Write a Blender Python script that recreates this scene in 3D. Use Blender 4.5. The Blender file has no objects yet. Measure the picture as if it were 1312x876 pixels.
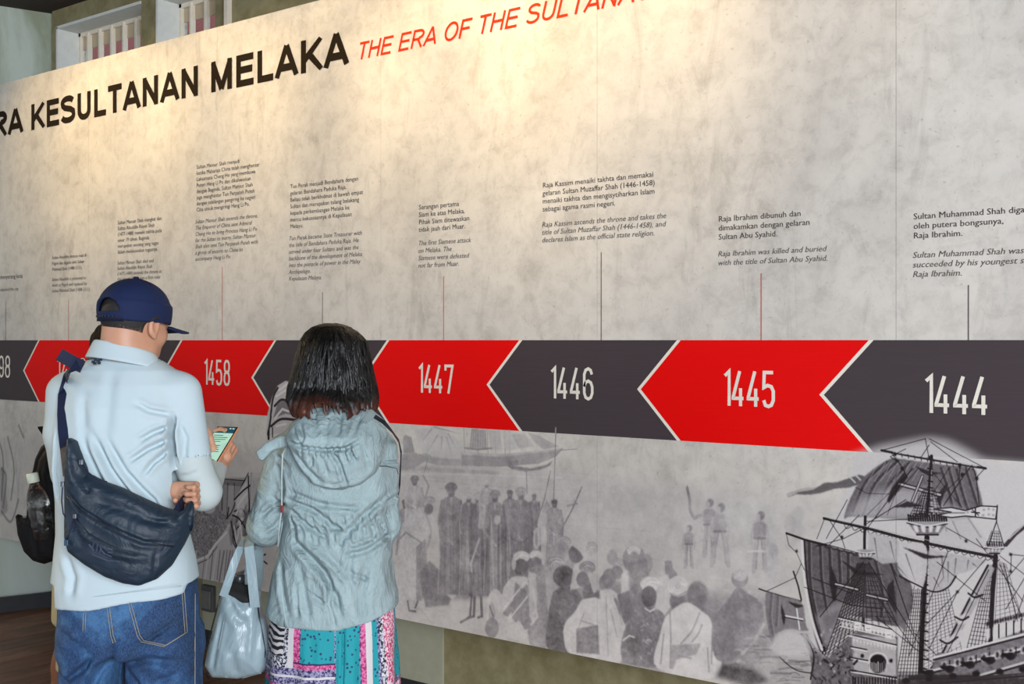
import bpy, bmesh, math, random
import numpy as np
from mathutils import Vector, Matrix

# ------------------------------------------------------------------ camera, world, light
sc = bpy.context.scene
COL = sc.collection
F = 1450.0                 # focal length in pixels of the 1312 x 876 frame
EYE = 1.54                 # camera height, the level of the top of the timeline band
DP = 3.286                 # camera to board, square on
DW = 3.61                  # camera to the wall behind the board
YAW = math.radians(37.34)
CAM = Vector((0.0, -DP, EYE))
cd = bpy.data.cameras.new('camera')
cam = bpy.data.objects.new('camera', cd); COL.objects.link(cam)
cam.location = CAM
cam.rotation_euler = (math.radians(90), 0, YAW)
cd.sensor_width = 36.0
cd.lens = 36.0 * F / 1312.0
cd.shift_y = -2.0 / 1312.0
cd.clip_start = 0.05
sc.camera = cam

w = bpy.data.worlds.new('world'); sc.world = w; w.use_nodes = True
bg = w.node_tree.nodes['Background']
bg.inputs[0].default_value = (0.75, 0.87, 1.0, 1)
bg.inputs[1].default_value = 0.55

sc.view_settings.view_transform = 'Standard'
sc.view_settings.look = 'None'
sc.view_settings.gamma = 1.0
sc.view_settings.exposure = 0.35

def area(name, loc, target, size, energy, color):
    l = bpy.data.lights.new(name, 'AREA'); l.shape = 'RECTANGLE'
    l.size, l.size_y = size; l.energy = energy; l.color = color
    o = bpy.data.objects.new(name, l); COL.objects.link(o)
    o.location = loc
    o.rotation_euler = (Vector(target) - Vector(loc)).to_track_quat('-Z', 'Y').to_euler()
    return o
def spot(name, loc, target, energy, color, deg, blend, r=0.03):
    l = bpy.data.lights.new(name, 'SPOT'); l.energy = energy; l.color = color
    l.spot_size = math.radians(deg); l.spot_blend = blend; l.shadow_soft_size = r
    o = bpy.data.objects.new(name, l); COL.objects.link(o)
    o.location = loc
    o.rotation_euler = (Vector(target) - Vector(loc)).to_track_quat('-Z', 'Y').to_euler()
    return o
# daylight from the open side of the hall behind the camera, cool
area('daylight_opening', (5.0, -5.6, 2.3), (-2.0, -0.8, 1.2), (3.4, 2.6), 760, (0.86, 0.93, 1.0))
area('daylight_door', (-5.2, -7.2, 2.0), (-3.0, -0.5, 1.0), (2.4, 2.2), 30, (0.86, 0.93, 1.0))
WARM = (1.0, 0.74, 0.37)
SPOTS = [(-5.55, 2.55, 26), (-4.95, 2.62, 40), (-4.2, 2.6, 34), (-3.5, 2.55, 30), (-2.75, 2.62, 44), (-2.1, 2.62, 42), (-1.45, 2.75, 10)]
for i, (sx, tz, e) in enumerate(SPOTS):
    spot('track_spot', (sx + 0.05, -0.95, 3.36), (sx, 0.0, tz), e * 1.55, WARM, 66, 1.0)
spot('track_spot_far', (-6.0, -2.9, 3.3), (-3.2, -1.7, 0.6), 300, (1.0, 0.74, 0.40), 44, 0.9, 0.06)

FWD = Vector((-math.sin(YAW), math.cos(YAW), 0.0))
RGT = Vector((math.cos(YAW), math.sin(YAW), 0.0))
def P(px, py, Y):
    """world point seen at pixel (px, py) at depth Y"""
    return CAM + FWD * Y + RGT * ((px - 656) / F * Y) + Vector((0, 0, -(py - 436) / F * Y))
def on_plane(px, py, D):
    a = (px - 656) / F
    dx, dy = FWD.x + a * RGT.x, FWD.y + a * RGT.y
    k = D / dy
    return dx * k, EYE - (py - 436) / F * k
def W(px, py): return on_plane(px, py, DP)      # board: x, z
def B(px, py): return on_plane(px, py, DW)      # wall behind: x, z

# ------------------------------------------------------------------ helpers
def tag(o, label=None, cat=None, group=None, kind=None):
    if label: o['label'] = label
    if cat: o['category'] = cat
    if group: o['group'] = group
    if kind: o['kind'] = kind
    return o
def empty(name, loc, rz=0.0):
    o = bpy.data.objects.new(name, None); COL.objects.link(o)
    o.location = loc; o.rotation_euler = (0, 0, rz); o.empty_display_size = 0.1
    return o
def link(name, me, mat=None, parent=None, smooth=False):
    o = bpy.data.objects.new(name, me); COL.objects.link(o)
    if mat is not None:
        for m in (mat if isinstance(mat, (list, tuple)) else [mat]): me.materials.append(m)
    if parent is not None: o.parent = parent
    if smooth: me.polygons.foreach_set('use_smooth', np.ones(len(me.polygons), bool))
    return o
def pymesh(name, v, f, mat=None, parent=None, smooth=False):
    me = bpy.data.meshes.new(name); me.from_pydata([tuple(p) for p in v], [], [tuple(q) for q in f]); me.update()
    return link(name, me, mat, parent, smooth)
def npmesh(name, v, quads, mat=None, parent=None, smooth=True):
    me = bpy.data.meshes.new(name)
    n = len(quads)
    me.vertices.add(len(v)); me.vertices.foreach_set('co', np.asarray(v, np.float32).ravel())
    me.loops.add(n * 4); me.loops.foreach_set('vertex_index', np.asarray(quads, np.int32).ravel())
    me.polygons.add(n); me.polygons.foreach_set('loop_start', np.arange(0, n * 4, 4, dtype=np.int32))
    me.update(calc_edges=True); me.validate()
    return link(name, me, mat, parent, smooth)
def box(v, f, a, b):
    """append an axis aligned box a..b to lists"""
    n = len(v)
    for z in (a[2], b[2]):
        for x, y in ((a[0], a[1]), (b[0], a[1]), (b[0], b[1]), (a[0], b[1])): v.append((x, y, z))
    f += [(n, n+3, n+2, n+1), (n+4, n+5, n+6, n+7), (n, n+1, n+5, n+4), (n+1, n+2, n+6, n+5), (n+2, n+3, n+7, n+6), (n+3, n, n+4, n+7)]
def boxes(name, lst, mat, parent=None, bevel=0.0):
    v, f = [], []
    for a, b in lst:
        box(v, f, [min(p, q) for p, q in zip(a, b)], [max(p, q) for p, q in zip(a, b)])
    o = pymesh(name, v, f, mat, parent)
    if bevel:
        m = o.modifiers.new('bevel', 'BEVEL'); m.width = bevel; m.segments = 2; m.limit_method = 'ANGLE'
    return o
def tube(name, pts, r, mat, parent=None, n=8, caps=True):
    """round tube through points; r a number or one per point"""
    pts = [Vector(p) for p in pts]
    rs = r if isinstance(r, (list, tuple)) else [r] * len(pts)
    v, f = [], []
    up = None
    for i, p in enumerate(pts):
        t = (pts[min(i+1, len(pts)-1)] - pts[max(i-1, 0)]).normalized()
        if up is None: up = t.orthogonal().normalized()
        up = (up - t * up.dot(t)).normalized(); s = t.cross(up)
        for k in range(n):
            a = 2 * math.pi * k / n
            v.append(p + (up * math.cos(a) + s * math.sin(a)) * rs[i])
    for i in range(len(pts) - 1):
        for k in range(n):
            f.append((i*n+k, i*n+(k+1) % n, (i+1)*n+(k+1) % n, (i+1)*n+k))
    if caps:
        f.append(tuple(range(n))[::-1]); f.append(tuple((len(pts)-1)*n+k for k in range(n)))
    return pymesh(name, v, f, mat, parent, True)
def spline(pts, n=8):
    """Catmull-Rom through points"""
    pts = [np.array(p, float) for p in pts]
    q = [2*pts[0]-pts[1]] + pts + [2*pts[-1]-pts[-2]]
    out = []
    for i in range(1, len(q) - 2):
        for k in range(n):
            t = k / n
            out.append(0.5*((2*q[i]) + (-q[i-1]+q[i+1])*t + (2*q[i-1]-5*q[i]+4*q[i+1]-q[i+2])*t*t + (-q[i-1]+3*q[i]-3*q[i+1]+q[i+2])*t**3))
    out.append(pts[-1])
    return out

# ------------------------------------------------------------------ materials
def srgb(*c):
    return tuple((x/12.92 if x <= 0.04045 else ((x+0.055)/1.055)**2.4) for x in [k/255 for k in c]) + (1,)
class NT:
    def __init__(s, name):
        s.m = bpy.data.materials.new(name); s.m.use_nodes = True
        s.t = s.m.node_tree; s.b = s.t.nodes['Principled BSDF']
    def n(s, typ, **kw):
        nd = s.t.nodes.new(typ)
        for k, v in kw.items():
            if k.startswith('i_'): nd.inputs[k[2:].replace('_', ' ')].default_value = v
            else: setattr(nd, k, v)
        return nd
    def l(s, a, b): s.t.links.new(a, b)
    def coord(s, scale=(1, 1, 1), loc=(0, 0, 0), rot=(0, 0, 0)):
        c = s.n('ShaderNodeTexCoord'); m = s.n('ShaderNodeMapping')
        m.inputs['Scale'].default_value = scale; m.inputs['Location'].default_value = loc; m.inputs['Rotation'].default_value = rot
        s.l(c.outputs['Object'], m.inputs[0]); return m.outputs[0]
    def noise(s, vec, scale, detail=4, rough=0.55, dist=0.0):
        k = s.n('ShaderNodeTexNoise'); k.inputs['Scale'].default_value = scale; k.inputs['Detail'].default_value = detail
        k.inputs['Roughness'].default_value = rough; k.inputs['Distortion'].default_value = dist
        s.l(vec, k.inputs['Vector']); return k.outputs['Fac']
    def ramp(s, fac, stops):
        r = s.n('ShaderNodeValToRGB'); e = r.color_ramp.elements
        while len(e) < len(stops): e.new(0.5)
        for k, (p, c) in enumerate(stops):
            e[k].position = p; e[k].color = c if len(c) == 4 else (*c, 1)
        s.l(fac, r.inputs[0]); return r.outputs[0]
    def mix(s, fac, a, b, typ='MIX'):
        m = s.n('ShaderNodeMix', data_type='RGBA', blend_type=typ)
        for sock, val in ((m.inputs[0], fac), (m.inputs[6], a), (m.inputs[7], b)):
            if hasattr(val, 'is_linked') or hasattr(val, 'links'): s.l(val, sock)
            elif isinstance(val, (int, float)): sock.default_value = val
            else: sock.default_value = val
        return m.outputs[2]
    def math(s, op, a, b=0.0, c=None):
        m = s.n('ShaderNodeMath', operation=op)
        for i, val in enumerate((a, b) if c is None else (a, b, c)):
            if hasattr(val, 'links'): s.l(val, m.inputs[i])
            else: m.inputs[i].default_value = val
        return m.outputs[0]
    def bump(s, h, strength=0.3, dist=0.01, normal=None):
        b = s.n('ShaderNodeBump'); b.inputs['Strength'].default_value = strength; b.inputs['Distance'].default_value = dist
        s.l(h, b.inputs['Height'])
        if normal is not None: s.l(normal, b.inputs['Normal'])
        s.l(b.outputs[0], s.b.inputs['Normal']); return b.outputs[0]
    def base(s, c):
        if hasattr(c, 'links'): s.l(c, s.b.inputs['Base Color'])
        else: s.b.inputs['Base Color'].default_value = c
        return s
    def set(s, **kw):
        for k, v in kw.items(): s.b.inputs[k.replace('_', ' ')].default_value = v
        return s
def plain(name, c, rough=0.6, metal=0.0, spec=0.5, var=0.08, scale=30.0, bump=0.0):
    t = NT(name); co = t.coord()
    f = t.noise(co, scale, 5)
    d = tuple(x * (1 - var * 2) for x in c[:3]) + (1,)
    t.base(t.mix(f, d, tuple(min(1, x * (1 + var)) for x in c[:3]) + (1,)))
    t.set(Roughness=rough, Metallic=metal); t.b.inputs['Specular IOR Level'].default_value = spec
    if bump: t.bump(f, bump, 0.004)
    return t.m
def fabric(name, c1, c2, rough=0.85, weave=900.0, wr=14.0, wb=0.5, wd=0.006, stretch=(1, 1, 1), sheen=0.0, spec=0.25, weave_b=0.12):
    """cloth: colour variation, fine weave and soft wrinkles"""
    t = NT(name); co = t.coord(); co2 = t.coord(stretch)
    f = t.noise(co, 6.0, 5)
    t.base(t.mix(f, c1, c2)); t.set(Roughness=rough); t.b.inputs['Specular IOR Level'].default_value = spec
    if sheen: t.b.inputs['Sheen Weight'].default_value = sheen
    wn = t.noise(co, weave, 2)
    b1 = t.bump(wn, weave_b, 0.001)
    w1 = t.noise(co2, wr, 3, 0.5, 0.8)
    t.bump(w1, wb, wd, b1)
    return t.m
# ------------------------------------------------------------------ the printed picture, painted in board coordinates
X0, X1, Z0, Z1, RES = -6.1, 0.1, 0.43, 1.60, 520.0
CWID, CHEI = int((X1 - X0) * RES), int((Z1 - Z0) * RES)
VAL = np.full((CHEI, CWID), 0.55, np.float32); ALP = np.zeros((CHEI, CWID), np.float32)
def C(px, py):
    x, z = W(px, py); return (x - X0) * RES, (z - Z0) * RES
def put(a, y0, x0, val, alpha):
    h, w_ = a.shape
    s = (slice(y0, y0+h), slice(x0, x0+w_)); A = a * alpha
    al = ALP[s]; na = A + al * (1 - A)
    VAL[s] = np.where(na > 1e-4, (val * A + VAL[s] * al * (1 - A)) / np.maximum(na, 1e-4), VAL[s]); ALP[s] = na
def sbox(a, k):
    if k < 1: return a
    for ax in (0, 1):
        c = np.cumsum(np.pad(a, [(k+1, k) if i == ax else (0, 0) for i in (0, 1)]), axis=ax)
        n = a.shape[ax]
        hi = np.take(c, np.arange(2*k+1, 2*k+1+n), axis=ax); lo = np.take(c, np.arange(0, n), axis=ax)
        a = (hi - lo) / (2*k+1)
    return a
rs = np.random.RandomState(5)
def fill(pts, val, alpha=1.0, soft=1, tex=0.0, smooth=False):
    """filled outline given in photo pixels"""
    if smooth: pts = [tuple(p) for p in spline(list(pts) + [pts[0]], 5)][:-1]
    q = np.array([C(*p) for p in pts]); pad = 2 * soft + 3
    x0, y0 = np.floor(q.min(0)).astype(int) - pad; x1, y1 = np.ceil(q.max(0)).astype(int) + pad
    x0, y0 = max(x0, 0), max(y0, 0); x1, y1 = min(x1, CWID), min(y1, CHEI)
    if x1 - x0 < 2 or y1 - y0 < 2: return
    X, Y = np.meshgrid(np.arange(x0, x1) + 0.5, np.arange(y0, y1) + 0.5)
    ins = np.zeros(X.shape, bool); n = len(q)
    for i in range(n):
        (ax, ay), (bx, by) = q[i], q[(i+1) % n]
        if ay == by: continue
        c = (ay > Y) != (by > Y)
        ins ^= c & (X < (bx - ax) * (Y - ay) / (by - ay) + ax)
    a = sbox(sbox(ins.astype(np.float32), soft), max(soft // 2, 0))
    v = val
    if tex:
        nz = sbox(rs.rand(*a.shape).astype(np.float32), 2) - 0.5
        v = val + nz * tex * 4
    put(a, y0, x0, v, alpha)
def line(pts, wid, val, alpha=1.0, taper=False, curve=False):
    """stroke through photo pixels, width in photo pixels near the stroke"""
    if curve: pts = [tuple(p) for p in spline(pts, 6)]
    q = np.array([C(*p) for p in pts])
    c0 = C(pts[0][0], pts[0][1]); c1 = C(pts[0][0], pts[0][1] + 1.0); k = abs(c1[1] - c0[1])
    wc = max(wid * k, 0.7); pad = int(wc) + 3
    x0, y0 = np.floor(q.min(0)).astype(int) - pad; x1, y1 = np.ceil(q.max(0)).astype(int) + pad
    x0, y0 = max(x0, 0), max(y0, 0); x1, y1 = min(x1, CWID), min(y1, CHEI)
    if x1 - x0 < 1 or y1 - y0 < 1: return
    X, Y = np.meshgrid(np.arange(x0, x1) + 0.5, np.arange(y0, y1) + 0.5)
    best = np.zeros(X.shape, np.float32); m = len(q) - 1
    for i in range(m):
        a, b = q[i], q[i+1]; d = b - a; L = max(float(d @ d), 1e-6)
        t = np.clip(((X - a[0]) * d[0] + (Y - a[1]) * d[1]) / L, 0, 1)
        r = np.hypot(X - a[0] - t * d[0], Y - a[1] - t * d[1])
        ww = wc * (1 - (i + t) / m * 0.85) if taper else wc
        best = np.maximum(best, np.clip(ww / 2 - r + 0.5, 0, 1))
    put(best, y0, x0, val, alpha * min(1.0, wid * k / 0.7))
def ell(cx, cy, rx, ry, val, alpha=1.0, soft=1, tex=0.0, rot=0.0):
    c, s = math.cos(rot), math.sin(rot)
    fill([(cx + rx*math.cos(t)*c - ry*math.sin(t)*s, cy + rx*math.cos(t)*s + ry*math.sin(t)*c) for t in np.linspace(0, 2*math.pi, 18)[:-1]], val, alpha, soft, tex)
def rr(a, b): return a + (b - a) * rs.rand()
def figure(cx, ytop, h, wid, tone, face=0.42, turban=None, legs=0.0, lean=0.0, alpha=0.9, side=0, folds=6, light=0.12):
    """a standing or seated robed figure: head at (cx, ytop), robe of height h"""
    hd = min(wid * 0.21, h * 0.085)
    yb = ytop + h; sh = ytop + 2.7 * hd; hw = wid / 2
    if legs:
        for s in (-1, 1):
            line([(cx + s*hw*0.3 + lean, yb - legs*h - 2), (cx + s*hw*0.4 + lean, yb - 2)], hd*0.8, tone - 0.08, alpha)
            line([(cx + s*hw*0.4 + lean, yb - 2), (cx + s*hw*0.4 + lean - 5, yb)], hd*0.6, tone - 0.1, alpha)
    rb = yb - legs * h
    fill([(cx - hd*0.5, ytop + hd*1.9), (cx + hd*0.5, ytop + hd*1.9), (cx + hw*0.72, sh), (cx + hw*0.95, sh + h*0.22), (cx + hw*0.85 + lean*.5, sh + h*0.5),
          (cx + hw + lean, rb), (cx - hw + lean, rb + 1), (cx - hw*0.8 + lean*.5, sh + h*0.5), (cx - hw*0.98, sh + h*0.2), (cx - hw*0.75, sh)], tone, alpha, 1, 0.08)
    line([(cx - hw*0.75, sh), (cx - hw*0.98, sh + h*0.2), (cx - hw*0.85 + lean*.5, sh + h*0.5), (cx - hw + lean, rb)], 1.6, tone + 0.22, 0.55)
    line([(cx + hw*0.72, sh), (cx + hw*0.95, sh + h*0.22), (cx + hw*0.85 + lean*.5, sh + h*0.5), (cx + hw + lean, rb)], 2.4, tone - 0.16, 0.6)
    fill([(cx - hw*.4, sh + h*.1), (cx + hw*.1, sh + h*.08), (cx + hw*.2, rb), (cx - hw*.5, rb)], tone + 0.09, 0.5, 3, 0.1)
    fill([(cx + hw*.2, sh + h*.2), (cx + hw*.9, sh + h*.25), (cx + hw*.9, rb), (cx + hw*.3, rb)], tone - 0.09, 0.5, 3, 0.1)
    line([(cx - hw*.7, sh + h*.38), (cx, sh + h*.42), (cx + hw*.75, sh + h*.36)], 2.0, tone - 0.12, 0.5, curve=True)
    line([(cx - hw*.2, sh + h*.36), (cx + hw*.1, sh + h*.40)], hd*0.5, tone + 0.25, 0.7)
    for k in range(folds):
        u = rr(-0.8, 0.8); y0 = rr(sh + h*0.1, sh + h*0.4)
        line([(cx + u*hw*0.8, y0), (cx + u*hw*0.9 + rr(-2, 2) + lean*.5, (y0 + rb)/2), (cx + u*hw + lean + rr(-2, 2), rb - 2)], rr(0.8, 2.2),
             tone + (light if k % 2 else -light), 0.55, curve=True)
    line([(cx - hw*0.7, sh + 2), (cx - hw*0.95, sh + h*0.22), (cx - hw*0.3, sh + h*0.36)], hd*0.55, tone + light*0.8, 0.6, curve=True)
    line([(cx + hw*0.7, sh + 2), (cx + hw*0.9, sh + h*0.22), (cx + hw*0.35, sh + h*0.34)], hd*0.55, tone - light*0.6, 0.6, curve=True)
    fill([(cx - hd*0.3, ytop + hd*2), (cx + hd*0.3, ytop + hd*2), (cx, sh + hd*1.6)], tone + 0.2, 0.6)
    ell(cx + side*hd*0.15, ytop + hd*1.15, hd*0.72, hd*1.0, face, alpha)
    line([(cx + side*hd*0.3 - hd*0.3, ytop + hd*1.0), (cx + side*hd*0.3 + hd*0.3, ytop + hd*1.0)], hd*0.22, face - 0.15, 0.8)
    line([(cx + side*hd*0.3, ytop + hd*1.0), (cx + side*hd*0.35, ytop + hd*1.5)], hd*0.2, face + 0.12, 0.7)
    ell(cx + side*hd*0.2, ytop + hd*1.75, hd*0.5, hd*0.4, face - 0.16, 0.75)
    ell(cx + hd*0.35, ytop + hd*1.1, hd*0.25, hd*0.8, face - 0.1, 0.5)
    if turban is None:
        ell(cx - side*hd*0.1, ytop + hd*0.5, hd*0.85, hd*0.65, face - 0.1, alpha)
    else:
        swirl(cx, ytop + hd*0.45, hd*1.12, hd*0.8, turban, alpha)
def swirl(cx, cy, rx, ry, tone, alpha=1.0, ringed=False):
    ell(cx, cy, rx, ry, tone, alpha)
    for k in range(3):
        q = 0.8 - k*0.25
        line([(cx + rx*q*math.cos(t), cy + ry*q*math.sin(t) + (0 if ringed else ry*0.2*(k-1))) for t in np.linspace(math.pi*0.9 if not ringed else 0, 2.15*math.pi if not ringed else 6.2, 9)],
             max(rx*0.11, 0.5), tone - 0.17, 0.75)
        line([(cx - rx*0.8 + k*rx*0.3, cy + ry*0.6 - k*ry*.2), (cx, cy - ry*0.2 - k), (cx + rx*0.8, cy - ry*0.3 + k*2)], max(rx*0.09, 0.5), tone + 0.12, 0.7, curve=True)

# soft base of the print: pale water, then darker crowd ground
fill([(-10, 560), (500, 585), (1060, 640), (1060, 900), (500, 800), (-10, 700)], 0.66, 0.35, 14)
fill([(500, 596), (740, 604), (1000, 650), (1000, 760), (500, 700)], 0.66, 0.5, 12)
for k in range(46):
    y = 596 + k*2.6; x = rr(500, 700); L = rr(60, 200)
    line([(x, y), (x + L/2, y + rr(-1, 2) + L*0.03), (x + L, y + L*0.07)], rr(0.6, 1.6), rr(0.55, 0.74), 0.28, curve=True)
# boats on the water
fill([(516, 560), (519, 557), (527, 560), (531, 580), (517, 581)], 0.47, 0.8)
fill([(512, 582), (532, 580), (549, 586), (546, 590), (530, 600), (514, 602)], 0.50, 0.75)
fill([(531, 550), (560, 546), (582, 560), (600, 578), (592, 588), (560, 586), (545, 584), (536, 570)], 0.76, 0.8, 1)
for a_, b_ in (((553, 549), (541, 565)), ((560, 558), (547, 580)), ((566, 560), (565, 580)), ((574, 556), (584, 574)), ((556, 547), (590, 556)), ((572, 560), (578, 582))):
    line([a_, b_], 2.6, 0.54, 0.75, taper=True)
fill([(528, 585), (545, 580), (556, 586), (590, 588), (592, 597), (560, 596), (545, 592)], 0.53, 0.7)
fill([(591, 579), (640, 582), (700, 577), (722, 574), (712, 585), (690, 594), (640, 598), (591, 597)], 0.50, 0.85)
fill([(591, 579), (640, 582), (700, 577), (722, 574), (714, 577), (640, 585), (591, 582)], 0.78, 0.7, 1)
line([(716, 577), (739, 575)], 1.2, 0.5, 0.8)
for x_, y_ in ((594, 548), (611, 549), (624, 550), (634, 552), (646, 552), (652, 551)): line([(x_, y_), (x_ + 1, 580)], 1.3, 0.5, 0.7)
fill([(604, 549), (622, 551), (624, 576), (601, 574)], 0.55, 0.7, 1)
fill([(625, 551), (640, 552), (643, 576), (628, 577)], 0.66, 0.7, 1); fill([(644, 553), (660, 556), (670, 575), (646, 577)], 0.75, 0.7, 1)
fill([(676, 554), (690, 558), (716, 572), (696, 576), (684, 566)], 0.55, 0.7, 1); fill([(655, 556), (672, 556), (684, 572), (664, 574)], 0.6, 0.6, 1)
for k in range(7): line([(604 + k*3, 551), (602 + k*3.2, 574)], 1.0, 0.45, 0.6)
line([(596, 574), (612, 576), (630, 574)], 2.5, 0.4, 0.7)
fill([(648, 596), (662, 597), (680, 600), (700, 595), (708, 590), (704, 597), (692, 602), (672, 604), (655, 601)], 0.40, 0.9)
fill([(650, 590), (664, 590), (664, 597), (650, 596)], 0.45, 0.8)
fill([(500, 596), (560, 598), (640, 604), (640, 608), (560, 604), (500, 603)], 0.5, 0.5, 2); line([(500, 607), (600, 608), (720, 612)], 1.2, 0.85, 0.6, curve=True)
line([(548, 588), (543, 606)], 1.2, 0.4, 0.8)
# ground under the crowd
fill([(500, 770), (545, 740), (600, 745), (640, 760), (650, 830), (500, 796)], 0.74, 0.6, 4)
for k in range(14): x_ = rr(505, 600); line([(x_, rr(765, 785)), (x_ + rr(10, 30), rr(775, 800))], 1, 0.55, 0.4)
fill([(540, 728), (600, 735), (640, 745), (640, 765), (560, 770), (535, 765)], 0.42, 0.65, 4)
fill([(690, 740), (760, 740), (900, 760), (1000, 770), (1000, 830), (940, 868), (840, 860), (690, 830)], 0.40, 0.75, 6, 0.06)
# standing group
figure(519, 640, 70, 26, 0.5, 0.45); figure(531, 611, 62, 26, 0.64, 0.5, 0.45)
line([(545, 637), (549, 622), (542, 609)], 3.2, 0.5, 0.8)
fill([(515, 672), (530, 654), (548, 650), (556, 668), (548, 700), (540, 720), (538, 772), (505, 768), (508, 720), (512, 690)], 0.72, 0.95, 1, 0.1, True)
for k in range(18): line([(rr(508, 532), rr(690, 755)), (rr(508, 534), rr(690, 765))], 0.9, rr(0.5, 0.85), 0.5)
fill([(533, 700), (545, 690), (548, 730), (540, 770), (533, 768)], 0.46, 0.8); line([(544, 655), (552, 680), (546, 705)], 4, 0.56, 0.8, curve=True)
line([(512, 690), (520, 682), (540, 695)], 2.6, 0.42, 0.7)
swirl(550, 641, 8, 5, 0.6); ell(549, 652, 6, 7, 0.42); line([(522, 770), (524, 782), (532, 783)], 3, 0.4); line([(535, 770), (532, 778)], 3, 0.4)
fill([(536, 735), (550, 718), (568, 735), (582, 752), (575, 775), (545, 778)], 0.38, 0.85, 2, 0.08)
fill([(560, 752), (575, 745), (590, 755), (580, 768)], 0.75, 0.8, 1)
figure(578, 621, 140, 35, 0.42, 0.5, 0.4, folds=12, light=0.09)
figure(600, 633, 128, 24, 0.46, 0.5, 0.7, folds=8); figure(612, 633, 158, 26, 0.40, 0.5, 0.7, legs=0.18, folds=9, light=0.1)
line([(604, 762), (602, 790), (590, 797)], 3.5, 0.36); line([(614, 690), (603, 722), (604, 732)], 3, 0.7, 0.8)
figure(623, 616, 60, 20, 0.6, 0.55, 0.75); figure(653, 628, 125, 24, 0.42, 0.45); figure(634, 630, 130, 30, 0.44, 0.45, 0.5, folds=10)
line([(629, 660), (632, 750)], 2, 0.75, 0.5); line([(640, 660), (641, 745)], 2, 0.7, 0.4); ell(637, 666, 4, 6, 0.78, 0.8)
figure(684, 633, 100, 18, 0.45, 0.5); figure(667, 626, 120, 32, 0.41, 0.48, 0.58, folds=3, light=0.03)
line([(674, 602), (675, 632)], 2, 0.4, 0.8); fill([(688, 672), (692, 650), (702, 638), (706, 660), (700, 690), (690, 700)], 0.80, 0.75, 1)
figure(710, 640, 80, 24, 0.5, 0.42, folds=6); fill([(694, 650), (700, 640), (706, 650), (702, 672), (694, 674)], 0.55, 0.8, 1); ell(697, 665, 4, 9, 0.75, 0.7)
line([(705, 603), (697, 640), (686, 672)], 1.6, 0.42); line([(712, 548), (709, 640)], 1.6, 0.45); line([(745, 624), (733, 652), (718, 680)], 2.2, 0.42)
line([(727, 648), (739, 645)], 2.4, 0.45); line([(716, 668), (736, 640)], 4, 0.62, 0.6)
ell(687, 690, 4, 14, 0.82, 0.7); ell(687, 690, 2, 10, 0.5, 0.6)
# seated crowd
swirl(722, 695, 10, 8, 0.62); ell(715, 708, 9, 12, 0.4)
fill([(705, 700), (722, 690), (738, 716), (735, 760), (700, 760)], 0.52, 0.8, 2)
swirl(668, 713, 11, 7, 0.83); ell(667, 726, 9, 11, 0.34); ell(658, 722, 3, 8, 0.75, 0.8)
fill([(645, 752), (655, 740), (668, 738), (682, 745), (690, 770), (684, 800), (672, 815), (642, 812), (640, 780)], 0.74, 0.95, 1, 0.08, True)
fill([(660, 745), (680, 765), (690, 800), (668, 808), (655, 790)], 0.42, 0.8, 1, 0.1)
fill([(674, 748), (680, 754), (650, 790), (643, 786)], 0.44, 0.95); line([(672, 746), (642, 783)], 1.5, 0.85); line([(682, 756), (652, 793)], 1.5, 0.85)
ell(632, 784, 12, 30, 0.72, 0.95, 1, 0.05, 0.12); ell(632, 784, 9, 25, 0.78, 0.8, 1); ell(630, 785, 4, 14, 0.5, 0.6); line([(627, 776), (632, 790)], 2, 0.35)
ell(630, 804, 9, 13, 0.42, 0.8, 1)
fill([(645, 805), (665, 795), (676, 812), (672, 823), (645, 815)], 0.82, 0.85, 1); fill([(680, 820), (700, 810), (700, 830), (680, 826)], 0.82, 0.9, 1)
swirl(687, 711, 9, 6, 0.8); ell(686, 722, 8, 9, 0.42)
fill([(676, 728), (698, 725), (706, 760), (702, 826), (678, 824), (676, 760)], 0.50, 0.85, 1, 0.1, True)
fill([(677, 732), (686, 735), (688, 770), (684, 800), (678, 790)], 0.75, 0.8, 1); line([(682, 750), (688, 790), (680, 800)], 3, 0.8, 0.8)
fill([(697, 722), (708, 716), (716, 760), (712, 800), (702, 790)], 0.62, 0.7, 1)
swirl(712, 722, 14, 9, 0.56); ell(722, 738, 14, 14, 0.30, 0.95, 1, 0.06)
fill([(708, 758), (725, 750), (744, 762), (748, 800), (740, 840), (702, 832), (702, 790)], 0.34, 0.97, 1, 0.1, True)
fill([(735, 722), (746, 728), (744, 752), (730, 756)], 0.78, 0.7, 1)
ell(738, 709, 10, 12, 0.33); fill([(732, 698), (746, 692), (758, 702), (764, 718), (754, 722), (742, 706)], 0.72, 0.95, 1, 0, True); swirl(758, 703, 8, 9, 0.62)
swirl(752, 727, 11, 8, 0.54); ell(746, 742, 8, 10, 0.38); ell(757, 760, 11, 13, 0.34); fill([(752, 732), (766, 736), (768, 755), (760, 760)], 0.70, 0.8, 1)
fill([(745, 768), (765, 766), (785, 780), (795, 820), (790, 846), (732, 838), (722, 815), (724, 798), (735, 785)], 0.82, 0.97, 1, 0.06, True)
fill([(738, 805), (766, 800), (768, 838), (738, 836)], 0.40, 0.9, 1, 0.1); ell(752, 796, 9, 5, 0.78); line([(744, 795), (760, 800)], 1.4, 0.5)
swirl(776, 745, 9, 9, 0.5); ell(780, 740, 9, 12, 0.42, 0.8); fill([(768, 756), (785, 756), (800, 780), (796, 846), (774, 846), (772, 800)], 0.78, 0.95, 1, 0.05, True)
for a_, b_ in (((776, 765), (779, 840)), ((786, 762), (797, 800)), ((782, 780), (790, 815)), ((748, 785), (738, 812))): line([a_, b_], 1.6, 0.5, 0.7)
line([(788, 768), (800, 795)], 5, 0.42, 0.8)
ell(784, 714, 7, 10, 0.5, 0.7, 1); swirl(792, 722, 9, 7, 0.64, 0.8); ell(790, 733, 8, 9, 0.4, 0.8)
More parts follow.
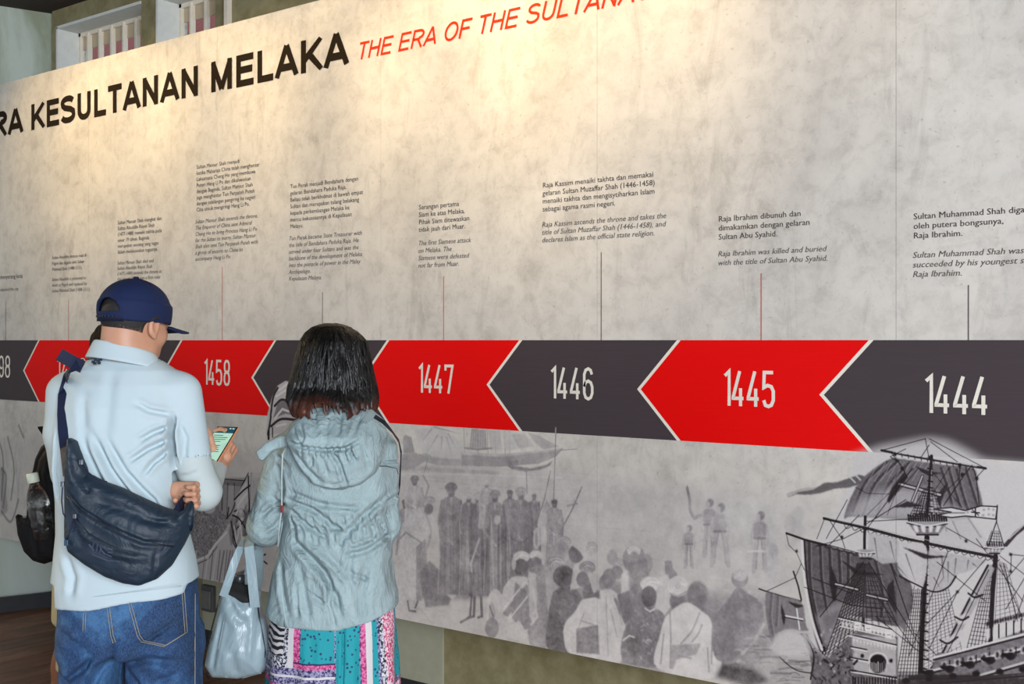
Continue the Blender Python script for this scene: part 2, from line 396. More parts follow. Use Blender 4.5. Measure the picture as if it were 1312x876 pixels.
fill([(796, 735), (806, 725), (812, 765), (795, 770)], 0.82, 0.8, 1); fill([(790, 762), (806, 756), (814, 790), (800, 800)], 0.36, 0.85, 1)
ell(812, 716, 15, 18, 0.46, 0.85, 1); ell(828, 722, 8, 13, 0.5, 0.7, 1); fill([(804, 720), (828, 716), (836, 760), (820, 790), (806, 770)], 0.44, 0.85, 2)
swirl(812, 705, 9, 7, 0.78, 1); ell(812, 711, 5, 5, 0.5)
fill([(851, 718), (860, 718), (862, 728), (868, 736), (860, 745), (852, 735)], 0.42, 0.8, 1)
fill([(845, 740), (856, 735), (860, 775), (850, 790), (838, 780)], 0.80, 0.8, 1)
swirl(834, 748, 14, 10, 0.84); ell(846, 762, 6, 12, 0.7, 0.9); ell(831, 764, 10, 14, 0.32)
fill([(812, 785), (828, 778), (848, 784), (856, 810), (850, 852), (800, 848), (797, 815)], 0.40, 0.97, 1, 0.12, True)
line([(826, 779), (832, 783), (838, 780)], 2, 0.85); line([(798, 820), (806, 814), (812, 816)], 2, 0.85)
for k in range(16): x_, y_ = rr(812, 842), rr(800, 846); line([(x_, y_), (x_ + rr(-6, 6), y_ + rr(-3, 3))], 1.6, rr(0.6, 0.9), 0.6)
ell(893, 762, 14, 18, 0.36, 0.9, 2, 0.05)
fill([(890, 775), (925, 765), (945, 775), (975, 770), (978, 800), (950, 842), (915, 848), (905, 800)], 0.41, 0.95, 2, 0.05)
ell(868, 770, 11, 12, 0.36); swirl(868, 751, 13, 13, 0.84, 1, True); ell(868, 750, 4, 5, 0.7); line([(858, 760), (868, 764), (880, 757)], 2.2, 0.55)
fill([(852, 790), (868, 776), (882, 772), (900, 784), (912, 800), (920, 866), (842, 856), (846, 810)], 0.86, 0.98, 1, 0.04, True)
fill([(860, 826), (898, 824), (892, 838), (866, 845), (862, 858), (858, 856)], 0.5, 0.8, 1, 0.1)
for q_ in ([(896, 785), (886, 808), (872, 824)], [(899, 800), (894, 812), (886, 822)], [(858, 785), (859, 820), (858, 855)], [(912, 815), (911, 850)], [(906, 830), (908, 860)], [(870, 840), (885, 843)], [(850, 812), (846, 850)]):
    line(q_, 2.2, 0.48, 0.8, curve=len(q_) > 2)
line([(912, 810), (916, 862)], 2.5, 0.92, 0.8)
# three men and a child on the quay
fill([(905, 755), (950, 745), (1000, 760), (1000, 775), (930, 790), (900, 775)], 0.56, 0.5, 4)
def bare(cx, y, s, tone=0.5, spread=6):
    fill([(cx-3*s, y+9*s), (cx+4*s, y+9*s), (cx+8*s, y+14*s), (cx+6*s, y+28*s), (cx-6*s, y+28*s), (cx-8*s, y+13*s)], tone, 0.85, 1, 0.05)
    for sd in (-1, 1):
        line([(cx + sd*3*s, y+28*s), (cx + sd*spread*s, y+44*s), (cx + sd*(spread+1.5)*s, y+62*s)], 5.2*s, tone + 0.08, 0.85, curve=True)
        line([(cx + sd*7*s, y+13*s), (cx + sd*9*s, y+24*s), (cx + sd*8*s, y+35*s)], 2.8*s, tone + 0.12, 0.8, curve=True)
        line([(cx + sd*1.5*s, y+29*s), (cx + sd*spread*.6*s, y+44*s), (cx + sd*(spread-1.5)*s, y+60*s)], 1.0, tone - 0.12, 0.7)
    line([(cx-6*s, y+27*s), (cx+6*s, y+27*s)], 2.4*s, tone - 0.1, 0.9)
    ell(cx, y+4*s, 3.6*s, 5*s, tone + 0.1); ell(cx+1.4*s, y+2.5*s, 4*s, 4.8*s, tone - 0.12, 0.9); ell(cx-1.6*s, y+4.5*s, 2.4*s, 3.6*s, tone + 0.12)
bare(908, 641, 1.15, 0.50, 4); bare(922, 647, 1.25, 0.52, 7); bare(973, 657, 1.2, 0.50, 5); bare(882, 674, 0.85, 0.48, 4)
ell(991, 706, 6, 10, 0.58, 0.7, 1); fill([(984, 712), (998, 715), (996, 742), (982, 740)], 0.64, 0.5, 1); line([(958, 706), (982, 706)], 2.6, 0.85, 0.9)
line([(880, 625), (883, 640), (884, 655), (889, 664)], 4.4, 0.46, 0.85, curve=True); line([(880, 622), (882, 636)], 1.2, 0.42)
line([(889, 664), (897, 660)], 4.4, 0.5, 0.85); line([(892, 695), (905, 690), (914, 672)], 4, 0.62, 0.8); line([(908, 738), (938, 744)], 2, 0.8, 0.8); line([(920, 752), (950, 765), (960, 757)], 2, 0.75, 0.7)
ell(947, 741, 11, 12, 0.45, 0.9, 1); swirl(948, 736, 9, 8, 0.7, 1, True)
fill([(932, 768), (945, 752), (958, 760), (976, 775), (974, 805), (955, 838), (918, 845), (912, 800)], 0.40, 0.92, 1, 0.05, True)
line([(978, 800), (966, 822), (950, 838)], 4, 0.78, 0.7)
# faint figures beyond the ship's pennant
for (x_, y_) in ((1022, 660), (1012, 672), (985, 700)): ell(x_, y_, 8, 12, 0.6, 0.4, 2); ell(x_, y_+20, 9, 14, 0.62, 0.35, 3)
fill([(968, 800), (1060, 795), (1062, 890), (930, 872), (945, 845)], 0.52, 0.6, 5, 0.05)
for k in range(60):
    x_ = rr(925, 1045); y_ = rr(812, 880); L = rr(8, 34)
    if y_ - 800 < (1000 - x_) * 0.35: continue
    line([(x_, y_), (x_ + L*0.5, y_ + rr(-2, 2)), (x_ + L, y_ + rr(-1, 3))], rr(1, 3), rr(0.12, 0.7), 0.5, curve=True)
fill([(925, 850), (965, 856), (985, 872), (960, 880), (915, 866)], 0.10, 0.7, 4)

# soften the crowd into an old photograph: blur, then blotches and grain
cx_end = int(C(1003, 600)[0]); cx_beg = int(C(495, 600)[0]); zz = int(C(700, 556)[1])
cx_end += 40; a_ = VAL[:, cx_beg:cx_end].copy(); b_ = sbox(np.pad(a_, 3, mode='edge'), 1)[3:-3, 3:-3]
for k_, am in ((1, 0.25), (2, 0.30), (5, 0.42), (11, 0.5)):
    nz = sbox(sbox(rs.rand(CHEI + 60, cx_end - cx_beg + 60).astype(np.float32), k_), k_)[30:-30, 30:-30] - 0.5
    b_ = b_ + nz * am * (k_ * 0.55)
wt = np.clip(np.minimum(np.arange(cx_end - cx_beg) / 30.0, (cx_end - cx_beg - np.arange(cx_end - cx_beg)) / 60.0), 0, 1)[None, :]
VAL[:, cx_beg:cx_end] = a_ * (1 - wt) + (0.56 + (b_ - 0.5) * 0.85) * wt
# ---- big drawn figure between the two visitors
fill([(262, 612), (335, 612), (335, 665), (290, 672), (262, 640)], 0.45, 0.75, 2); line([(280, 617), (325, 622)], 6, 0.40, 0.9); line([(280, 613), (325, 617)], 1.5, 0.2)
for x_ in (285, 292, 300): line([(x_, 620), (x_ - 1, 664)], 3, 0.25, 0.8)
fill([(292, 622), (300, 622), (300, 660), (291, 656)], 0.62, 0.8); line([(276, 650), (292, 664)], 2, 0.12); line([(293, 650), (291, 664)], 2, 0.15)
fill([(236, 640), (262, 652), (280, 648), (292, 664), (290, 684), (276, 695), (262, 715), (250, 716), (236, 690)], 0.46, 0.95, 1, 0.25, False)
for k in range(120): x_, y_ = rr(238, 288), rr(655, 705); line([(x_, y_), (x_ + rr(-2, 2), y_ + rr(-2, 2))], 1.2, rr(0.15, 0.8), 0.55)
ell(268, 650, 8, 8, 0.72, 1, 1); line([(259, 648), (262, 658)], 1.6, 0.3)
fill([(290, 676), (300, 668), (306, 690), (300, 748), (252, 740), (240, 716), (252, 716), (266, 712), (276, 696)], 0.70, 0.95, 1, 0.03)
line([(242, 712), (252, 718), (266, 712), (276, 697), (290, 682)], 3, 0.9); line([(243, 716), (253, 722), (267, 716), (278, 700)], 1.2, 0.3)
for x_ in (258, 268, 277, 286, 293): line([(x_ + 5, 705), (x_ + 1, 742)], 2.0, rr(0.35, 0.5), 0.8)
fill([(297, 668), (303, 640), (318, 608), (324, 606), (322, 660), (316, 700), (306, 710), (300, 700), (294, 682)], 0.62, 0.97, 1, 0.03)
for q_ in ([(318, 606), (306, 630), (297, 655), (290, 664)], [(322, 606), (320, 650), (318, 690)], [(300, 655), (310, 652), (316, 662)], [(304, 665), (298, 690), (304, 705)], [(312, 668), (300, 680)]): line(q_, 1.8, 0.12, 0.9, curve=True)
for q_ in ([(308, 640), (314, 634)], [(306, 650), (300, 664), (298, 680)], [(309, 664), (304, 690)], [(316, 660), (302, 672)]): line(q_, 2.4, 0.88, 0.8)
line([(314, 640), (316, 690)], 4, 0.36, 0.6)
fill([(320, 606), (345, 604), (350, 720), (318, 735)], 0.72, 0.7, 2)
for q_ in ([(322, 706), (332, 712), (340, 710)], [(324, 714), (336, 718), (342, 722)], [(326, 722), (333, 726)]): line(q_, 2.2, 0.1, 0.9, curve=True)
fill([(366, 488), (376, 490), (385, 500), (392, 540), (380, 552), (352, 556), (341, 560), (343, 530), (349, 508), (356, 494)], 0.74, 1.0, 1, 0.03)
for q_ in ([(352, 520), (362, 512), (376, 520), (383, 530)], [(347, 546), (360, 537), (380, 538)], [(356, 497), (350, 510), (346, 540), (343, 556)]): line(q_, 3.4, 0.16, 0.9, curve=True)
fill([(356, 516), (368, 512), (380, 524), (384, 534), (366, 530), (350, 536)], 0.34, 0.75, 1)
for q_ in ([(358, 500), (368, 492)], [(354, 508), (366, 500), (372, 506)], [(352, 536), (362, 524), (370, 527)], [(354, 546), (366, 543)]): line(q_, 3, 0.95, 0.85)
line([(344, 552), (344, 562)], 4, 0.1); line([(349, 548), (349, 560)], 2, 0.1)
# bolder shading of the sleeve and sash
fill([(300, 640), (308, 625), (316, 615), (318, 640), (308, 660)], 0.84, 0.7, 2); fill([(312, 660), (320, 650), (320, 700), (310, 706)], 0.30, 0.75, 3)
fill([(296, 664), (306, 660), (302, 690), (296, 700), (293, 682)], 0.34, 0.6, 2)
for q_ in ([(300, 640), (312, 628), (320, 622)], [(298, 660), (306, 664), (314, 676)], [(296, 668), (300, 690), (306, 708)], [(318, 610), (319, 660), (314, 702)]): line(q_, 2.4, 0.10, 0.9, curve=True)
for q_ in ([(303, 650), (310, 640), (316, 632)], [(300, 674), (303, 694)], [(308, 672), (310, 692)]): line(q_, 2.6, 0.92, 0.8, curve=True)
for x_ in (246, 262, 272, 281, 289, 296): line([(x_ + 6, 706), (x_ + 3, 724), (x_, 744)], 3.2, 0.30 if x_ % 2 else 0.86, 0.6, curve=True)
fill([(300, 735), (318, 728), (318, 760), (296, 750)], 0.22, 0.8, 2)
# folds on the far side of the crossbody bag and by the picture's start
for q_ in ([(-2, 560), (4, 590), (2, 640)], [(2, 600), (8, 612), (4, 650)], [(2, 655), (14, 668), (24, 640)], [(10, 560), (18, 600), (14, 640)], [(24, 545), (30, 560)]): line(q_, 4.5, 0.36, 0.35, curve=True); line(q_, 1.8, 0.3, 0.4, curve=True)
fill([(-5, 600), (6, 600), (10, 655), (-5, 665)], 0.3, 0.4, 5)
for k in range(20): x_, y_ = rr(0, 60), rr(525, 640); line([(x_, y_), (x_ + rr(-6, 10), y_ + rr(15, 40))], rr(1, 3), rr(0.4, 0.6), 0.22)

# ---- the sailing ship
SH = 0.03
glow = [(1092, 585), (1130, 572), (1165, 566), (1190, 562), (1215, 566), (1235, 576), (1260, 590), (1320, 596), (1320, 900), (1050, 900), (1030, 800), (1045, 690), (1090, 620)]
fill(glow, 0.77, 0.90, 8)
line([(1010, 634), (1030, 628), (1045, 627), (1065, 621), (1088, 616), (1104, 612)], 6, 0.42, 0.35, curve=True)
fill([(1010, 632), (1030, 629), (1042, 627), (1056, 618), (1072, 618), (1088, 612), (1100, 608), (1108, 610), (1102, 620), (1086, 625), (1070, 626), (1050, 632), (1036, 634), (1020, 633), (1006, 638), (1022, 631)], 0.30, 0.9, 1)
for x_, y_ in ((1092, 615), (1099, 612)): line([(x_ - 3, y_ - 3), (x_ + 3, y_ + 3)], 2.4, 0.75, 0.8)
def sail(pts, tone, seams, dark=0.16):
    fill(pts, tone, 0.95, 1, 0.05, True)
    for s in seams: line(s, 3.4, tone - dark, 0.55, curve=True); line([(a+3, b+1) for a, b in s], 1.6, tone + 0.14, 0.5, curve=True)
def rope(*q, w=0.9, v=SH, a=0.85): line(list(q), w, v, a, curve=False)
# main top sail
sail([(1143, 586), (1170, 590), (1205, 595), (1246, 600), (1252, 620), (1258, 652), (1240, 664), (1180, 668), (1130, 664), (1090, 662), (1081, 664), (1086, 645), (1100, 618), (1122, 598)], 0.34,
     [[(1150, 590), (1120, 620), (1105, 660)], [(1165, 592), (1135, 625), (1122, 662)], [(1135, 592), (1108, 618), (1092, 655)], [(1205, 600), (1215, 630), (1222, 660)], [(1225, 602), (1232, 630), (1240, 655)], [(1237, 602), (1246, 630), (1252, 650)], [(1215, 600), (1222, 625), (1230, 650)]])
fill([(1100, 640), (1140, 625), (1200, 628), (1206, 668), (1082, 664)], 0.74, 0.6, 7); fill([(1190, 640), (1240, 655), (1245, 690), (1190, 690)], 0.70, 0.6, 5)
fill([(1186, 664), (1240, 662), (1262, 690), (1262, 706), (1190, 700)], 0.70, 0.7, 3)
for q_ in ([(1220, 668), (1230, 690)], [(1240, 664), (1256, 688)], [(1206, 660), (1212, 680)]): line(q_, 2.2, 0.4, 0.5)
for x_ in range(1112, 1180, 8): line([(x_ + 14, 592), (x_, 616)], 1.2, 0.62, 0.4)
# emblem bars on the top sail
fill([(1158, 605), (1162, 612), (1148, 632), (1138, 645), (1136, 640), (1142, 625)], 0.14, 0.95); fill([(1172, 597), (1190, 604), (1206, 606), (1192, 608), (1182, 606)], 0.14, 0.95)
fill([(1144, 650), (1162, 642), (1182, 648), (1165, 650)], 0.16, 0.95); fill([(1215, 616), (1206, 640), (1204, 652), (1199, 640), (1203, 630)], 0.16, 0.9)
line([(1152, 620), (1204, 634)], 5.5, 0.10); line([(1152, 620), (1204, 634)], 2.8, 0.65); line([(1181, 610), (1168, 642)], 4, 0.2); line([(1181, 610), (1168, 642)], 1.6, 0.7)
line([(1129, 577), (1160, 583), (1200, 590), (1262, 600)], 3.0, 0.12); line([(1145, 579), (1250, 597)], 1.6, 0.75, 0.8)
for k in range(13): x_ = 1146 + k*8.2; line([(x_, 579.5 + k*1.5), (x_ + 1, 584 + k*1.5)], 1.4, 0.15, 0.8)
for q_ in (((1185, 562), (1129, 577)), ((1185, 562), (1190, 588)), ((1190, 562), (1262, 600)), ((1192, 566), (1226, 592)), ((1190, 570), (1180, 585)), ((1160, 575), (1140, 585), (1150, 592)),
           ((1141, 580), (1155, 598), (1162, 612)), ((1245, 596), (1235, 608), (1208, 648)), ((1230, 594), (1228, 610)), ((1246, 598), (1250, 612), (1261, 600)), ((1250, 612), (1254, 648))): rope(*q_)
for x_, y_ in ((1146, 582), (1155, 600), (1229, 596), (1232, 608), (1251, 613), (1190, 586)): ell(x_, y_, 2, 2.4, 0.06)
for q_ in (((1095, 624), (1110, 632), (1140, 633)), ((1160, 600), (1136, 660)), ((1190, 600), (1232, 650)), ((1150, 630), (1176, 600)), ((1110, 660), (1170, 600)), ((1215, 600), (1180, 655)), ((1200, 640), (1235, 606))): rope(*q_, w=0.6, a=0.7)
# masts
line([(1193, 584), (1189, 640), (1186, 672)], 3.6, 0.10); line([(1193, 600), (1190, 660)], 1.2, 0.6, 0.8)
line([(1187, 688), (1184, 740), (1181, 800), (1177, 900)], 6.4, 0.07); line([(1184, 700), (1179, 800)], 1.4, 0.42, 0.6)
line([(1275, 712), (1271, 760), (1266, 870)], 5.5, 0.10); line([(1108, 662), (1107, 690), (1107, 740), (1105, 815)], 3.6, 0.10); line([(1106, 720), (1104, 800)], 1.0, 0.5, 0.6)
for y_ in range(600, 670, 8): line([(1188, y_), (1194, y_ + 1)], 1.4, 0.06)
for y_ in range(700, 870, 12): line([(1180, y_), (1188, y_ + 1)], 2.0, 0.04)
def net(tl, tr, bl, br, nx, ny, wv=0.75, v=0.09, a=0.8):
    L = lambda p, q, t: (p[0] + (q[0]-p[0])*t, p[1] + (q[1]-p[1])*t)
    for i in range(nx + 1): line([L(tl, tr, i/nx), L(bl, br, i/nx)], wv, v, a)
    for j in range(1, ny): line([L(tl, bl, j/ny), L(tr, br, j/ny)], wv*0.75, v, a)
net((1184, 625), (1196, 625), (1163, 664), (1212, 668), 7, 12)
net((1177, 632), (1190, 632), (1168, 665), (1186, 666), 5, 9)
net((1270, 680), (1280, 680), (1262, 700), (1286, 702), 5, 6); 
net((1166, 755), (1182, 755), (1146, 880), (1176, 880), 7, 26, 1.0); net((1187, 755), (1214, 752), (1183, 860), (1232, 835), 8, 22, 0.8, 0.2)
net((1180, 700), (1190, 700), (1170, 755), (1192, 755), 4, 12, 0.8)
net((1266, 725), (1276, 722), (1230, 860), (1262, 866), 6, 26, 1.0); net((1278, 718), (1288, 722), (1274, 800), (1308, 790), 5, 14, 0.7, 0.2)
net((1100, 715), (1108, 715), (1052, 850), (1104, 810), 8, 22, 0.9); net((1108, 718), (1112, 718), (1108, 800), (1150, 800), 5, 14, 0.7, 0.2)
# fore course sail
sail([(1027, 690), (1060, 698), (1100, 708), (1150, 720), (1166, 745), (1168, 780), (1150, 802), (1110, 792), (1080, 790), (1066, 815), (1052, 838), (1040, 800), (1032, 750)], 0.30,
     [[(1036, 694), (1038, 750), (1050, 810)], [(1050, 697), (1052, 740), (1060, 790)], [(1062, 700), (1064, 750)], [(1074, 704), (1076, 745)], [(1086, 707), (1086, 750)], [(1120, 715), (1130, 760), (1128, 790)], [(1140, 720), (1155, 760), (1150, 795)]], 0.12)
fill([(1044, 790), (1070, 772), (1110, 775), (1086, 800), (1060, 830)], 0.56, 0.6, 4); fill([(1052, 790), (1080, 780), (1060, 812)], 0.34, 0.6, 3)
line([(1027, 692), (1030, 740), (1040, 795), (1054, 836)], 3.4, 0.86, 0.95, curve=True); line([(1030, 692), (1034, 745), (1044, 796), (1056, 834)], 1.8, 0.1, 0.9, curve=True)
net((1098, 722), (1108, 722), (1054, 845), (1104, 806), 8, 22, 0.9); net((1108, 722), (1114, 722), (1110, 800), (1150, 802), 5, 14, 0.7, 0.12)
fill([(1064, 724), (1072, 745), (1070, 770), (1066, 768), (1063, 748)], 0.12, 0.95); fill([(1078, 718), (1100, 732), (1132, 736), (1110, 737), (1096, 736)], 0.12, 0.95); fill([(1144, 742), (1150, 790), (1138, 770), (1136, 752)], 0.14, 0.95)
line([(1070, 748), (1098, 755)], 5, 0.10); line([(1070, 748), (1098, 755)], 2.2, 0.65); line([(1110, 762), (1136, 768)], 5, 0.10); line([(1110, 762), (1136, 768)], 2.2, 0.6)
line([(1055, 664), (1108, 676), (1160, 690), (1215, 702), (1276, 714)], 3.6, 0.10); line([(1062, 664), (1270, 710)], 1.2, 0.65, 0.7)
line([(1007, 683), (1030, 691), (1080, 704), (1122, 716)], 2.8, 0.10); line([(1060, 699), (1118, 714)], 1.4, 0.7, 0.7)
for k in range(20): x_ = 1080 + k*10; y_ = 670 + k*2.25; line([(x_, y_), (x_ + 4, y_ + 7), (x_ + 10, y_ + 4)], 1.1, 0.12, 0.8, curve=True)
for k in range(9): x_ = 1045 + k*9; y_ = 694 + k*2.5; line([(x_, y_), (x_ + 4, y_ + 5), (x_ + 9, y_ + 4)], 1.0, 0.12, 0.8, curve=True)
# furled centre sails
fill([(1112, 682), (1150, 690), (1156, 720), (1130, 722), (1112, 712)], 0.66, 0.9, 1, 0.04); fill([(1152, 694), (1186, 700), (1182, 752), (1164, 744), (1150, 728)], 0.74, 0.95, 1, 0.03, True)
fill([(1190, 702), (1225, 710), (1256, 716), (1262, 720), (1240, 732), (1226, 736), (1222, 744), (1206, 756), (1190, 756)], 0.66, 0.95, 1, 0.04, True)
for q_ in ([(1206, 712), (1208, 740), (1198, 755)], [(1224, 716), (1222, 738)], [(1160, 710), (1172, 745)], [(1150, 726), (1162, 740)], [(1240, 718), (1238, 730)], [(1214, 720), (1214, 745)], [(1196, 740), (1204, 754)], [(1246, 722), (1252, 727)], [(1120, 690), (1124, 718)], [(1140, 694), (1146, 720)]): line(q_, 2.4, 0.28, 0.6, taper=True)
line([(1152, 738), (1172, 748), (1196, 758), (1214, 752), (1224, 738)], 2.0, 0.10, 0.9, curve=True); fill([(1154, 700), (1184, 716), (1216, 713), (1190, 711)], 0.14, 0.95)
fill([(1145, 735), (1166, 750), (1160, 810), (1148, 800)], 0.36, 0.9, 2)
# fighting tops
def top(cx, cy, r, h):
    fill([(cx-r, cy), (cx+r, cy+2), (cx+r*0.55, cy+h), (cx-r*0.5, cy+h)], 0.40, 0.98); ell(cx, cy, r, r*0.22, 0.55); line([(cx-r, cy), (cx, cy+r*0.2), (cx+r, cy+1)], 1.4, 0.85, 0.9, curve=True)
    line([(cx-r, cy+2), (cx, cy+r*0.28), (cx+r, cy+3)], 1.2, 0.1, 0.9, curve=True); line([(cx-r*0.5, cy+h), (cx+r*0.55, cy+h)], 2, 0.15)
    for k in (-0.6, -0.2, 0.2, 0.6): fill([(cx+k*r-r*.12, cy+h*.3), (cx+k*r+r*.12, cy+h*.3), (cx+k*r*.8+r*.08, cy+h*.8), (cx+k*r*.8-r*.08, cy+h*.8)], 0.9, 0.9)
top(1187, 668, 26, 17); top(1273, 700, 12, 9); top(1108, 706, 12, 9)
for k in range(17): x_ = 1163 + k*3; line([(x_, 660 + rr(-3, 2)), (x_ + 1, 667)], 2.2, 0.08, 0.95)
for k in range(7): line([(1264 + k*3, 694), (1264.5 + k*3, 699)], 1.4, 0.08)
# banner from the mizzen top
bn = [(1196, 652), (1218, 650), (1236, 654), (1256, 648), (1277, 649), (1275, 665), (1256, 663), (1236, 661), (1218, 663), (1200, 660), (1218, 656)]
fill(bn, 0.84, 0.95, 1, 0, False); line(bn + [bn[0]], 1.5, 0.10); line([(1202, 657), (1235, 657)], 2, 0.35, 0.8)
line([(1249, 651), (1249, 662)], 1.6, 0.12); line([(1244, 656), (1254, 657)], 1.6, 0.12); line([(1245, 653), (1253, 660)], 1.2, 0.12)
for x_, y_ in ((1260, 653), (1266, 652), (1272, 653), (1259, 660), (1266, 659), (1272, 660), (1239, 656)): ell(x_, y_, 1.6, 1.6, 0.5)
line([(1277, 647), (1276, 668), (1265, 700)], 1.2, 0.1); rope((1276, 668), (1286, 700))
# spanker rolled on its boom, right hand yard
line([(1320, 668), (1300, 684), (1288, 698)], 5, 0.24); line([(1320, 664), (1292, 690)], 1.4, 0.7)
fill([(1266, 722), (1274, 728), (1250, 775), (1225, 820), (1212, 835), (1206, 838), (1222, 800), (1244, 760)], 0.60, 0.95, 1, 0.04)
line([(1265, 724), (1240, 770), (1206, 838), (1192, 856)], 2.4, 0.12); fill([(1240, 762), (1252, 762), (1246, 772)], 0.8, 0.8, 1); fill([(1224, 790), (1240, 784), (1240, 798), (1226, 800)], 0.78, 0.9, 1); fill([(1206, 822), (1230, 806), (1236, 812), (1222, 832)], 0.76, 0.9, 1)
for q_ in ([(1240, 760), (1248, 765), (1258, 762)], [(1223, 790), (1232, 794), (1240, 790)], [(1204, 820), (1214, 824), (1226, 816)]): line(q_, 2.6, 0.12, 0.9, curve=True)
for q_ in (((1226, 758), (1262, 716)), ((1226, 758), (1184, 802)), ((1226, 758), (1190, 830)), ((1294, 710), (1312, 712)), ((1295, 710), (1294, 732)), ((1312, 714), (1290, 740)), ((1280, 712), (1320, 742)), ((1285, 722), (1304, 800)), ((1312, 740), (1288, 780)),
           ((1056, 664), (1046, 690)), ((1062, 666), (1078, 690), (1082, 702)), ((1108, 676), (1080, 690), (1044, 700)), ((1085, 640), (1058, 690)), ((1100, 660), (1060, 700)), ((1108, 668), (1180, 664)), ((1108, 672), (1160, 640)), ((1007, 684), (1010, 698), (1020, 708), (1030, 730)),
           ((1108, 730), (1090, 760), (1040, 740)), ((1030, 752), (1090, 775), (1130, 780)), ((1106, 720), (1050, 790)), ((1112, 720), (1180, 830)), ((1120, 760), (1170, 830)), ((1200, 720), (1262, 770)), ((1212, 676), (1262, 704)), ((1140, 722), (1170, 810), (1210, 850)), ((1280, 722), (1312, 800)), ((1312, 760), (1298, 800)), ((1168, 600), (1108, 680)), ((1214, 706), (1164, 840)), ((1122, 790), (1196, 850)), ((1206, 850), (1266, 730)), ((1250, 690), (1310, 770))): rope(*q_)
for x_, y_ in ((1020, 706), (1078, 688), (1226, 758), (1294, 710), (1294, 732), (1237, 693)): ell(x_, y_, 1.9, 2.2, 0.06)
# hull, decks, gunports
fill([(1192, 858), (1200, 836), (1230, 836), (1262, 826), (1320, 802), (1320, 900), (1150, 900), (1150, 872)], 0.38, 0.98, 1, 0.1)
for (a_, b_, c_) in (((1196, 842), (1320, 810), 0.85), ((1196, 858), (1320, 828), 0.8), ((1164, 866), (1250, 866), 0.2), ((1250, 866), (1320, 846), 0.75), ((1180, 874), (1320, 862), 0.25)): line([a_, b_], 2.6, c_, 0.9); line([(a_[0], a_[1] + 3), (b_[0], b_[1] + 3)], 2.0, 0.10, 0.85)
for k in range(9): x_ = 1262 + k*9.5; fill([(x_, 806 - k*2.3), (x_ + 6, 804 - k*2.3), (x_ + 6, 816 - k*2.3), (x_ + 3, 820 - k*2.3), (x_, 817 - k*2.3)], 0.80, 0.95); line([(x_ + 7.5, 802 - k*2.3), (x_ + 7.5, 819 - k*2.3)], 1.6, 0.1)
for k in range(20): x_ = 1264 + k*3.4; ell(x_, 799 - k*0.85, 1.5, 3.0, 0.07)
for k in range(7): x_ = 1205 + k*17; y_ = 848 - k*3.4; fill([(x_, y_), (x_ + 8, y_ - 2), (x_ + 8, y_ + 9), (x_, y_ + 10)], 0.72, 0.9); ell(x_ + 4, y_ + 4, 2.4, 4, 0.2); line([(x_ + 11, y_ - 2), (x_ + 11, y_ + 9)], 1.4, 0.15)
for k in range(5): x_ = 1190 + k*26; y_ = 862 - k*5.5; ell(x_, y_, 6, 5, 0.08); ell(x_ - 6, y_ - 1, 7, 2.6, 0.05, 1, 1, 0, 0.25); line([(x_ - 3, y_ - 5), (x_ + 4, y_ - 5)], 1.2, 0.7, 0.8)
for k in range(6): ell(1160 + k*30, 872 - k*3, 5, 4, 0.06)
fill([(1140, 860), (1320, 868), (1320, 900), (1140, 900)], 0.12, 0.5, 3)
# forecastle and bow
fill([(1026, 812), (1034, 812), (1040, 830), (1060, 842), (1090, 812), (1104, 806), (1150, 815), (1150, 900), (1036, 900), (1040, 860), (1036, 836)], 0.34, 0.97, 1, 0.12)
fill([(1090, 812), (1148, 818), (1148, 866), (1094, 862)], 0.66, 0.9, 1, 0.05)
for (a_, b_) in (((1074, 790), (1142, 806)), ((1076, 800), (1146, 816)), ((1086, 812), (1148, 826)), ((1090, 828), (1110, 832)), ((1090, 842), (1112, 846)), ((1088, 858), (1148, 868))): line([a_, b_], 1.6, 0.1, 0.9); line([(a_[0], a_[1] + 2), (b_[0], b_[1] + 2)], 1.6, 0.9, 0.8)
for k in range(14): x_ = 1078 + k*5; y_ = 796 + k*1.1; fill([(x_, y_), (x_ + 3, y_ + .6), (x_ + 3, y_ + 7), (x_, y_ + 6)], 0.88, 0.9); 
for k in range(13): x_ = 1092 + k*4.4; y_ = 818 + k*0.8; fill([(x_, y_), (x_ + 2.6, y_ + .4), (x_ + 1.6, y_ + 7)], 0.9, 0.9)
for x_, y_ in ((1094, 796), (1108, 800), (1134, 808)): fill([(x_, y_), (x_ + 8, y_ + 1), (x_ + 8, y_ + 10), (x_, y_ + 9)], 0.92, 0.97); line([(x_ + 2, y_ + 5), (x_ + 6, y_ + 5)], 1.2, 0.5)
ell(1124, 850, 11, 12, 0.05); line([(1112, 850), (1115, 840), (1124, 836), (1134, 840), (1137, 850)], 1.6, 0.85, 0.9, curve=True); ell(1104, 840, 2.2, 2.6, 0.05); ell(1141, 846, 2.2, 2.6, 0.05)
for k in range(9): line([(1114 + k*2.6, 846 + rr(0, 4)), (1114 + k*2.6, 860)], 1.5, rr(0.4, 0.9), 0.8)
for k in range(70): x_, y_ = rr(1044, 1094), rr(828, 876); line([(x_, y_), (x_ + rr(-6, 6), y_ + rr(-6, 6))], rr(1, 3), rr(0.02, 0.4), 0.85)
for k in range(26): x_, y_ = rr(1048, 1100), rr(800, 860); ell(x_, y_, 1.4, 2.0, rr(0.5, 0.9), 0.6)
line([(1026, 812), (1034, 820), (1042, 840), (1038, 870)], 2.2, 0.1, 0.9, curve=True); line([(1030, 812), (1044, 830), (1056, 842)], 3, 0.5, 0.8)
for k in range(16): line([(1092 + k*3.6, 868), (1092 + k*3.6, 880)], 1.5, 0.05, 0.8)
line([(998, 841), (1010, 852), (1022, 859), (1038, 862)], 1.4, 0.1, 0.9, curve=True)
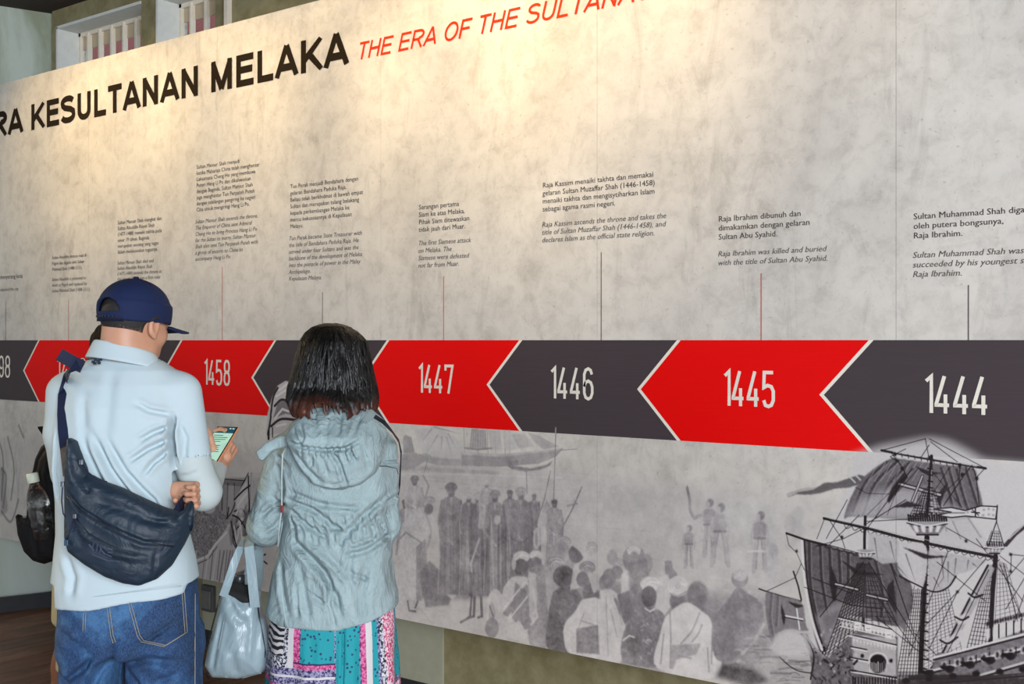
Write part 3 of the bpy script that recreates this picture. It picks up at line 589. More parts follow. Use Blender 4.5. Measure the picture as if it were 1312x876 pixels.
# sprit sail
line([(972, 754), (980, 757), (1000, 763), (1026, 770)], 1.8, 0.12); rope((982, 757), (1018, 740)); rope((1018, 740), (1026, 722)); line([(1016, 732), (1022, 750), (1026, 768)], 2.4, 0.12)
sail([(981, 757), (1000, 763), (1026, 771), (1032, 800), (1034, 808), (1010, 806), (994, 812), (989, 826), (983, 800), (980, 775)], 0.42, [[(988, 760), (986, 790), (990, 815)], [(996, 764), (994, 800)]], 0.1)
line([(1003, 788), (1028, 793)], 2.0, 0.85); line([(1020, 778), (1024, 806)], 2.0, 0.85); line([(1003, 790), (1028, 795)], 1, 0.12)
fill([(1000, 772), (1006, 790), (1004, 802), (1001, 790)], 0.14, 0.9); fill([(1008, 770), (1030, 776), (1020, 779)], 0.14, 0.9)
fill([(992, 815), (1010, 806), (1034, 812), (1040, 840), (1000, 842), (984, 830)], 0.80, 0.75, 5)
noise_ = sbox(rs.rand(CHEI, CWID).astype(np.float32), 1) - 0.5
VAL = np.clip(VAL + noise_ * 0.10, 0, 1)
img = bpy.data.images.new('mural_print', CWID, CHEI, alpha=True, float_buffer=False)
img.colorspace_settings.name = 'Non-Color'
buf = np.zeros((CHEI, CWID, 4), np.float32); buf[..., 0] = VAL; buf[..., 1] = ALP; buf[..., 2] = 0; buf[..., 3] = 1
img.pixels.foreach_set(buf.ravel()); img.update(); img.pack()
# ------------------------------------------------------------------ board materials
def printed(name, base_fn, rough=0.62, spec=0.15):
    """a printed sheet: its own ground colour with the picture printed over it (board coordinates)"""
    t = NT(name); geo = t.n('ShaderNodeNewGeometry'); sep = t.n('ShaderNodeSeparateXYZ'); t.l(geo.outputs['Position'], sep.inputs[0])
    u = t.math('DIVIDE', t.math('SUBTRACT', sep.outputs[0], X0), X1 - X0)
    v = t.math('DIVIDE', t.math('SUBTRACT', sep.outputs[2], Z0), Z1 - Z0)
    cb = t.n('ShaderNodeCombineXYZ'); t.l(u, cb.inputs[0]); t.l(v, cb.inputs[1])
    im = t.n('ShaderNodeTexImage'); im.image = img; im.extension = 'CLIP'; im.interpolation = 'Linear'
    t.l(cb.outputs[0], im.inputs[0]); sc_ = t.n('ShaderNodeSeparateColor'); t.l(im.outputs[0], sc_.inputs[0])
    ink = t.ramp(sc_.outputs[0], [(0.0, srgb(10, 7, 8)), (0.25, srgb(58, 50, 52)), (0.5, srgb(134, 128, 130)), (0.75, srgb(186, 180, 178)), (1.0, srgb(220, 214, 210))])
    g, b = base_fn(t, geo.outputs['Position'])
    t.base(t.mix(sc_.outputs[1], g, ink)); t.set(Roughness=rough)
    t.b.inputs['Specular IOR Level'].default_value = spec
    if b is not None: t.bump(b, 0.08, 0.003)
    return t.m
def plaster_ground(t, pos):
    n1 = t.noise(pos, 1.6, 8, 0.62, 0.6); n2 = t.noise(pos, 14.0, 7, 0.7, 0.4); n3 = t.noise(pos, 55.0, 4, 0.7)
    a = t.ramp(n1, [(0.30, srgb(168, 160, 153)), (0.5, srgb(198, 189, 179)), (0.72, srgb(216, 207, 196))])
    b = t.ramp(n2, [(0.30, srgb(150, 146, 142)), (0.52, srgb(205, 201, 194)), (0.8, srgb(226, 222, 214))])
    m = t.mix(0.38, a, b)
    sp = t.ramp(n3, [(0.30, (0.45, 0.45, 0.45)), (0.40, (1, 1, 1))])
    m = t.mix(0.5, m, sp, 'MULTIPLY')
    # dark streaks of the printed concrete
    mp = t.n('ShaderNodeMapping'); mp.inputs['Scale'].default_value = (3.0, 3.0, 0.8); t.l(pos, mp.inputs[0])
    st = t.ramp(t.noise(mp.outputs[0], 2.4, 6, 0.7, 1.0), [(0.55, (1, 1, 1)), (0.72, (0.74, 0.73, 0.72))])
    m = t.mix(0.8, m, st, 'MULTIPLY')
    return m, n2
def solid_ground(c, c2):
    def f(t, pos):
        mp = t.n('ShaderNodeMapping'); mp.inputs['Scale'].default_value = (2.0, 2.0, 60.0); t.l(pos, mp.inputs[0])
        n1 = t.noise(mp.outputs[0], 3.0, 5, 0.6)
        return t.mix(n1, c, c2), None
    return f
M_BOARD = printed('printed_concrete', plaster_ground)
M_RED = printed('printed_red', solid_ground(srgb(218, 0, 0), srgb(228, 4, 2)), rough=0.6)
M_DARK = printed('printed_charcoal', solid_ground(srgb(62, 53, 56), srgb(73, 63, 66)), rough=0.5)
M_WHITE = plain('print_white', srgb(226, 218, 204), 0.6)
M_OUT = printed('printed_cream', solid_ground(srgb(222, 214, 200), srgb(228, 220, 206)))
M_TITLE = plain('print_dark_brown', srgb(34, 25, 14), 0.7, spec=0.1)
M_TITLE2 = plain('print_orange_red', srgb(205, 50, 18), 0.7, spec=0.1)
M_TEXT = plain('print_text', srgb(58, 52, 46), 0.6)
M_TEXT2 = plain('print_text_grey', srgb(88, 82, 76), 0.6)
M_LINE_R = plain('print_line_red', srgb(196, 92, 72), 0.6)
M_LINE_G = plain('print_line_grey', srgb(96, 90, 88), 0.6)
M_EDGE = plain('board_edge', srgb(90, 84, 78), 0.7)

# ------------------------------------------------------------------ the board
TH = 0.05
BT = (W(0, 110)[1] + W(385, 4)[1]) / 2; BB = (W(0, 688)[1] + W(515, 795)[1] + W(925, 875)[1]) / 3
XL, XR = -6.19, 0.96
board = empty('timeline_mural', (0, 0, 0))
tag(board, 'long printed concrete-look history mural with red and charcoal timeline band', 'mural')
seams = [XL, -5.228, -4.198, -3.168, W(765, 500)[0], W(1148, 500)[0], -0.075, XR]
for i in range(len(seams) - 1):
    o = boxes('panel', [((seams[i] + 0.0006, 0.0, BB), (seams[i+1] - 0.0006, TH, BT))], M_BOARD, board, 0.0)
boxes('support_batten', [((XL + 0.1, TH, BB + 0.05), (XR - 0.1, 0.318, BB + 0.12)), ((XL + 0.1, TH, BT - 0.5), (XR - 0.1, 0.318, BT - 0.43))], M_EDGE, board)

# timeline arrows: each is bounded by a chevron < at either end
ZT = EYE + 0.001
ZB = EYE - np.mean([EYE - W(*p)[1] for p in ((352, 532), (665, 552), (867, 565), (1112, 579))])
def chev(tp, ap, bt):
    return W(*tp)[0], W(*ap)[0], W(*bt)[0]
ch = {'a': chev((49, 434), (31.5, 472), (51, 511)), 'c': chev((234.6, 434), (209.6, 478), (231, 524)), 'd': chev((354, 434), (323, 483), (352, 532)),
      'e': chev((496, 435), (465, 487), (499, 541)), 'f': chev((665, 435), (622, 491.5), (670, 552)), 'g': chev((867, 436), (817, 498), (873, 564)), 'h': chev((1113, 437), (1050, 506), (1120, 579))}
dxa = np.mean([c[0] - c[1] for c in ch.values()]); dxb = np.mean([c[2] - c[1] for c in ch.values()]); dx = (dxa + dxb) / 2
0 and print('chevron depth', dxa, dxb, {k: round(c[1], 3) for k, c in ch.items()}, 'band', ZB, 'board', BB, BT)
ap = {k: (c[0] + c[2]) / 2 - dx for k, c in ch.items()}
ap['b'] = (ap['a'] + ap['c']) / 2
ap['z'] = ap['a'] - 0.62; ap['i'] = ap['h'] + (ap['h'] - ap['g']); ap['j'] = ap['i'] + (ap['h'] - ap['g'])
order = ['z', 'a', 'b', 'c', 'd', 'e', 'f', 'g', 'h', 'i']
ZM = (ZT + ZB) / 2; GAP = 0.0075
def arrow(x0, x1, mat, last=None):
    if x1 > XR: x1 = XR - 0.002
    v2 = [(x0 + GAP, ZM), (x0 + dx + GAP, ZB), ((x1 + dx - GAP) if last is None else last, ZB), ((x1 - GAP) if last is None else last, ZM), ((x1 + dx - GAP) if last is None else last, ZT), (x0 + dx + GAP, ZT)]
    n = len(v2); v = [(max(a, XL), -0.0015, b) for a, b in v2] + [(max(a, XL), 0.0, b) for a, b in v2]
    f = [(0, 1, 2, 3), (0, 3, 4, 5)] + [(k, k + n, (k+1) % n + n, (k+1) % n) for k in range(n)]
    return pymesh('timeline_arrow', v, f, mat, board)
names = {0: 'charcoal', 1: 'red'}
for i, k in enumerate(order):
    nx = order[i+1] if i + 1 < len(order) else None
    red = i % 2 == 0 if False else (k in ('a', 'c', 'e', 'g', 'i'))
    o = arrow(ap[k], ap[nx] if nx else XR + 1, M_RED if red else M_DARK, None if nx else XR - 0.003)
    o['label'] = ('bright red' if red else 'charcoal grey') + ' printed arrow of the timeline'
# white outline behind the arrows
for k in order:
    vv, ff = [], []
    x = ap[k]
    if x + dx < XL: continue
    n = len(vv); q = GAP * 0.98
    for (a, b) in ((x - q, ZM), (x + dx - q, ZB), (x + dx + q, ZB), (x + q, ZM), (x + dx + q, ZT), (x + dx - q, ZT)): vv.append((max(a, XL), -0.0008, b))
    ff += [(n, n+1, n+2, n+3), (n, n+3, n+4, n+5)]
    o = pymesh('arrow_outline', vv, ff, M_OUT, board); o['label'] = 'cream chevron outline between two arrows'

# years, in a narrow round-cornered hand: strokes in a 0..1 x 0..2 box
GL = {'1': [[(0.05, 1.72), (0.42, 1.98), (0.42, 0)]],
      '4': [[(0.62, 2.0), (0.06, 0.52), (0.06, 0.44), (0.95, 0.44)], [(0.70, 1.02), (0.70, 0.0)]],
      '5': [[(0.86, 1.95), (0.12, 1.95), (0.08, 1.1), (0.4, 1.22), (0.72, 1.15), (0.88, 0.9), (0.88, 0.4), (0.72, 0.12), (0.48, 0.04), (0.22, 0.1), (0.08, 0.38)]],
      '6': [[(0.86, 1.6), (0.74, 1.86), (0.5, 1.96), (0.24, 1.86), (0.1, 1.6), (0.1, 0.42), (0.24, 0.14), (0.5, 0.04), (0.76, 0.14), (0.9, 0.42), (0.9, 0.8), (0.76, 1.08), (0.5, 1.18), (0.24, 1.08), (0.1, 0.82)]],
      '7': [[(0.06, 1.62), (0.06, 1.95), (0.92, 1.95), (0.42, 0.0)]],
      '8': [[(0.5, 1.05), (0.2, 1.16), (0.12, 1.4), (0.14, 1.72), (0.3, 1.92), (0.5, 1.96), (0.7, 1.92), (0.86, 1.72), (0.88, 1.4), (0.8, 1.16), (0.5, 1.05)], [(0.5, 1.05), (0.2, 0.94), (0.1, 0.66), (0.1, 0.36), (0.26, 0.1), (0.5, 0.04), (0.74, 0.1), (0.9, 0.36), (0.9, 0.66), (0.8, 0.94), (0.5, 1.05)]],
      '9': [[(0.14, 0.4), (0.26, 0.14), (0.5, 0.04), (0.76, 0.14), (0.9, 0.4), (0.9, 1.58), (0.76, 1.86), (0.5, 1.96), (0.24, 1.86), (0.1, 1.58), (0.1, 1.2), (0.24, 0.92), (0.5, 0.82), (0.76, 0.92), (0.9, 1.18)]]}
def ribbon(v, f, p, hw, y):
    """mitred flat ribbon through 2-D points, one quad per stroke piece"""
    p = [np.array(q, float) for q in p]; closed = np.hypot(*(p[0] - p[-1])) < 1e-6
    if closed: p = p[:-1]
    n = len(p); k0 = len(v)
    for i in range(n):
        a = p[i] - p[i-1] if (i or closed) else p[1] - p[0]
        b = p[(i+1) % n] - p[i] if (i < n-1 or closed) else a
        a = a / np.hypot(*a); b = b / np.hypot(*b)
        na, nb_ = np.array((-a[1], a[0])), np.array((-b[1], b[0])); m = na + nb_; L = np.hypot(*m)
        m = na if L < 0.3 else m / L
        d = hw / max(float(m @ na), 0.45)
        v.append((p[i][0] - m[0]*d, y, p[i][1] - m[1]*d)); v.append((p[i][0] + m[0]*d, y, p[i][1] + m[1]*d))
    for i in range(n if closed else n - 1):
        j = (i + 1) % n
        f.append((k0+2*i, k0+2*j, k0+2*j+1, k0+2*i+1))
def year(txt, x0, x1, zb, zt, y=-0.0022):
    v, f = [], []; h = (zt - zb) / 2.0; sw = (zt - zb) * 0.049
    ws = [0.42 if c == '1' else 1.0 for c in txt]; u = (x1 - x0) / (sum(ws) + 0.30 * (len(txt) - 1)); x = x0
    for ch_, w_ in zip(txt, ws):
        for j, st in enumerate(GL[ch_]): ribbon(v, f, [(x + a * u, zb + b * h) for a, b in st], sw, y - 0.0006 * j)
        x += (w_ + 0.30) * u
    return pymesh('year_number', v, f, M_WHITE, board)
def arc(cx, cz, rx, rz, a0, a1, n=12): return [(cx + rx*math.cos(math.radians(a0 + (a1-a0)*i/n)), cz + rz*math.sin(math.radians(a0 + (a1-a0)*i/n))) for i in range(n+1)]
def glyphs(t):
    """capitals as strokes of half width t in a box of cap height 1: (advance, strokes)"""
    G = {}
    G['K'] = (0.72, [[(t+.04, 0), (t+.04, 1)], [(0.66, 1), (0.14, 0.36)], [(0.30, 0.56), (0.68, 0)]])
    G['E'] = (0.68, [[(0.63, 1-t), (t+.04, 1-t), (t+.04, t), (0.64, t)], [(0.1, 0.52), (0.60, 0.52)]])
    G['S'] = (0.68, [arc(0.33, 0.745, 0.25, 0.255-t, 20, 180, 9) + [(0.10, 0.66), (0.2, 0.57), (0.33, 0.53), (0.47, 0.49), (0.58, 0.41)] + arc(0.33, 0.27, 0.27, 0.27-t, 0, -165, 9)])
    G['U'] = (0.72, [[(t+.05, 1), (t+.05, 0.36)] + arc(0.36, 0.34, 0.31-t, 0.34-t, 180, 360, 12)[1:-1] + [(0.67-t, 0.36), (0.67-t, 1)]])
    G['L'] = (0.60, [[(t+.04, 1), (t+.04, t), (0.57, t)]])
    G['T'] = (0.62, [[(0.02, 1-t), (0.60, 1-t)], [(0.31, 1), (0.31, 0)]])
    G['A'] = (0.72, [[(t*0.55, 0), (0.36, 1-t*.3)], [(0.36, 1-t*.3), (0.72-t*0.55, 0)], [(0.17, 0.30), (0.55, 0.30)]])
    G['N'] = (0.72, [[(t+.04, 0), (t+.04, 1)], [(t+.02, 0.97), (0.69-t, 0.03)], [(0.68-t, 0), (0.68-t, 1)]])
    G['M'] = (0.84, [[(t+.04, 0), (t+.04, 1)], [(t+.02, 0.97), (0.42, 0.06)], [(0.42, 0.06), (0.82-t, 0.97)], [(0.80-t, 0), (0.80-t, 1)]])
    G['R'] = (0.72, [[(t+.04, 0), (t+.04, 1-t), (0.42, 1-t)] + arc(0.42, 0.735, 0.24-t*.3, 0.265-t, 80, -80, 9) + [(0.42, 0.45+t*.4), (0.12, 0.45+t*.4)], [(0.38, 0.47), (0.66, 0)]])
    G['O'] = (0.78, [arc(0.39, 0.5, 0.36-t*.8, 0.51-t, 90, 450, 24)])
    G['F'] = (0.62, [[(0.60, 1-t), (t+.04, 1-t), (t+.04, 0)], [(0.1, 0.50), (0.55, 0.50)]])
    G['H'] = (0.72, [[(t+.04, 0), (t+.04, 1)], [(0.68-t, 0), (0.68-t, 1)], [(0.1, 0.52), (0.62, 0.52)]])
    G[' '] = (0.30, [])
    return G
def headline(txt, x0, x1, zb, cap, mat, t, shear=0.0, fit=None, name='title_lettering'):
    """fit: how much of the text spans x0..x1"""
    G = glyphs(t); fit = fit or txt
    u = (x1 - x0) / (sum(G[c][0] + 0.035 for c in fit) - 0.035 + shear * 0.9); x = x0; out = []
    for c in txt:
        if c != ' ':
            v, f = [], []
            for j, st in enumerate(G[c][1]):
                k0 = len(v); ribbon(v, f, [(x + (a + shear * b) * u, zb + b * cap) for a, b in st], t * cap * (0.5 + 0.5 * u / cap), -0.0014 - 0.0005 * j)
                v[k0:] = [(q[0], q[1], min(max(q[2], zb - 0.002), zb + cap + 0.002)) for q in v[k0:]]
            out.append(pymesh(name, v, f, mat, board))
        x += (G[c][0] + 0.035) * u
    return out
for txt, pl, pr, py in (('98', -1.0, 13.5, 456), ('1488', 73.5, 111, 460), ('1458', 262.5, 295, 461), ('1447', 537, 581, 467), ('1446', 706.5, 760.5, 471), ('1445', 928.5, 993, 476), ('1444', 1186, 1266, 482)):
    z1 = W((pl + pr) / 2, {456: 456, 460: 459, 461: 461.5, 467: 467.5, 471: 471, 476: 475.5, 482: 482}[py])[1]
    z0 = W((pl + pr) / 2, {456: 483, 460: 487, 461: 493, 467: 503.5, 471: 511, 476: 520.5, 482: 530}[py])[1]
    if txt == '1488': txt = '1488'
    o = year(txt, W(pl, 450)[0], W(pr, 450)[0], z0, z1)
    o['label'] = 'white year ending %s on the band' % txt if len(txt) < 4 else 'white year %s on the band' % txt

def text(body, px0, pyb, px1, cap_px=None, mat=None, italic=False, bold=0.0, fit_line=0, lines_py=None, y=-0.0014, name='caption', cap_m=None, space=None):
    """lettering as a flat mesh: starts at px0, first baseline pyb, line fit_line ends at px1"""
    x0, zb = W(px0, pyb); x1, _ = W(px1, pyb)
    lines = body.split('\n')
    c = bpy.data.curves.new('t', 'FONT'); c.size = 1.0; c.resolution_u = 2
    if italic: c.shear = 0.22
    if bold: c.offset = bold
    c.body = lines[fit_line]; ob = bpy.data.objects.new('t', c); COL.objects.link(ob); bpy.context.view_layer.update()
    wd = ob.dimensions.x
    sx = (x1 - x0) / wd
    if cap_m: sz = cap_m / 0.70
    else: sz = sx / 1.064
    c.body = body
    if lines_py is not None and len(lines) > 1:
        pitch = (zb - W(px0, lines_py)[1]) / (len(lines) - 1); c.space_line = pitch / sz
    bpy.context.view_layer.update()
    me = bpy.data.meshes.new_from_object(ob)
    bpy.data.objects.remove(ob)
    # face count kept small; stand the text up on the board
    n = len(me.vertices); co = np.empty(n * 3, np.float32); me.vertices.foreach_get('co', co); co = co.reshape(-1, 3)
    out = np.stack([x0 + co[:, 0] * sx, np.full(n, y), zb + co[:, 1] * sz], 1); me.vertices.foreach_set('co', out.astype(np.float32).ravel()); me.update()
    me.name = name
    me.materials.clear()
    return link(name, me, mat, board)
capT = W(39, 134)[1] - W(39, 167)[1]; zT = W(39, 167.3)[1]
TK = headline('KESULTANAN MELAKA', W(39, 0)[0], W(447, 0)[0], zT, capT, M_TITLE, 0.092)
headline('RA', XL + 0.012, W(30, 0)[0], zT, capT, M_TITLE, 0.092)
headline('THE ERA OF THE SULTANATE', W(457, 0)[0], W(668, 0)[0], W(462, 76.5)[1], W(468, 54)[1] - W(468, 76)[1], M_TITLE2, 0.062, 0.22, 'THE ERA OF THE', 'subtitle_lettering')
CAP = [
 ('Sultan Muhammad Shah digantikan\noleh putera bongsunya,\nRaja Ibrahim.', 1170.5, 281, 1232.3, 2, 305.5, 0),
 ('Sultan Muhammad Shah was\nsucceeded by his youngest son,\nRaja Ibrahim.', 1169.3, 330.5, 1231.5, 2, 355, 1),
 ('Raja Ibrahim dibunuh dan\ndimakamkan dengan gelaran\nSultan Abu Syahid.', 920.7, 284, 1037, 1, 307, 0),
 ('Raja Ibrahim was killed and buried\nwith the title of Sultan Abu Syahid.', 919.8, 328.5, 1059, 0, 340, 1),
 ('Raja Kassim menaiki takhta dan memakai\ngelaran Sultan Muzaffar Shah (1446-1458)\nmenaiki takhta dan mengisytiharkan Islam\nsebagai agama rasmi negeri.', 695.3, 240.5, 839, 1, 271, 0),
 ('Raja Kassim ascends the throne and takes the\ntitle of Sultan Muzaffar Shah (1446-1458), and\ndeclares Islam as the official state religion.', 694.3, 291, 853, 0, 310.7, 1),
 ('Serangan pertama\nSiam ke atas Melaka.\nPihak Siam ditewaskan\ntidak jauh dari Muar.', 536.7, 268.5, 601, 2, 297, 0),
 ('The first Siamese attack\non Melaka. The\nSiamese were defeated\nnot far from Muar.', 535.8, 314.5, 603, 0, 343, 1),
 ('Tun Perak menjadi Bendahara dengan\ngelaran Bendahara Paduka Raja.\nBeliau telah berkhidmat di bawah empat\nSultan dan merupakan tulang belakang\nkepada perkembangan Melaka ke\nmercu kekuasaannya di Kepulauan\nMelayu.', 372, 241.6, 465, 2, 292.6, 0),
 ('Tun Perak became State Treasurer with\nthe title of Bendahara Paduka Raja. He\nserved under four Sultans and was the\nbackbone of the development of Melaka\ninto the pinnacle of power in the Malay\nArchipelago.\nKepulauan Melayu.', 370.2, 308, 463, 0, 359.5, 1),
 ('Sultan Mansur Shah menjadi\nketika Maharaja China telah menghantar\nLaksamana Cheng Ho yang membawa\nPuteri Hang Li Po dan dikahwinkan\ndengan Baginda. Sultan Mansur Shah\njuga menghantar Tun Perpateh Puteh\ndengan sebilangan pengiring ke negeri\nCina untuk mengiringi Hang Li Po.', 252, 216.5, 332.5, 1, 271, 0),
 ('Sultan Mansur Shah ascends the throne.\nThe Emperor of China sent Admiral\nCheng Ho to bring Princess Hang Li Po\nfor the Sultan to marry. Sultan Mansur\nShah also sent Tun Perpateh Puteh with\na group of escorts to China to\naccompany Hang Li Po.', 250.3, 286.5, 330, 0, 334, 1),
 ('Sultan Mansur Shah mangkat dan\nSultan Alauddin Riayat Shah\n(1477-1488) menaiki takhta pada\numur 19 tahun. Baginda\nmerupakan seorang yang tegas\ndalam melaksanakan tugasnya.', 151, 287.5, 207, 0, 325, 0),
 ('Sultan Mansur Shah died and\nSultan Alauddin Riayat Shah\n(1477-1488) ascends the throne at\nthe age of 19. He was a firm ruler', 150.3, 339, 207, 2, 359.6, 1),
 ('Sultan Alauddin diracun mati di\nPagoh dan diganti oleh Sultan\nMahmud Shah (1488-1511).', 67, 332, 110.7, 0, 347, 0),
 ('Sultan Alauddin is poisoned to\ndeath at Pagoh and replaced by\nSultan Mahmud Shah (1488-1511).', 66.5, 360, 115.5, 2, 374.5, 1),
 ('menyerang kota', 0.5, 357.5, 29, 0, None, 0),
 ('attacked the city', 0.5, 373, 24, 0, None, 1)]
for body, a, b, c, fl, ly, it in CAP:
    text(body, a, b, c, mat=M_TEXT2 if it else M_TEXT, italic=bool(it), fit_line=fl, lines_py=ly, name='caption')
for i, (px, y0, red) in enumerate(((7.5, 388, 0), (88, 383, 1), (285, 342, 1), (413.4, 374, 0), (568.5, 354, 1), (770.5, 323, 0), (975.5, 350, 1), (1241, 365, 0))):
    x, z = W(px, y0); hw = 0.0016
    pymesh('leader_line', [(x - hw, -0.0012, ZT), (x + hw, -0.0012, ZT), (x + hw, -0.0012, z), (x - hw, -0.0012, z)], [(0, 1, 2, 3)], M_LINE_R if red else M_LINE_G, board)

# ------------------------------------------------------------------ the room
t = NT('olive_plaster'); co = t.coord(); n1 = t.noise(co, 1.2, 6, 0.6); n2 = t.noise(co, 9, 6, 0.65)
t.base(t.mix(t.ramp(n2, [(0.35, (0, 0, 0)), (0.7, (1, 1, 1))]), srgb(118, 108, 74), srgb(146, 138, 104))); t.set(Roughness=0.8); t.bump(n2, 0.15, 0.004); M_WALL = t.m
t = NT('pale_plaster'); co = t.coord((1, 1, 0.35)); n1 = t.noise(co, 1.8, 6, 0.6, 1.0)
t.base(t.ramp(n1, [(0.36, srgb(138, 144, 122)), (0.5, srgb(176, 184, 172)), (0.7, srgb(188, 198, 192))])); t.set(Roughness=0.75); M_WALL2 = t.m
M_LINTEL = plain('window_trim_grey', srgb(120, 116, 96), 0.7); M_REVEAL = plain('reveal_white', srgb(214, 214, 208), 0.6)
M_FRAME = plain('frame_cream', srgb(222, 210, 192), 0.5); M_CEIL = plain('dark_ceiling', srgb(52, 34, 26), 0.8, var=0.3, scale=6)
M_SKIRT = plain('skirting_black', srgb(34, 34, 38), 0.6, var=0.35, scale=18, bump=0.3)
YB = DW - DP
CX = B(69, 14)[0]; CZ = B(69, 14)[1]
w1l, w1r = B(73, 35)[0], B(181, 0)[0]; w2l, w2r = B(201, 0)[0], B(276, 0)[0]
whz = B(73, 35)[1]; wsz = 2.35
0 and print('corner', CX, CZ, 'windows', w1l, w1r, w2l, w2r, whz)
WT = 0.15
XE = 6.4
boxes('wall_back', [((CX - 0.02, YB, 0), (XE, YB + WT, wsz)), ((CX - 0.02, YB, whz), (XE, YB + WT, CZ + 0.6)), ((CX - 0.02, YB, wsz), (w1l, YB + WT, whz)),
      ((w1r, YB, wsz), (w2l, YB + WT, whz)), ((w2r, YB, wsz), (XE, YB + WT, whz))], M_WALL)['kind'] = 'structure'
xa = B(297, 0)[0]; 
boxes('trim_1', [((B(293, 30)[0], YB - 0.03, wsz), (xa, YB, CZ))], M_FRAME)['kind'] = 'structure'
def win(idx, xl, xr, bars):
    root = empty('window_%d' % idx, (0, 0, 0)); root['kind'] = 'structure'
    d0, d1 = YB + 0.13, YB + 0.17
    fw = 0.035
    boxes('window_frame', [((xl, d0, wsz), (xl + fw, d1, whz)), ((xr - fw, d0, wsz), (xr, d1, whz)), ((xl, d0, whz - fw), (xr, d1, whz)), ((xl, d0, wsz), (xr, d1, wsz + fw))], M_FRAME, root, 0.004)
    boxes('reveal_lining', [((xl - 0.004, YB - 0.004, wsz), (xl + 0.012, d0, whz)), ((xr - 0.012, YB + 0.01, wsz), (xr, d0, whz)), ((xl, YB - 0.004, whz - 0.012), (xr, d0, whz + 0.004)), ((xl, YB, wsz), (xr, d0, wsz + 0.012))], M_REVEAL, root)
    for i in range(1, bars + 1):
        x = xl + (xr - xl) * i / (bars + 1)
        boxes('window_bar', [((x - 0.009, d0 - 0.01, wsz), (x + 0.009, d0 + 0.02, whz - 0.02))], M_FRAME, root, 0.003)
    boxes('eave_strip', [((xl, d0 + 0.015, whz - 0.11), (xr, d0 + 0.022, whz - 0.02))], plain('eave_cream', srgb(186, 168, 140), 0.7), root)  # cream strip added in the frame, standing in for the eave outside
    boxes('pane', [((xl + 0.02, d1 - 0.02, wsz), (xr - 0.02, d1 - 0.014, whz))], M_GLASS, root)
    return root
t = NT('window_glass'); t.base((0.9, 0.95, 0.95, 1)); t.set(Roughness=0.02); t.b.inputs['Transmission Weight'].default_value = 1.0; t.b.inputs['IOR'].default_value = 1.05; M_GLASS = t.m
wr = win(1, w1l, w1r, 6); win(2, w2l, w2r, 3)
# left end wall swings away from the corner
dl = Vector((-0.335, -0.942, 0)); nrm = Vector((-0.942, 0.335, 0)); c0 = Vector((CX, YB, 0)); c1 = c0 + dl * 7.5
v = [c0 + Vector((0, 0.2, 0)), c1, c1 + nrm * 0.2, c0 + nrm * 0.2 + Vector((0, 0.2, 0))]
v = [tuple(p) for p in v] + [(p.x, p.y, CZ + 0.6) for p in v]
pymesh('wall_left', v, [(3, 2, 1, 0), (4, 5, 6, 7), (0, 1, 5, 4), (1, 2, 6, 5), (2, 3, 7, 6), (3, 0, 4, 7)], M_WALL2)['kind'] = 'structure'
boxes('ceiling', [((-9.5, -8, CZ), (XE, YB + 0.02, CZ + 0.1))], M_CEIL)['kind'] = 'structure'
boxes('wall_right', [((XE, -8, 0), (XE + 0.2, YB + 0.1, CZ + 0.1))], M_WALL)['kind'] = 'structure'
v = [tuple(c0 + Vector((0, 0, 0.0))), tuple(c1)]
nn = -nrm * 0.02
def strip(name, a, b, n, z0, z1, mat):
    q = [a, b, b + n, a + n]; v = [(p.x, p.y, z0) for p in q] + [(p.x, p.y, z1) for p in q]
    o = pymesh(name, v, [(3, 2, 1, 0), (4, 5, 6, 7), (0, 1, 5, 4), (1, 2, 6, 5), (2, 3, 7, 6), (3, 0, 4, 7)], mat); o['kind'] = 'structure'; return o
strip('baseboard_left', c0, c1, nn, 0, 0.085, M_SKIRT)
boxes('baseboard_back', [((CX, YB - 0.02, 0), (XE, YB, 0.085))], M_SKIRT)['kind'] = 'structure'
# floor boards run square to the mural
t = NT('floor_wood'); oi = t.n('ShaderNodeObjectInfo'); co = t.coord((6, 0.7, 1)); n1 = t.noise(co, 2.2, 7, 0.65, 1.2); n2 = t.noise(t.coord(), 3.0, 5, 0.6)
cc = t.ramp(n1, [(0.25, srgb(104, 62, 42)), (0.5, srgb(156, 104, 76)), (0.78, srgb(196, 158, 130))])
dk = t.ramp(n2, [(0.35, (0.45, 0.42, 0.4)), (0.65, (1, 1, 1))])
va = t.math('ADD', t.math('MULTIPLY', oi.outputs['Random'], 0.55), 0.65)
cm = t.mix(0.75, cc, dk, 'MULTIPLY'); cv = t.n('ShaderNodeVectorMath', operation='SCALE'); t.l(cm, cv.inputs[0]); t.l(va, cv.inputs['Scale'])
t.l(cv.outputs[0], t.b.inputs['Base Color']); t.set(Roughness=0.45); t.bump(n1, 0.2, 0.003); M_FLOOR = t.m
fl = boxes('floor', [((-9.6, -8.0, -0.06), (XE, YB + 0.1, -0.012))], plain('subfloor', srgb(30, 20, 15), 0.9)); fl['kind'] = 'structure'
rnd = random.Random(3); x = -9.4; k = 0; base = None
while x < 2.9:
    wdt = 0.19
    y1 = YB; yy = YB - rnd.uniform(0.8, 2.6)
    while y1 > -7.4:
        v, f = [], []; dz = rnd.uniform(-0.0015, 0.0005)
        box(v, f, (x + 0.0025, max(yy, -7.6) + 0.0015, -0.03), (x + wdt - 0.0025, y1 - 0.0015, dz))
        o = pymesh('plank', v, f, M_FLOOR, fl); k += 1
        y1 = yy; yy -= rnd.uniform(2.2, 3.2)
    x += wdt
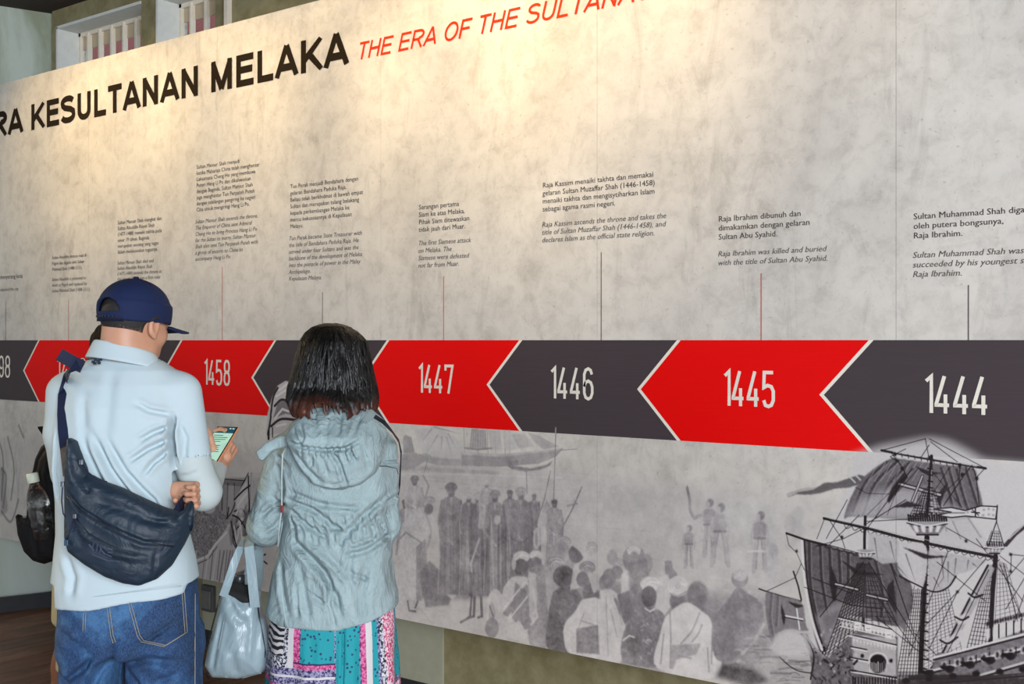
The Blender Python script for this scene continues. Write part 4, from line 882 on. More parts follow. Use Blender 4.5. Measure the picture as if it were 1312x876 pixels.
# small socket box on the wall below the mural
sx_, sz_ = B(271, 765)
so = empty('socket_box', (sx_, YB, sz_)); tag(so, 'small dark grey socket box fixed to the wall below the mural', 'socket')
boxes('housing', [((-0.04, -0.035, -0.065), (0.05, 0.0, 0.065))], plain('socket_grey', srgb(74, 74, 72), 0.5), so, 0.005)
boxes('cover', [((-0.03, -0.042, -0.05), (0.04, -0.034, 0.04))], plain('socket_cover', srgb(104, 104, 100), 0.4), so, 0.003)
# pier edge under the mural
boxes('trim_2', [((B(262, 760)[0], YB - 0.012, 0.085), (B(569, 800)[0], YB, BB + 0.2))], plain('pier_plaster', srgb(156, 154, 132), 0.8))['kind'] = 'structure'
# outside, seen through the clerestory windows
t = NT('roof_tile'); co = t.coord(); n1 = t.noise(co, 5, 5); t.base(t.mix(n1, srgb(150, 62, 56), srgb(196, 104, 92))); t.set(Roughness=0.8); M_ROOF = t.m
nb = empty('neighbouring_house', (-9.0, 7.0, 0)); tag(nb, 'pale house with red tiled roof beyond the high windows', 'building')
boxes('wall', [((-16, 0, 0), (8, 5, 5.75))], plain('house_wall', srgb(196, 200, 206), 0.8), nb)
vv = [(-16.4, -0.5, 5.6), (8.4, -0.5, 5.6), (8.4, 2.6, 7.6), (-16.4, 2.6, 7.6), (-16.4, -0.5, 5.5), (8.4, -0.5, 5.5), (8.4, 2.6, 7.5), (-16.4, 2.6, 7.5)]
pymesh('roof', vv, [(0, 1, 2, 3), (7, 6, 5, 4), (0, 4, 5, 1), (1, 5, 6, 2), (2, 6, 7, 3), (3, 7, 4, 0)], M_ROOF, nb)
# ------------------------------------------------------------------ sculpting: distance fields and their surfaces
def surface(fn, lo, hi, h):
    """naive surface nets of fn(x, y, z) < 0 inside the box lo..hi, cell h -> verts, quads"""
    lo = np.array(lo, np.float32); hi = np.array(hi, np.float32)
    n = np.ceil((hi - lo) / h).astype(int) + 1
    xs, ys, zs = [(lo[i] + h * np.arange(n[i])).astype(np.float32) for i in range(3)]
    D = np.empty(tuple(n), np.float32); st = max(1, int(400000 / (n[1] * n[2])))
    for i in range(0, n[0], st):
        X, Y, Z = np.meshgrid(xs[i:i+st], ys, zs, indexing='ij')
        D[i:i+st] = fn(X, Y, Z)
    D = np.clip(D, -h * 2.5, h * 2.5)
    S = D < 0
    cs = np.zeros(tuple(n - 1), np.int8)
    for a in (0, 1):
        for b in (0, 1):
            for c in (0, 1): cs += S[a:n[0]-1+a, b:n[1]-1+b, c:n[2]-1+c]
    act = (cs > 0) & (cs < 8)
    idx = np.full(act.shape, -1, np.int32); I = np.argwhere(act); idx[act] = np.arange(len(I))
    acc = np.zeros((len(I), 3), np.float32); cnt = np.zeros(len(I), np.float32)
    for ax in range(3):
        o1, o2 = [k for k in range(3) if k != ax]
        for p in (0, 1):
            for q in (0, 1):
                A = I.copy(); A[:, o1] += p; A[:, o2] += q; Bb = A.copy(); Bb[:, ax] += 1
                da = D[A[:, 0], A[:, 1], A[:, 2]]; db = D[Bb[:, 0], Bb[:, 1], Bb[:, 2]]
                m = (da < 0) != (db < 0); t = np.where(m, da / np.where(m, da - db, 1), 0)
                pt = A.astype(np.float32); pt[:, ax] += t
                acc[m] += pt[m]; cnt[m] += 1
    V = acc / np.maximum(cnt, 1)[:, None] * h + lo
    quads = []
    for ax in range(3):
        o1, o2 = [k for k in range(3) if k != ax]
        sa = [slice(1, -1)] * 3; sb = [slice(1, -1)] * 3
        sa[ax] = slice(0, -1); sb[ax] = slice(1, None)
        ch_ = S[tuple(sa)] != S[tuple(sb)]; E = np.argwhere(ch_)
        if len(E) == 0: continue
        E[:, o1] += 1; E[:, o2] += 1
        ins = S[E[:, 0], E[:, 1], E[:, 2]]
        def g(d1, d2):
            K = E.copy(); K[:, o1] += d1; K[:, o2] += d2; return idx[K[:, 0], K[:, 1], K[:, 2]]
        q = np.stack([g(-1, -1), g(0, -1), g(0, 0), g(-1, 0)], 1)
        fl_ = ins if ax != 1 else ~ins
        q = np.where(fl_[:, None], q, q[:, ::-1])
        quads.append(q[(q >= 0).all(1)])
    return V, np.concatenate(quads)
def smin(a, b, k):
    if k <= 0: return np.minimum(a, b)
    h = np.clip(0.5 + 0.5 * (b - a) / k, 0, 1); return b + (a - b) * h - k * h * (1 - h)
def smax(a, b, k): return -smin(-a, -b, k)
def cap(a, b, ra, rb):
    """capsule a..b with end radii"""
    a = np.array(a, float); b = np.array(b, float); d = b - a; L = float(d @ d)
    def f(X, Y, Z):
        t = np.clip(((X-a[0])*d[0] + (Y-a[1])*d[1] + (Z-a[2])*d[2]) / L, 0, 1)
        return np.sqrt((X-a[0]-t*d[0])**2 + (Y-a[1]-t*d[1])**2 + (Z-a[2]-t*d[2])**2) - (ra + (rb-ra)*t)
    return f
def elp(c, r, rot=None):
    c = np.array(c, float); r = np.array(r, float); M = np.eye(3) if rot is None else np.array(rot.to_3x3()).T
    def f(X, Y, Z):
        x, y, z = X-c[0], Y-c[1], Z-c[2]
        u = (M[0, 0]*x + M[0, 1]*y + M[0, 2]*z) / r[0]; v = (M[1, 0]*x + M[1, 1]*y + M[1, 2]*z) / r[1]; w_ = (M[2, 0]*x + M[2, 1]*y + M[2, 2]*z) / r[2]
        k0 = np.sqrt(u*u + v*v + w_*w_) + 1e-9; k1 = np.sqrt((u/r[0])**2 + (v/r[1])**2 + (w_/r[2])**2) + 1e-9
        return k0 * (k0 - 1) / k1
    return f
def column(rows, n=2.3):
    """upright body of rounded sections. rows: (z, cx, cy, a, b)"""
    r = np.array(sorted(rows), float)
    def f(X, Y, Z):
        g = [np.interp(Z, r[:, 0], r[:, i]) for i in range(1, 5)]
        u = np.abs((X - g[0]) / g[2]); v = np.abs((Y - g[1]) / g[3])
        k = (u**n + v**n) ** (1/n)
        d = (k - 1) * np.minimum(g[2], g[3])
        return smax(d, np.maximum(r[0, 0] - Z, Z - r[-1, 0]), 0.012)
    return f
def U(fs, k=0.02):
    def f(X, Y, Z):
        d = fs[0](X, Y, Z)
        for g in fs[1:]: d = smin(d, g(X, Y, Z), k)
        return d
    return f
def seg(X, Y, Z, a, b):
    a = np.array(a, float); b = np.array(b, float); d = b - a
    t = np.clip(((X-a[0])*d[0] + (Y-a[1])*d[1] + (Z-a[2])*d[2]) / max(float(d @ d), 1e-9), 0, 1)
    return np.sqrt((X-a[0]-t*d[0])**2 + (Y-a[1]-t*d[1])**2 + (Z-a[2]-t*d[2])**2), t
def seg2(X, Z, a, b):
    d0, d1 = b[0]-a[0], b[1]-a[1]; L = max(d0*d0 + d1*d1, 1e-9)
    t = np.clip(((X-a[0])*d0 + (Z-a[1])*d1) / L, 0, 1)
    return np.hypot(X-a[0]-t*d0, Z-a[1]-t*d1), t
def creases(fn, lines, back=True, ylim=None):
    """press folds into a surface: lines of (points (x, z), width, depth); depth > 0 makes a groove, < 0 a ridge; fading at the ends"""
    def f(X, Y, Z):
        d = fn(X, Y, Z); add = np.zeros_like(d)
        near = np.abs(d) < 0.03
        if not near.any(): return d
        x, z = X[near], Z[near]; s = np.zeros(x.shape, np.float32)
        y = Y[near]
        for pts, wd, dep in lines:
            best = np.full(x.shape, 9.0, np.float32); tt = np.zeros(x.shape, np.float32); m = len(pts) - 1
            for i in range(m):
                r, t_ = seg2(x, z, pts[i], pts[i+1]); b = r < best; best = np.where(b, r, best); tt = np.where(b, (i + t_) / m, tt)
            fade = np.clip(np.minimum(tt, 1 - tt) * 5 + 0.15, 0, 1)
            s += dep * fade * (np.exp(-(best / wd)**2) - 0.45 * np.exp(-((best - wd*1.9) / wd)**2))
        if ylim is not None: s = s * np.clip((ylim - y) / 0.03, 0, 1)
        add[near] = s
        return d + add
    return f
def poly2(pts):
    """signed distance to an outline in x, z"""
    p = [tuple(q) for q in pts]; n = len(p)
    def f(X, Z):
        d = np.full(X.shape, 1e9, np.float32); ins = np.zeros(X.shape, bool)
        for i in range(n):
            a, b = p[i], p[(i+1) % n]
            d = np.minimum(d, seg2(X, Z, a, b)[0])
            if a[1] != b[1]:
                c = (a[1] > Z) != (b[1] > Z); ins ^= c & (X < (b[0]-a[0]) * (Z-a[1]) / (b[1]-a[1]) + a[0])
        return np.where(ins, -d, d)
    return f
def pillow(pts, yc, T, r, puff=0.0):
    """soft body: outline in x, z; yc(x, z) its middle; half thickness T; edge radius r; swollen by puff towards its middle"""
    g = poly2(pts)
    def f(X, Y, Z):
        x2, z2 = X[:, 0, :], Z[:, 0, :]
        e = g(x2, z2); th = T + puff * np.clip(-e / 0.07, 0, 1) ** 0.5
        c = yc(x2, z2) if callable(yc) else np.full(x2.shape, yc)
        a = e[:, None, :] + r; b = np.abs(Y - c[:, None, :]) - th[:, None, :] + r
        return np.minimum(np.maximum(a, b), 0) + np.hypot(np.maximum(a, 0), np.maximum(b, 0)) - r
    return f
class Frame:
    """a figure's own frame: x to the camera's right, y away from it, z up; origin on the floor at pixel column px and depth Y"""
    def __init__(s, px, Y):
        s.Y = Y; s.X0 = (px - 656) / F * Y
        p = CAM + FWD * Y + RGT * s.X0; s.loc = (p.x, p.y, 0)
    def p(s, px, py, dy=0.0):
        Y = s.Y + dy; return ((px - 656) / F * Y - s.X0, dy, EYE - (py - 436) / F * Y)
    def q(s, px, py, dy=0.0):
        a = s.p(px, py, dy); return (a[0], a[2])
    def k(s, dy=0.0): return (s.Y + dy) / F          # metres per pixel
    def root(s, name): return empty(name, s.loc, YAW)
def mesh_of(name, fn, lo, hi, h, mat, parent):
    v, q = surface(fn, lo, hi, h)
    return npmesh(name, v, q, mat, parent)
def fuse(name, parts, mat, parent):
    """several surfaces as one mesh"""
    V, Q, o = [], [], 0
    for v, q in parts: V.append(v); Q.append(q + o); o += len(v)
    return npmesh(name, np.concatenate(V), np.concatenate(Q), mat, parent)
def rows_px(fr, rows, n=2.3):
    """silhouette rows (py, pxl, pxr, cy, b) -> column"""
    out = []
    for py, l, r, cy, b in rows:
        a = fr.p(l, py, cy); c = fr.p(r, py, cy); out.append((a[2], (a[0]+c[0])/2, cy, (c[0]-a[0])/2, b))
    return column(out, n)
# ------------------------------------------------------------------ people materials
def skin(name, c, dark):
    t = NT(name); co = t.coord(); n1 = t.noise(co, 18, 5); n2 = t.noise(co, 220, 3)
    t.base(t.mix(n1, dark, c)); t.set(Roughness=0.5); t.b.inputs['Subsurface Weight'].default_value = 0.12; t.b.inputs['Subsurface Scale'].default_value = 0.02
    t.b.inputs['Subsurface Radius'].default_value = (1.0, 0.4, 0.2); t.bump(n2, 0.08, 0.001); return t.m
M_SKIN = skin('skin_light', srgb(202, 152, 124), srgb(172, 122, 96)); M_SKIN2 = skin('skin_brown', srgb(132, 88, 62), srgb(104, 66, 46))
M_POLO = fabric('polo_cotton', srgb(174, 190, 196), srgb(188, 202, 208), 0.85, 1300, 12, 0.35, 0.008, (1, 1, 0.6))
t = NT('denim'); co = t.coord(); n1 = t.noise(co, 5.5, 6, 0.65, 0.5); n2 = t.noise(t.coord((1, 1, 0.25)), 700, 2)
t.base(t.mix(0.35, t.ramp(n1, [(0.36, srgb(8, 22, 46)), (0.5, srgb(20, 52, 94)), (0.63, srgb(66, 112, 156))]), t.ramp(n2, [(0.4, srgb(14, 36, 72)), (0.62, srgb(72, 112, 156))])))
t.set(Roughness=0.85); b1 = t.bump(n2, 0.25, 0.001); t.bump(t.noise(t.coord((1, 1, 0.7)), 14, 4, 0.6, 1.2), 0.6, 0.010, b1); M_DENIM = t.m
M_STITCH = plain('stitching', srgb(150, 140, 120), 0.7)
M_CAP = fabric('cap_twill', srgb(17, 29, 62), srgb(24, 38, 76), 0.8, 900, 10, 0.25, 0.006)
M_NAVY = fabric('bag_nylon', srgb(12, 24, 38), srgb(30, 50, 68), 0.58, 1000, 13, 0.9, 0.014, spec=0.5)
M_NAVY2 = plain('bag_trim', srgb(14, 18, 30), 0.5, bump=0.2)
M_WEB = fabric('webbing', srgb(18, 24, 48), srgb(24, 32, 60), 0.6, 500, 40, 0.2, 0.001)
M_BLACK = fabric('pack_nylon', srgb(7, 7, 8), srgb(14, 14, 16), 0.75, 900, 11, 0.9, 0.014, spec=0.2)
M_HAIRB = None
def hair_mat(name, a, b, c, lowz=None, rough=0.35, spec=0.35):
    t = NT(name); co = t.coord((1, 1, 0.10)); n = t.noise(co, 70, 4, 0.6, 0.4); n2 = t.noise(t.coord(), 8, 3)
    col = t.ramp(n, [(0.32, a), (0.62, b)])
    if c is not None:
        geo = t.n('ShaderNodeTexCoord'); sep = t.n('ShaderNodeSeparateXYZ'); t.l(geo.outputs['Object'], sep.inputs[0])
        f = t.math('ADD', t.math('MULTIPLY', t.math('SUBTRACT', lowz, sep.outputs[2]), 7.0), t.math('MULTIPLY', t.math('SUBTRACT', n2, 0.5), 1.4))
        cl = t.n('ShaderNodeClamp'); t.l(f, cl.inputs[0]); m2 = t.math('MULTIPLY', cl.outputs[0], t.math('MULTIPLY', n, 1.1)); col = t.mix(m2, col, c)
    t.base(col); t.set(Roughness=rough); t.b.inputs['Specular IOR Level'].default_value = spec; t.bump(n, 0.9, 0.005); return t.m
M_HAIR = hair_mat('hair_black_short', srgb(5, 4, 4), srgb(14, 12, 12), None, rough=0.75, spec=0.15)
t = NT('jacket_nylon'); co = t.coord(); n0 = t.noise(co, 4, 4); vo = t.n('ShaderNodeTexVoronoi', feature='F1'); vo.inputs['Scale'].default_value = 16; vo.inputs['Randomness'].default_value = 1.0
wp = t.noise(co, 7, 3); mv = t.n('ShaderNodeVectorMath', operation='MULTIPLY_ADD'); cb = t.n('ShaderNodeCombineXYZ'); t.l(wp, cb.inputs[0]); t.l(wp, cb.inputs[1]); t.l(wp, cb.inputs[2])
t.l(cb.outputs[0], mv.inputs[0]); mv.inputs[1].default_value = (0.12, 0.12, 0.12); t.l(co, mv.inputs[2]); t.l(mv.outputs[0], vo.inputs['Vector'])
t.base(t.mix(n0, srgb(136, 154, 157), srgb(156, 175, 178))); t.set(Roughness=0.52); t.b.inputs['Specular IOR Level'].default_value = 0.4
b1 = t.bump(vo.outputs['Distance'], 0.55, 0.022)
rg = t.noise(t.coord((1, 1, 0.55), rot=(0, 0.5, 0)), 13, 6, 0.62, 2.2); rg = t.math('ABSOLUTE', t.math('SUBTRACT', rg, 0.5))
b2 = t.bump(rg, 0.6, 0.026, b1); t.bump(t.noise(co, 1000, 2), 0.06, 0.001, b2); M_JACKET = t.m
M_CORD = plain('drawcord', srgb(168, 182, 184), 0.6); M_BEAD = plain('red_bead', srgb(120, 24, 30), 0.4)
t = NT('tote_leather'); co = t.coord(); n1 = t.noise(co, 7, 4); t.base(t.mix(n1, srgb(126, 144, 152), srgb(150, 168, 174))); t.set(Roughness=0.33); t.bump(t.noise(t.coord((1, 1, 0.5)), 9, 4, 0.6, 1.0), 0.5, 0.02, t.bump(t.noise(co, 500, 2), 0.1, 0.001)); M_TOTE = t.m
M_PIPE = plain('tote_piping', srgb(20, 24, 30), 0.4); M_INNER = plain('tote_lining', srgb(16, 18, 20), 0.8)
M_SLEEVE = fabric('arm_sleeve', srgb(176, 186, 186), srgb(186, 196, 196), 0.7, 1200, 20, 0.1, 0.003)

# hands: finger chains in a frame given by palm centre, finger direction, palm normal
def hand(cfn, palm, dirn, nrm, curl, scale=1.0, thumb_side=1, spread=0.0, thumb_dir=None, wrist=None, wr=0.027):
    """distance field of a hand. dirn: where straight fingers would point, nrm: out of the back of the hand; curl: 4 lists of three bend angles"""
    d = Vector(dirn).normalized(); n = Vector(nrm); n = (n - d * n.dot(d)).normalized(); s = d.cross(n) * thumb_side
    pc = Vector(palm); S = scale; fs = []
    for i, (off, l) in enumerate(zip((0.030, 0.010, -0.010, -0.029), (0.072, 0.079, 0.074, 0.058))):
        base_ = pc + d * 0.040 * S + s * off * S
        fs.append(cap(pc - d * 0.035 * S + s * off * 0.7 * S, base_, 0.0135 * S, 0.0115 * S))
        p = base_; ang = 0.0; r = 0.0102 if i < 3 else 0.0090
        for j, (fr_, cu) in enumerate(zip((0.46, 0.30, 0.24), curl[i])):
            ang += math.radians(cu); dd = d * math.cos(ang) - n * math.sin(ang) + s * spread * (off / 0.03)
            q = p + dd * (l * fr_ * S); fs.append(cap(p, q, r * S, (r - 0.0011) * S)); p = q; r -= 0.0010
    th0 = pc - d * 0.022 * S + s * 0.026 * S
    td = Vector(thumb_dir).normalized() if thumb_dir is not None else (d * 0.7 + s * 0.55 - n * 0.45).normalized()
    th1 = th0 + (td * 0.6 + s * 0.4).normalized() * 0.036 * S; th2 = th1 + td * 0.032 * S; th3 = th2 + (td - n * 0.25).normalized() * 0.026 * S
    fs += [cap(th0, th1, 0.015 * S, 0.0125 * S), cap(th1, th2, 0.0118 * S, 0.0105 * S), cap(th2, th3, 0.0105 * S, 0.009 * S)]
    fs.append(elp(pc, (0.024 * S,) * 3))
    fs2 = [cap(pc - d * 0.038 * S, wrist, 0.024 * S, wr)] if wrist is not None else []
    base_u = fs[0]
    def f(X, Y, Z):
        D = fs[0](X, Y, Z)
        for g in fs[1:] + fs2: D = smin(D, g(X, Y, Z), 0.0035 * S if g not in fs2 else 0.012)
        return D
    allp = [np.array(pc)]; return f, (tuple(np.array(pc) - 0.125 * S), tuple(np.array(pc) + 0.125 * S))

def head_field(c, yaw, pitch, roll=0.0, S=1.0, jaw=True):
    """head with face, looking along +y turned by yaw (to +x) and pitched down; c: centre of the skull"""
    R = Matrix.Rotation(-yaw, 4, 'Z') @ Matrix.Rotation(-pitch, 4, 'X') @ Matrix.Rotation(roll, 4, 'Y')
    def L(x, y, z): return tuple(Vector(c) + R @ (Vector((x, y, z)) * S))
    fs = [elp(L(0, -0.008, 0.012), (0.075*S, 0.095*S, 0.088*S), R), elp(L(0, 0.035, -0.035), (0.062*S, 0.056*S, 0.075*S), R),
          elp(L(0, 0.058, -0.082), (0.040*S, 0.034*S, 0.030*S), R), cap(L(-0.036, 0.02, -0.075), L(0.036, 0.02, -0.075), 0.026*S, 0.026*S),
          elp(L(0.036, 0.062, -0.028), (0.024*S, 0.02*S, 0.022*S), R), elp(L(-0.036, 0.062, -0.028), (0.024*S, 0.02*S, 0.022*S), R),
          cap(L(-0.03, 0.083, 0.014), L(0.03, 0.083, 0.014), 0.010*S, 0.010*S)]
    nose = [cap(L(0, 0.086, 0.0), L(0, 0.106, -0.034), 0.009*S, 0.013*S), cap(L(-0.013, 0.095, -0.037), L(0.013, 0.095, -0.037), 0.008*S, 0.008*S)]
    lips = [cap(L(-0.02, 0.086, -0.061), L(0.02, 0.086, -0.061), 0.006*S, 0.006*S), cap(L(-0.017, 0.085, -0.071), L(0.017, 0.085, -0.071), 0.007*S, 0.007*S)]
    eyes = [elp(L(s*0.031, 0.079, -0.002), (0.014*S, 0.012*S, 0.010*S), R) for s in (-1, 1)]
    ears = []
    for s in (-1, 1):
        ears.append((elp(L(s*0.083, -0.006, -0.014), (0.010*S, 0.020*S, 0.033*S), R), elp(L(s*0.091, -0.003, -0.012), (0.007*S, 0.012*S, 0.021*S), R), cap(L(s*0.079, 0.002, -0.034), L(s*0.083, 0.002, -0.044), 0.008*S, 0.007*S)))
    def f(X, Y, Z):
        d = U(fs, 0.024 * S)(X, Y, Z)
        for g in eyes: d = smax(d, -(g(X, Y, Z) + 0.004*S), 0.01*S)
        for g in eyes: d = smin(d, g(X, Y, Z), 0.002)
        for g in nose: d = smin(d, g(X, Y, Z), 0.012*S)
        for g in lips: d = smin(d, g(X, Y, Z), 0.004*S)
        for a, b, e in ears: d = smin(d, smin(smax(a(X, Y, Z), -b(X, Y, Z), 0.003), e(X, Y, Z), 0.004), 0.004*S)
        return d
    return f, L, R
# ================================================================== the man in the pale polo
fr = Frame(160, 2.96); P_ = fr.p; Q_ = fr.q
man = fr.root('person')
tag(man, 'person in pale blue polo, jeans and navy cap reading a phone before the mural', 'person')
YH = math.radians(28)
hc = P_(173, 412, 0.06)
hf, HL, HR = head_field(hc, YH, math.radians(12), 0.0, 0.93)
neck = [cap(P_(160, 470, 0.06), (hc[0]-0.022, hc[1]-0.03, hc[2]-0.055), 0.056, 0.056), cap(P_(166, 452, 0.04), P_(160, 490, 0.05), 0.054, 0.055)]
headf = U([hf] + neck, 0.03)
v1, q1 = surface(lambda X, Y, Z: smax(headf(X, Y, Z), P_(0, 492)[2] - Z, 0.01), (hc[0]-0.16, hc[1]-0.19, hc[2]-0.20), (hc[0]+0.16, hc[1]+0.17, hc[2]+0.14), 0.004)
# trunk, arms and legs under the clothes
el_r = P_(260, 630, 0.05); wr_r = P_(279, 597, 0.22); el_l = P_(92, 618, 0.10); wr_l = P_(222, 640, 0.20)
trunk = rows_px(fr, [(486, 112, 208, 0.05, 0.07), (520, 88, 226, 0.05, 0.10), (600, 90, 216, 0.03, 0.11), (700, 92, 228, 0.02, 0.12), (800, 98, 236, 0.02, 0.11)])
legs_in = [cap(P_(120, 830), (P_(120, 830)[0], 0.0, 0.46), 0.070, 0.055), cap((P_(122, 830)[0], 0.0, 0.46), (P_(122, 830)[0] - 0.01, 0.02, 0.09), 0.055, 0.04),
           cap(P_(210, 830), (P_(212, 830)[0], -0.01, 0.46), 0.085, 0.055), cap((P_(212, 830)[0], -0.01, 0.46), (P_(214, 830)[0], 0.01, 0.09), 0.055, 0.04)]
arms_in = [cap(P_(228, 505, 0.04), el_r, 0.045, 0.040), cap(el_r, wr_r, 0.036, 0.026), cap(P_(88, 505, 0.04), el_l, 0.045, 0.038), cap(el_l, wr_l, 0.036, 0.026)]
v2, q2 = surface(U([trunk] + legs_in + arms_in, 0.03), (-0.26, -0.15, 0.06), (0.32, 0.34, P_(0, 480)[2]), 0.009)
# hand with the phone
hp = P_(287, 585, 0.265)
hd_f, (l3, h3) = hand(None, hp, (0.30, 0.35, 0.62), (0.86, -0.30, -0.15), [(35, 55, 35), (45, 60, 40), (52, 62, 40), (58, 62, 40)], 0.95, thumb_side=-1, thumb_dir=(-0.25, 0.10, 0.9), wrist=wr_r, wr=0.026)
v3, q3 = surface(hd_f, l3, h3, 0.0026)
# fist closed in front of the other elbow
fp = P_(237, 633, -0.035)
ff_, (l4, h4) = hand(None, (fp[0] - 0.002, -0.020, fp[2] + 0.002), (0.93, -0.30, -0.05), (0.30, 0.93, 0.15), [(62, 85, 50), (66, 88, 50), (70, 88, 50), (74, 88, 50)], 0.82, thumb_side=-1, thumb_dir=(0.1, -0.75, 0.35), wrist=(fp[0] - 0.045, 0.09, fp[2] + 0.0), wr=0.026)
v4, q4 = surface(ff_, l4, h4, 0.0026)
body = fuse('body', [(v1, q1), (v2, q2), (v3, q3), (v4, q4)], M_SKIN, man)
# short hair below the cap, following the skull
hair_m = NT('hair_clipped'); co = hair_m.coord(); nz = hair_m.noise(co, 260, 3, 0.8); nz2 = hair_m.noise(co, 18, 3)
tc = hair_m.n('ShaderNodeTexCoord'); sp = hair_m.n('ShaderNodeSeparateXYZ'); hair_m.l(tc.outputs['Object'], sp.inputs[0])
hz = hc[2] - 0.066
fd = hair_m.math('ADD', hair_m.math('MULTIPLY', hair_m.math('SUBTRACT', sp.outputs[2], hz), 22.0), hair_m.math('MULTIPLY', hair_m.math('SUBTRACT', nz, 0.5), 2.2))
cl = hair_m.n('ShaderNodeClamp'); hair_m.l(fd, cl.inputs[0])
hair_m.base(hair_m.mix(cl.outputs[0], srgb(186, 140, 114), srgb(26, 22, 22))); hair_m.set(Roughness=0.7); hair_m.bump(nz, 0.4, 0.002)
def hairf(X, Y, Z):
    d = hf(X, Y, Z) - 0.004
    a = HL(0, 0.018, 0)      # keep hair behind the temples
    ax = HR @ Vector((0, 1, 0)); pl = (X - a[0]) * ax.x + (Y - a[1]) * ax.y + (Z - a[2]) * ax.z
    d = smax(d, pl, 0.01)
    d = smax(d, (hc[2] - 0.084) - Z, 0.008)
    for s in (-1, 1):
        e = HL(s * 0.085, 0.0, -0.028); d = smax(d, 0.030 - np.sqrt((X-e[0])**2 + (Y-e[1])**2 + (Z-e[2])**2), 0.004)
    return d
mesh_of('hair', hairf, (hc[0]-0.13, hc[1]-0.13, hc[2]-0.10), (hc[0]+0.13, hc[1]+0.13, hc[2]+0.13), 0.004, hair_m.m, man)

# cap
CR = HR @ Matrix.Rotation(math.radians(8), 4, 'X')
def CL(x, y, z): return tuple(Vector(hc) + CR @ (Vector((x, y, z)) * 1.0))
CSC = 0.925
crown = elp(CL(0, -0.004, 0.032), (0.085, 0.101, 0.082), CR)
inner = elp(CL(0, -0.004, 0.028), (0.079, 0.095, 0.077), CR)
up = CR @ Vector((0, 0, 1)); fw_ = CR @ Vector((0, 1, 0)); c0_ = Vector(CL(0, 0, 0.012))
def capf(X, Y, Z):
    h_ = (X-c0_.x)*up.x + (Y-c0_.y)*up.y + (Z-c0_.z)*up.z
    # straight lower wall so the crown stands up like a structured cap
    px_ = X - h_*up.x*0.0; d = crown(X, Y, Z)
    lowc = elp(tuple(c0_), (0.0835, 0.099, 0.30), CR)(X, Y, Z)
    d = np.where(h_ < 0.02, np.minimum(np.maximum(lowc, -h_ - 0.022), 9), d) if False else smin(d, np.maximum(lowc, np.maximum(-h_ - 0.016, h_ - 0.030)), 0.016)
    d = smax(d, -h_ - 0.016, 0.003)
    d = np.maximum(d, -np.minimum(inner(X, Y, Z), np.maximum(elp(tuple(c0_), (0.078, 0.094, 0.3), CR)(X, Y, Z), h_ - 0.03)))
    # opening over the strap at the back
    o_ = CL(0, -0.108, 0.020); f_ = (X-o_[0])*up.x + (Y-o_[1])*up.y + (Z-o_[2])*up.z
    sx_ = CR @ Vector((1, 0, 0)); g_ = (X-o_[0])*sx_.x + (Y-o_[1])*sx_.y + (Z-o_[2])*sx_.z
    bk = (X-o_[0])*fw_.x + (Y-o_[1])*fw_.y + (Z-o_[2])*fw_.z
    hole = np.maximum(np.hypot(g_, np.maximum(f_, 0) * 1.15) - 0.040, np.maximum(-f_, bk - 0.07))
    d = np.maximum(d, -hole)
    return d
cp = mesh_of('cap', capf, (hc[0]-0.14, hc[1]-0.14, hc[2]-0.05), (hc[0]+0.14, hc[1]+0.14, hc[2]+0.15), 0.0034, M_CAP, man)
cp['label'] = 'navy snapback baseball cap'
# brim: a curved flat blade
v, f = [], []; N, M_ = 18, 7
for lay, dz in ((0, 0.0), (1, -0.004)):
    for j in range(M_):
        for i in range(N):
            a = math.radians(-66 + 132 * i / (N-1)); r0 = 0.088; rr_ = 1 + 0.86 * (j / (M_-1)) * max(0.0, math.cos(a)) ** 0.55
            x = math.sin(a) * r0 * (1 + (rr_ - 1) * 0.12); y = math.cos(a) * 0.098 + (rr_ - 1) * 0.084
            v.append(CL(x, y, -0.004 + dz - 0.010 * (x / 0.09) ** 2 - 0.010 * (j / (M_-1))))
for lay in (0, 1):
    for j in range(M_-1):
        for i in range(N-1):
            k = lay*N*M_ + j*N + i; q = (k, k+1, k+N+1, k+N); f.append(q if lay == 0 else q[::-1])
per = [(0, i) for i in range(N)] + [(j, N-1) for j in range(1, M_)] + [(M_-1, i) for i in range(N-2, -1, -1)] + [(j, 0) for j in range(M_-2, 0, -1)]
for t_ in range(len(per)):
    a, b = per[t_], per[(t_+1) % len(per)]; ka, kb = a[0]*N + a[1], b[0]*N + b[1]; f.append((ka, ka + N*M_, kb + N*M_, kb))
pymesh('brim', v, f, M_CAP, cp, True)
pymesh('crown_button', *(lambda vv, ff: (vv, ff))(*[[tuple(Vector(CL(0.009*math.cos(a)*s, -0.004+0.009*math.sin(a)*s, 0.114+h))) for s, h in ((1, 0), (0.7, 0.006)) for a in [k*math.pi/4 for k in range(8)]], [tuple(range(8, 16))] + [(k, (k+1) % 8, 8+(k+1) % 8, 8+k) for k in range(8)]]), M_CAP, cp, True)
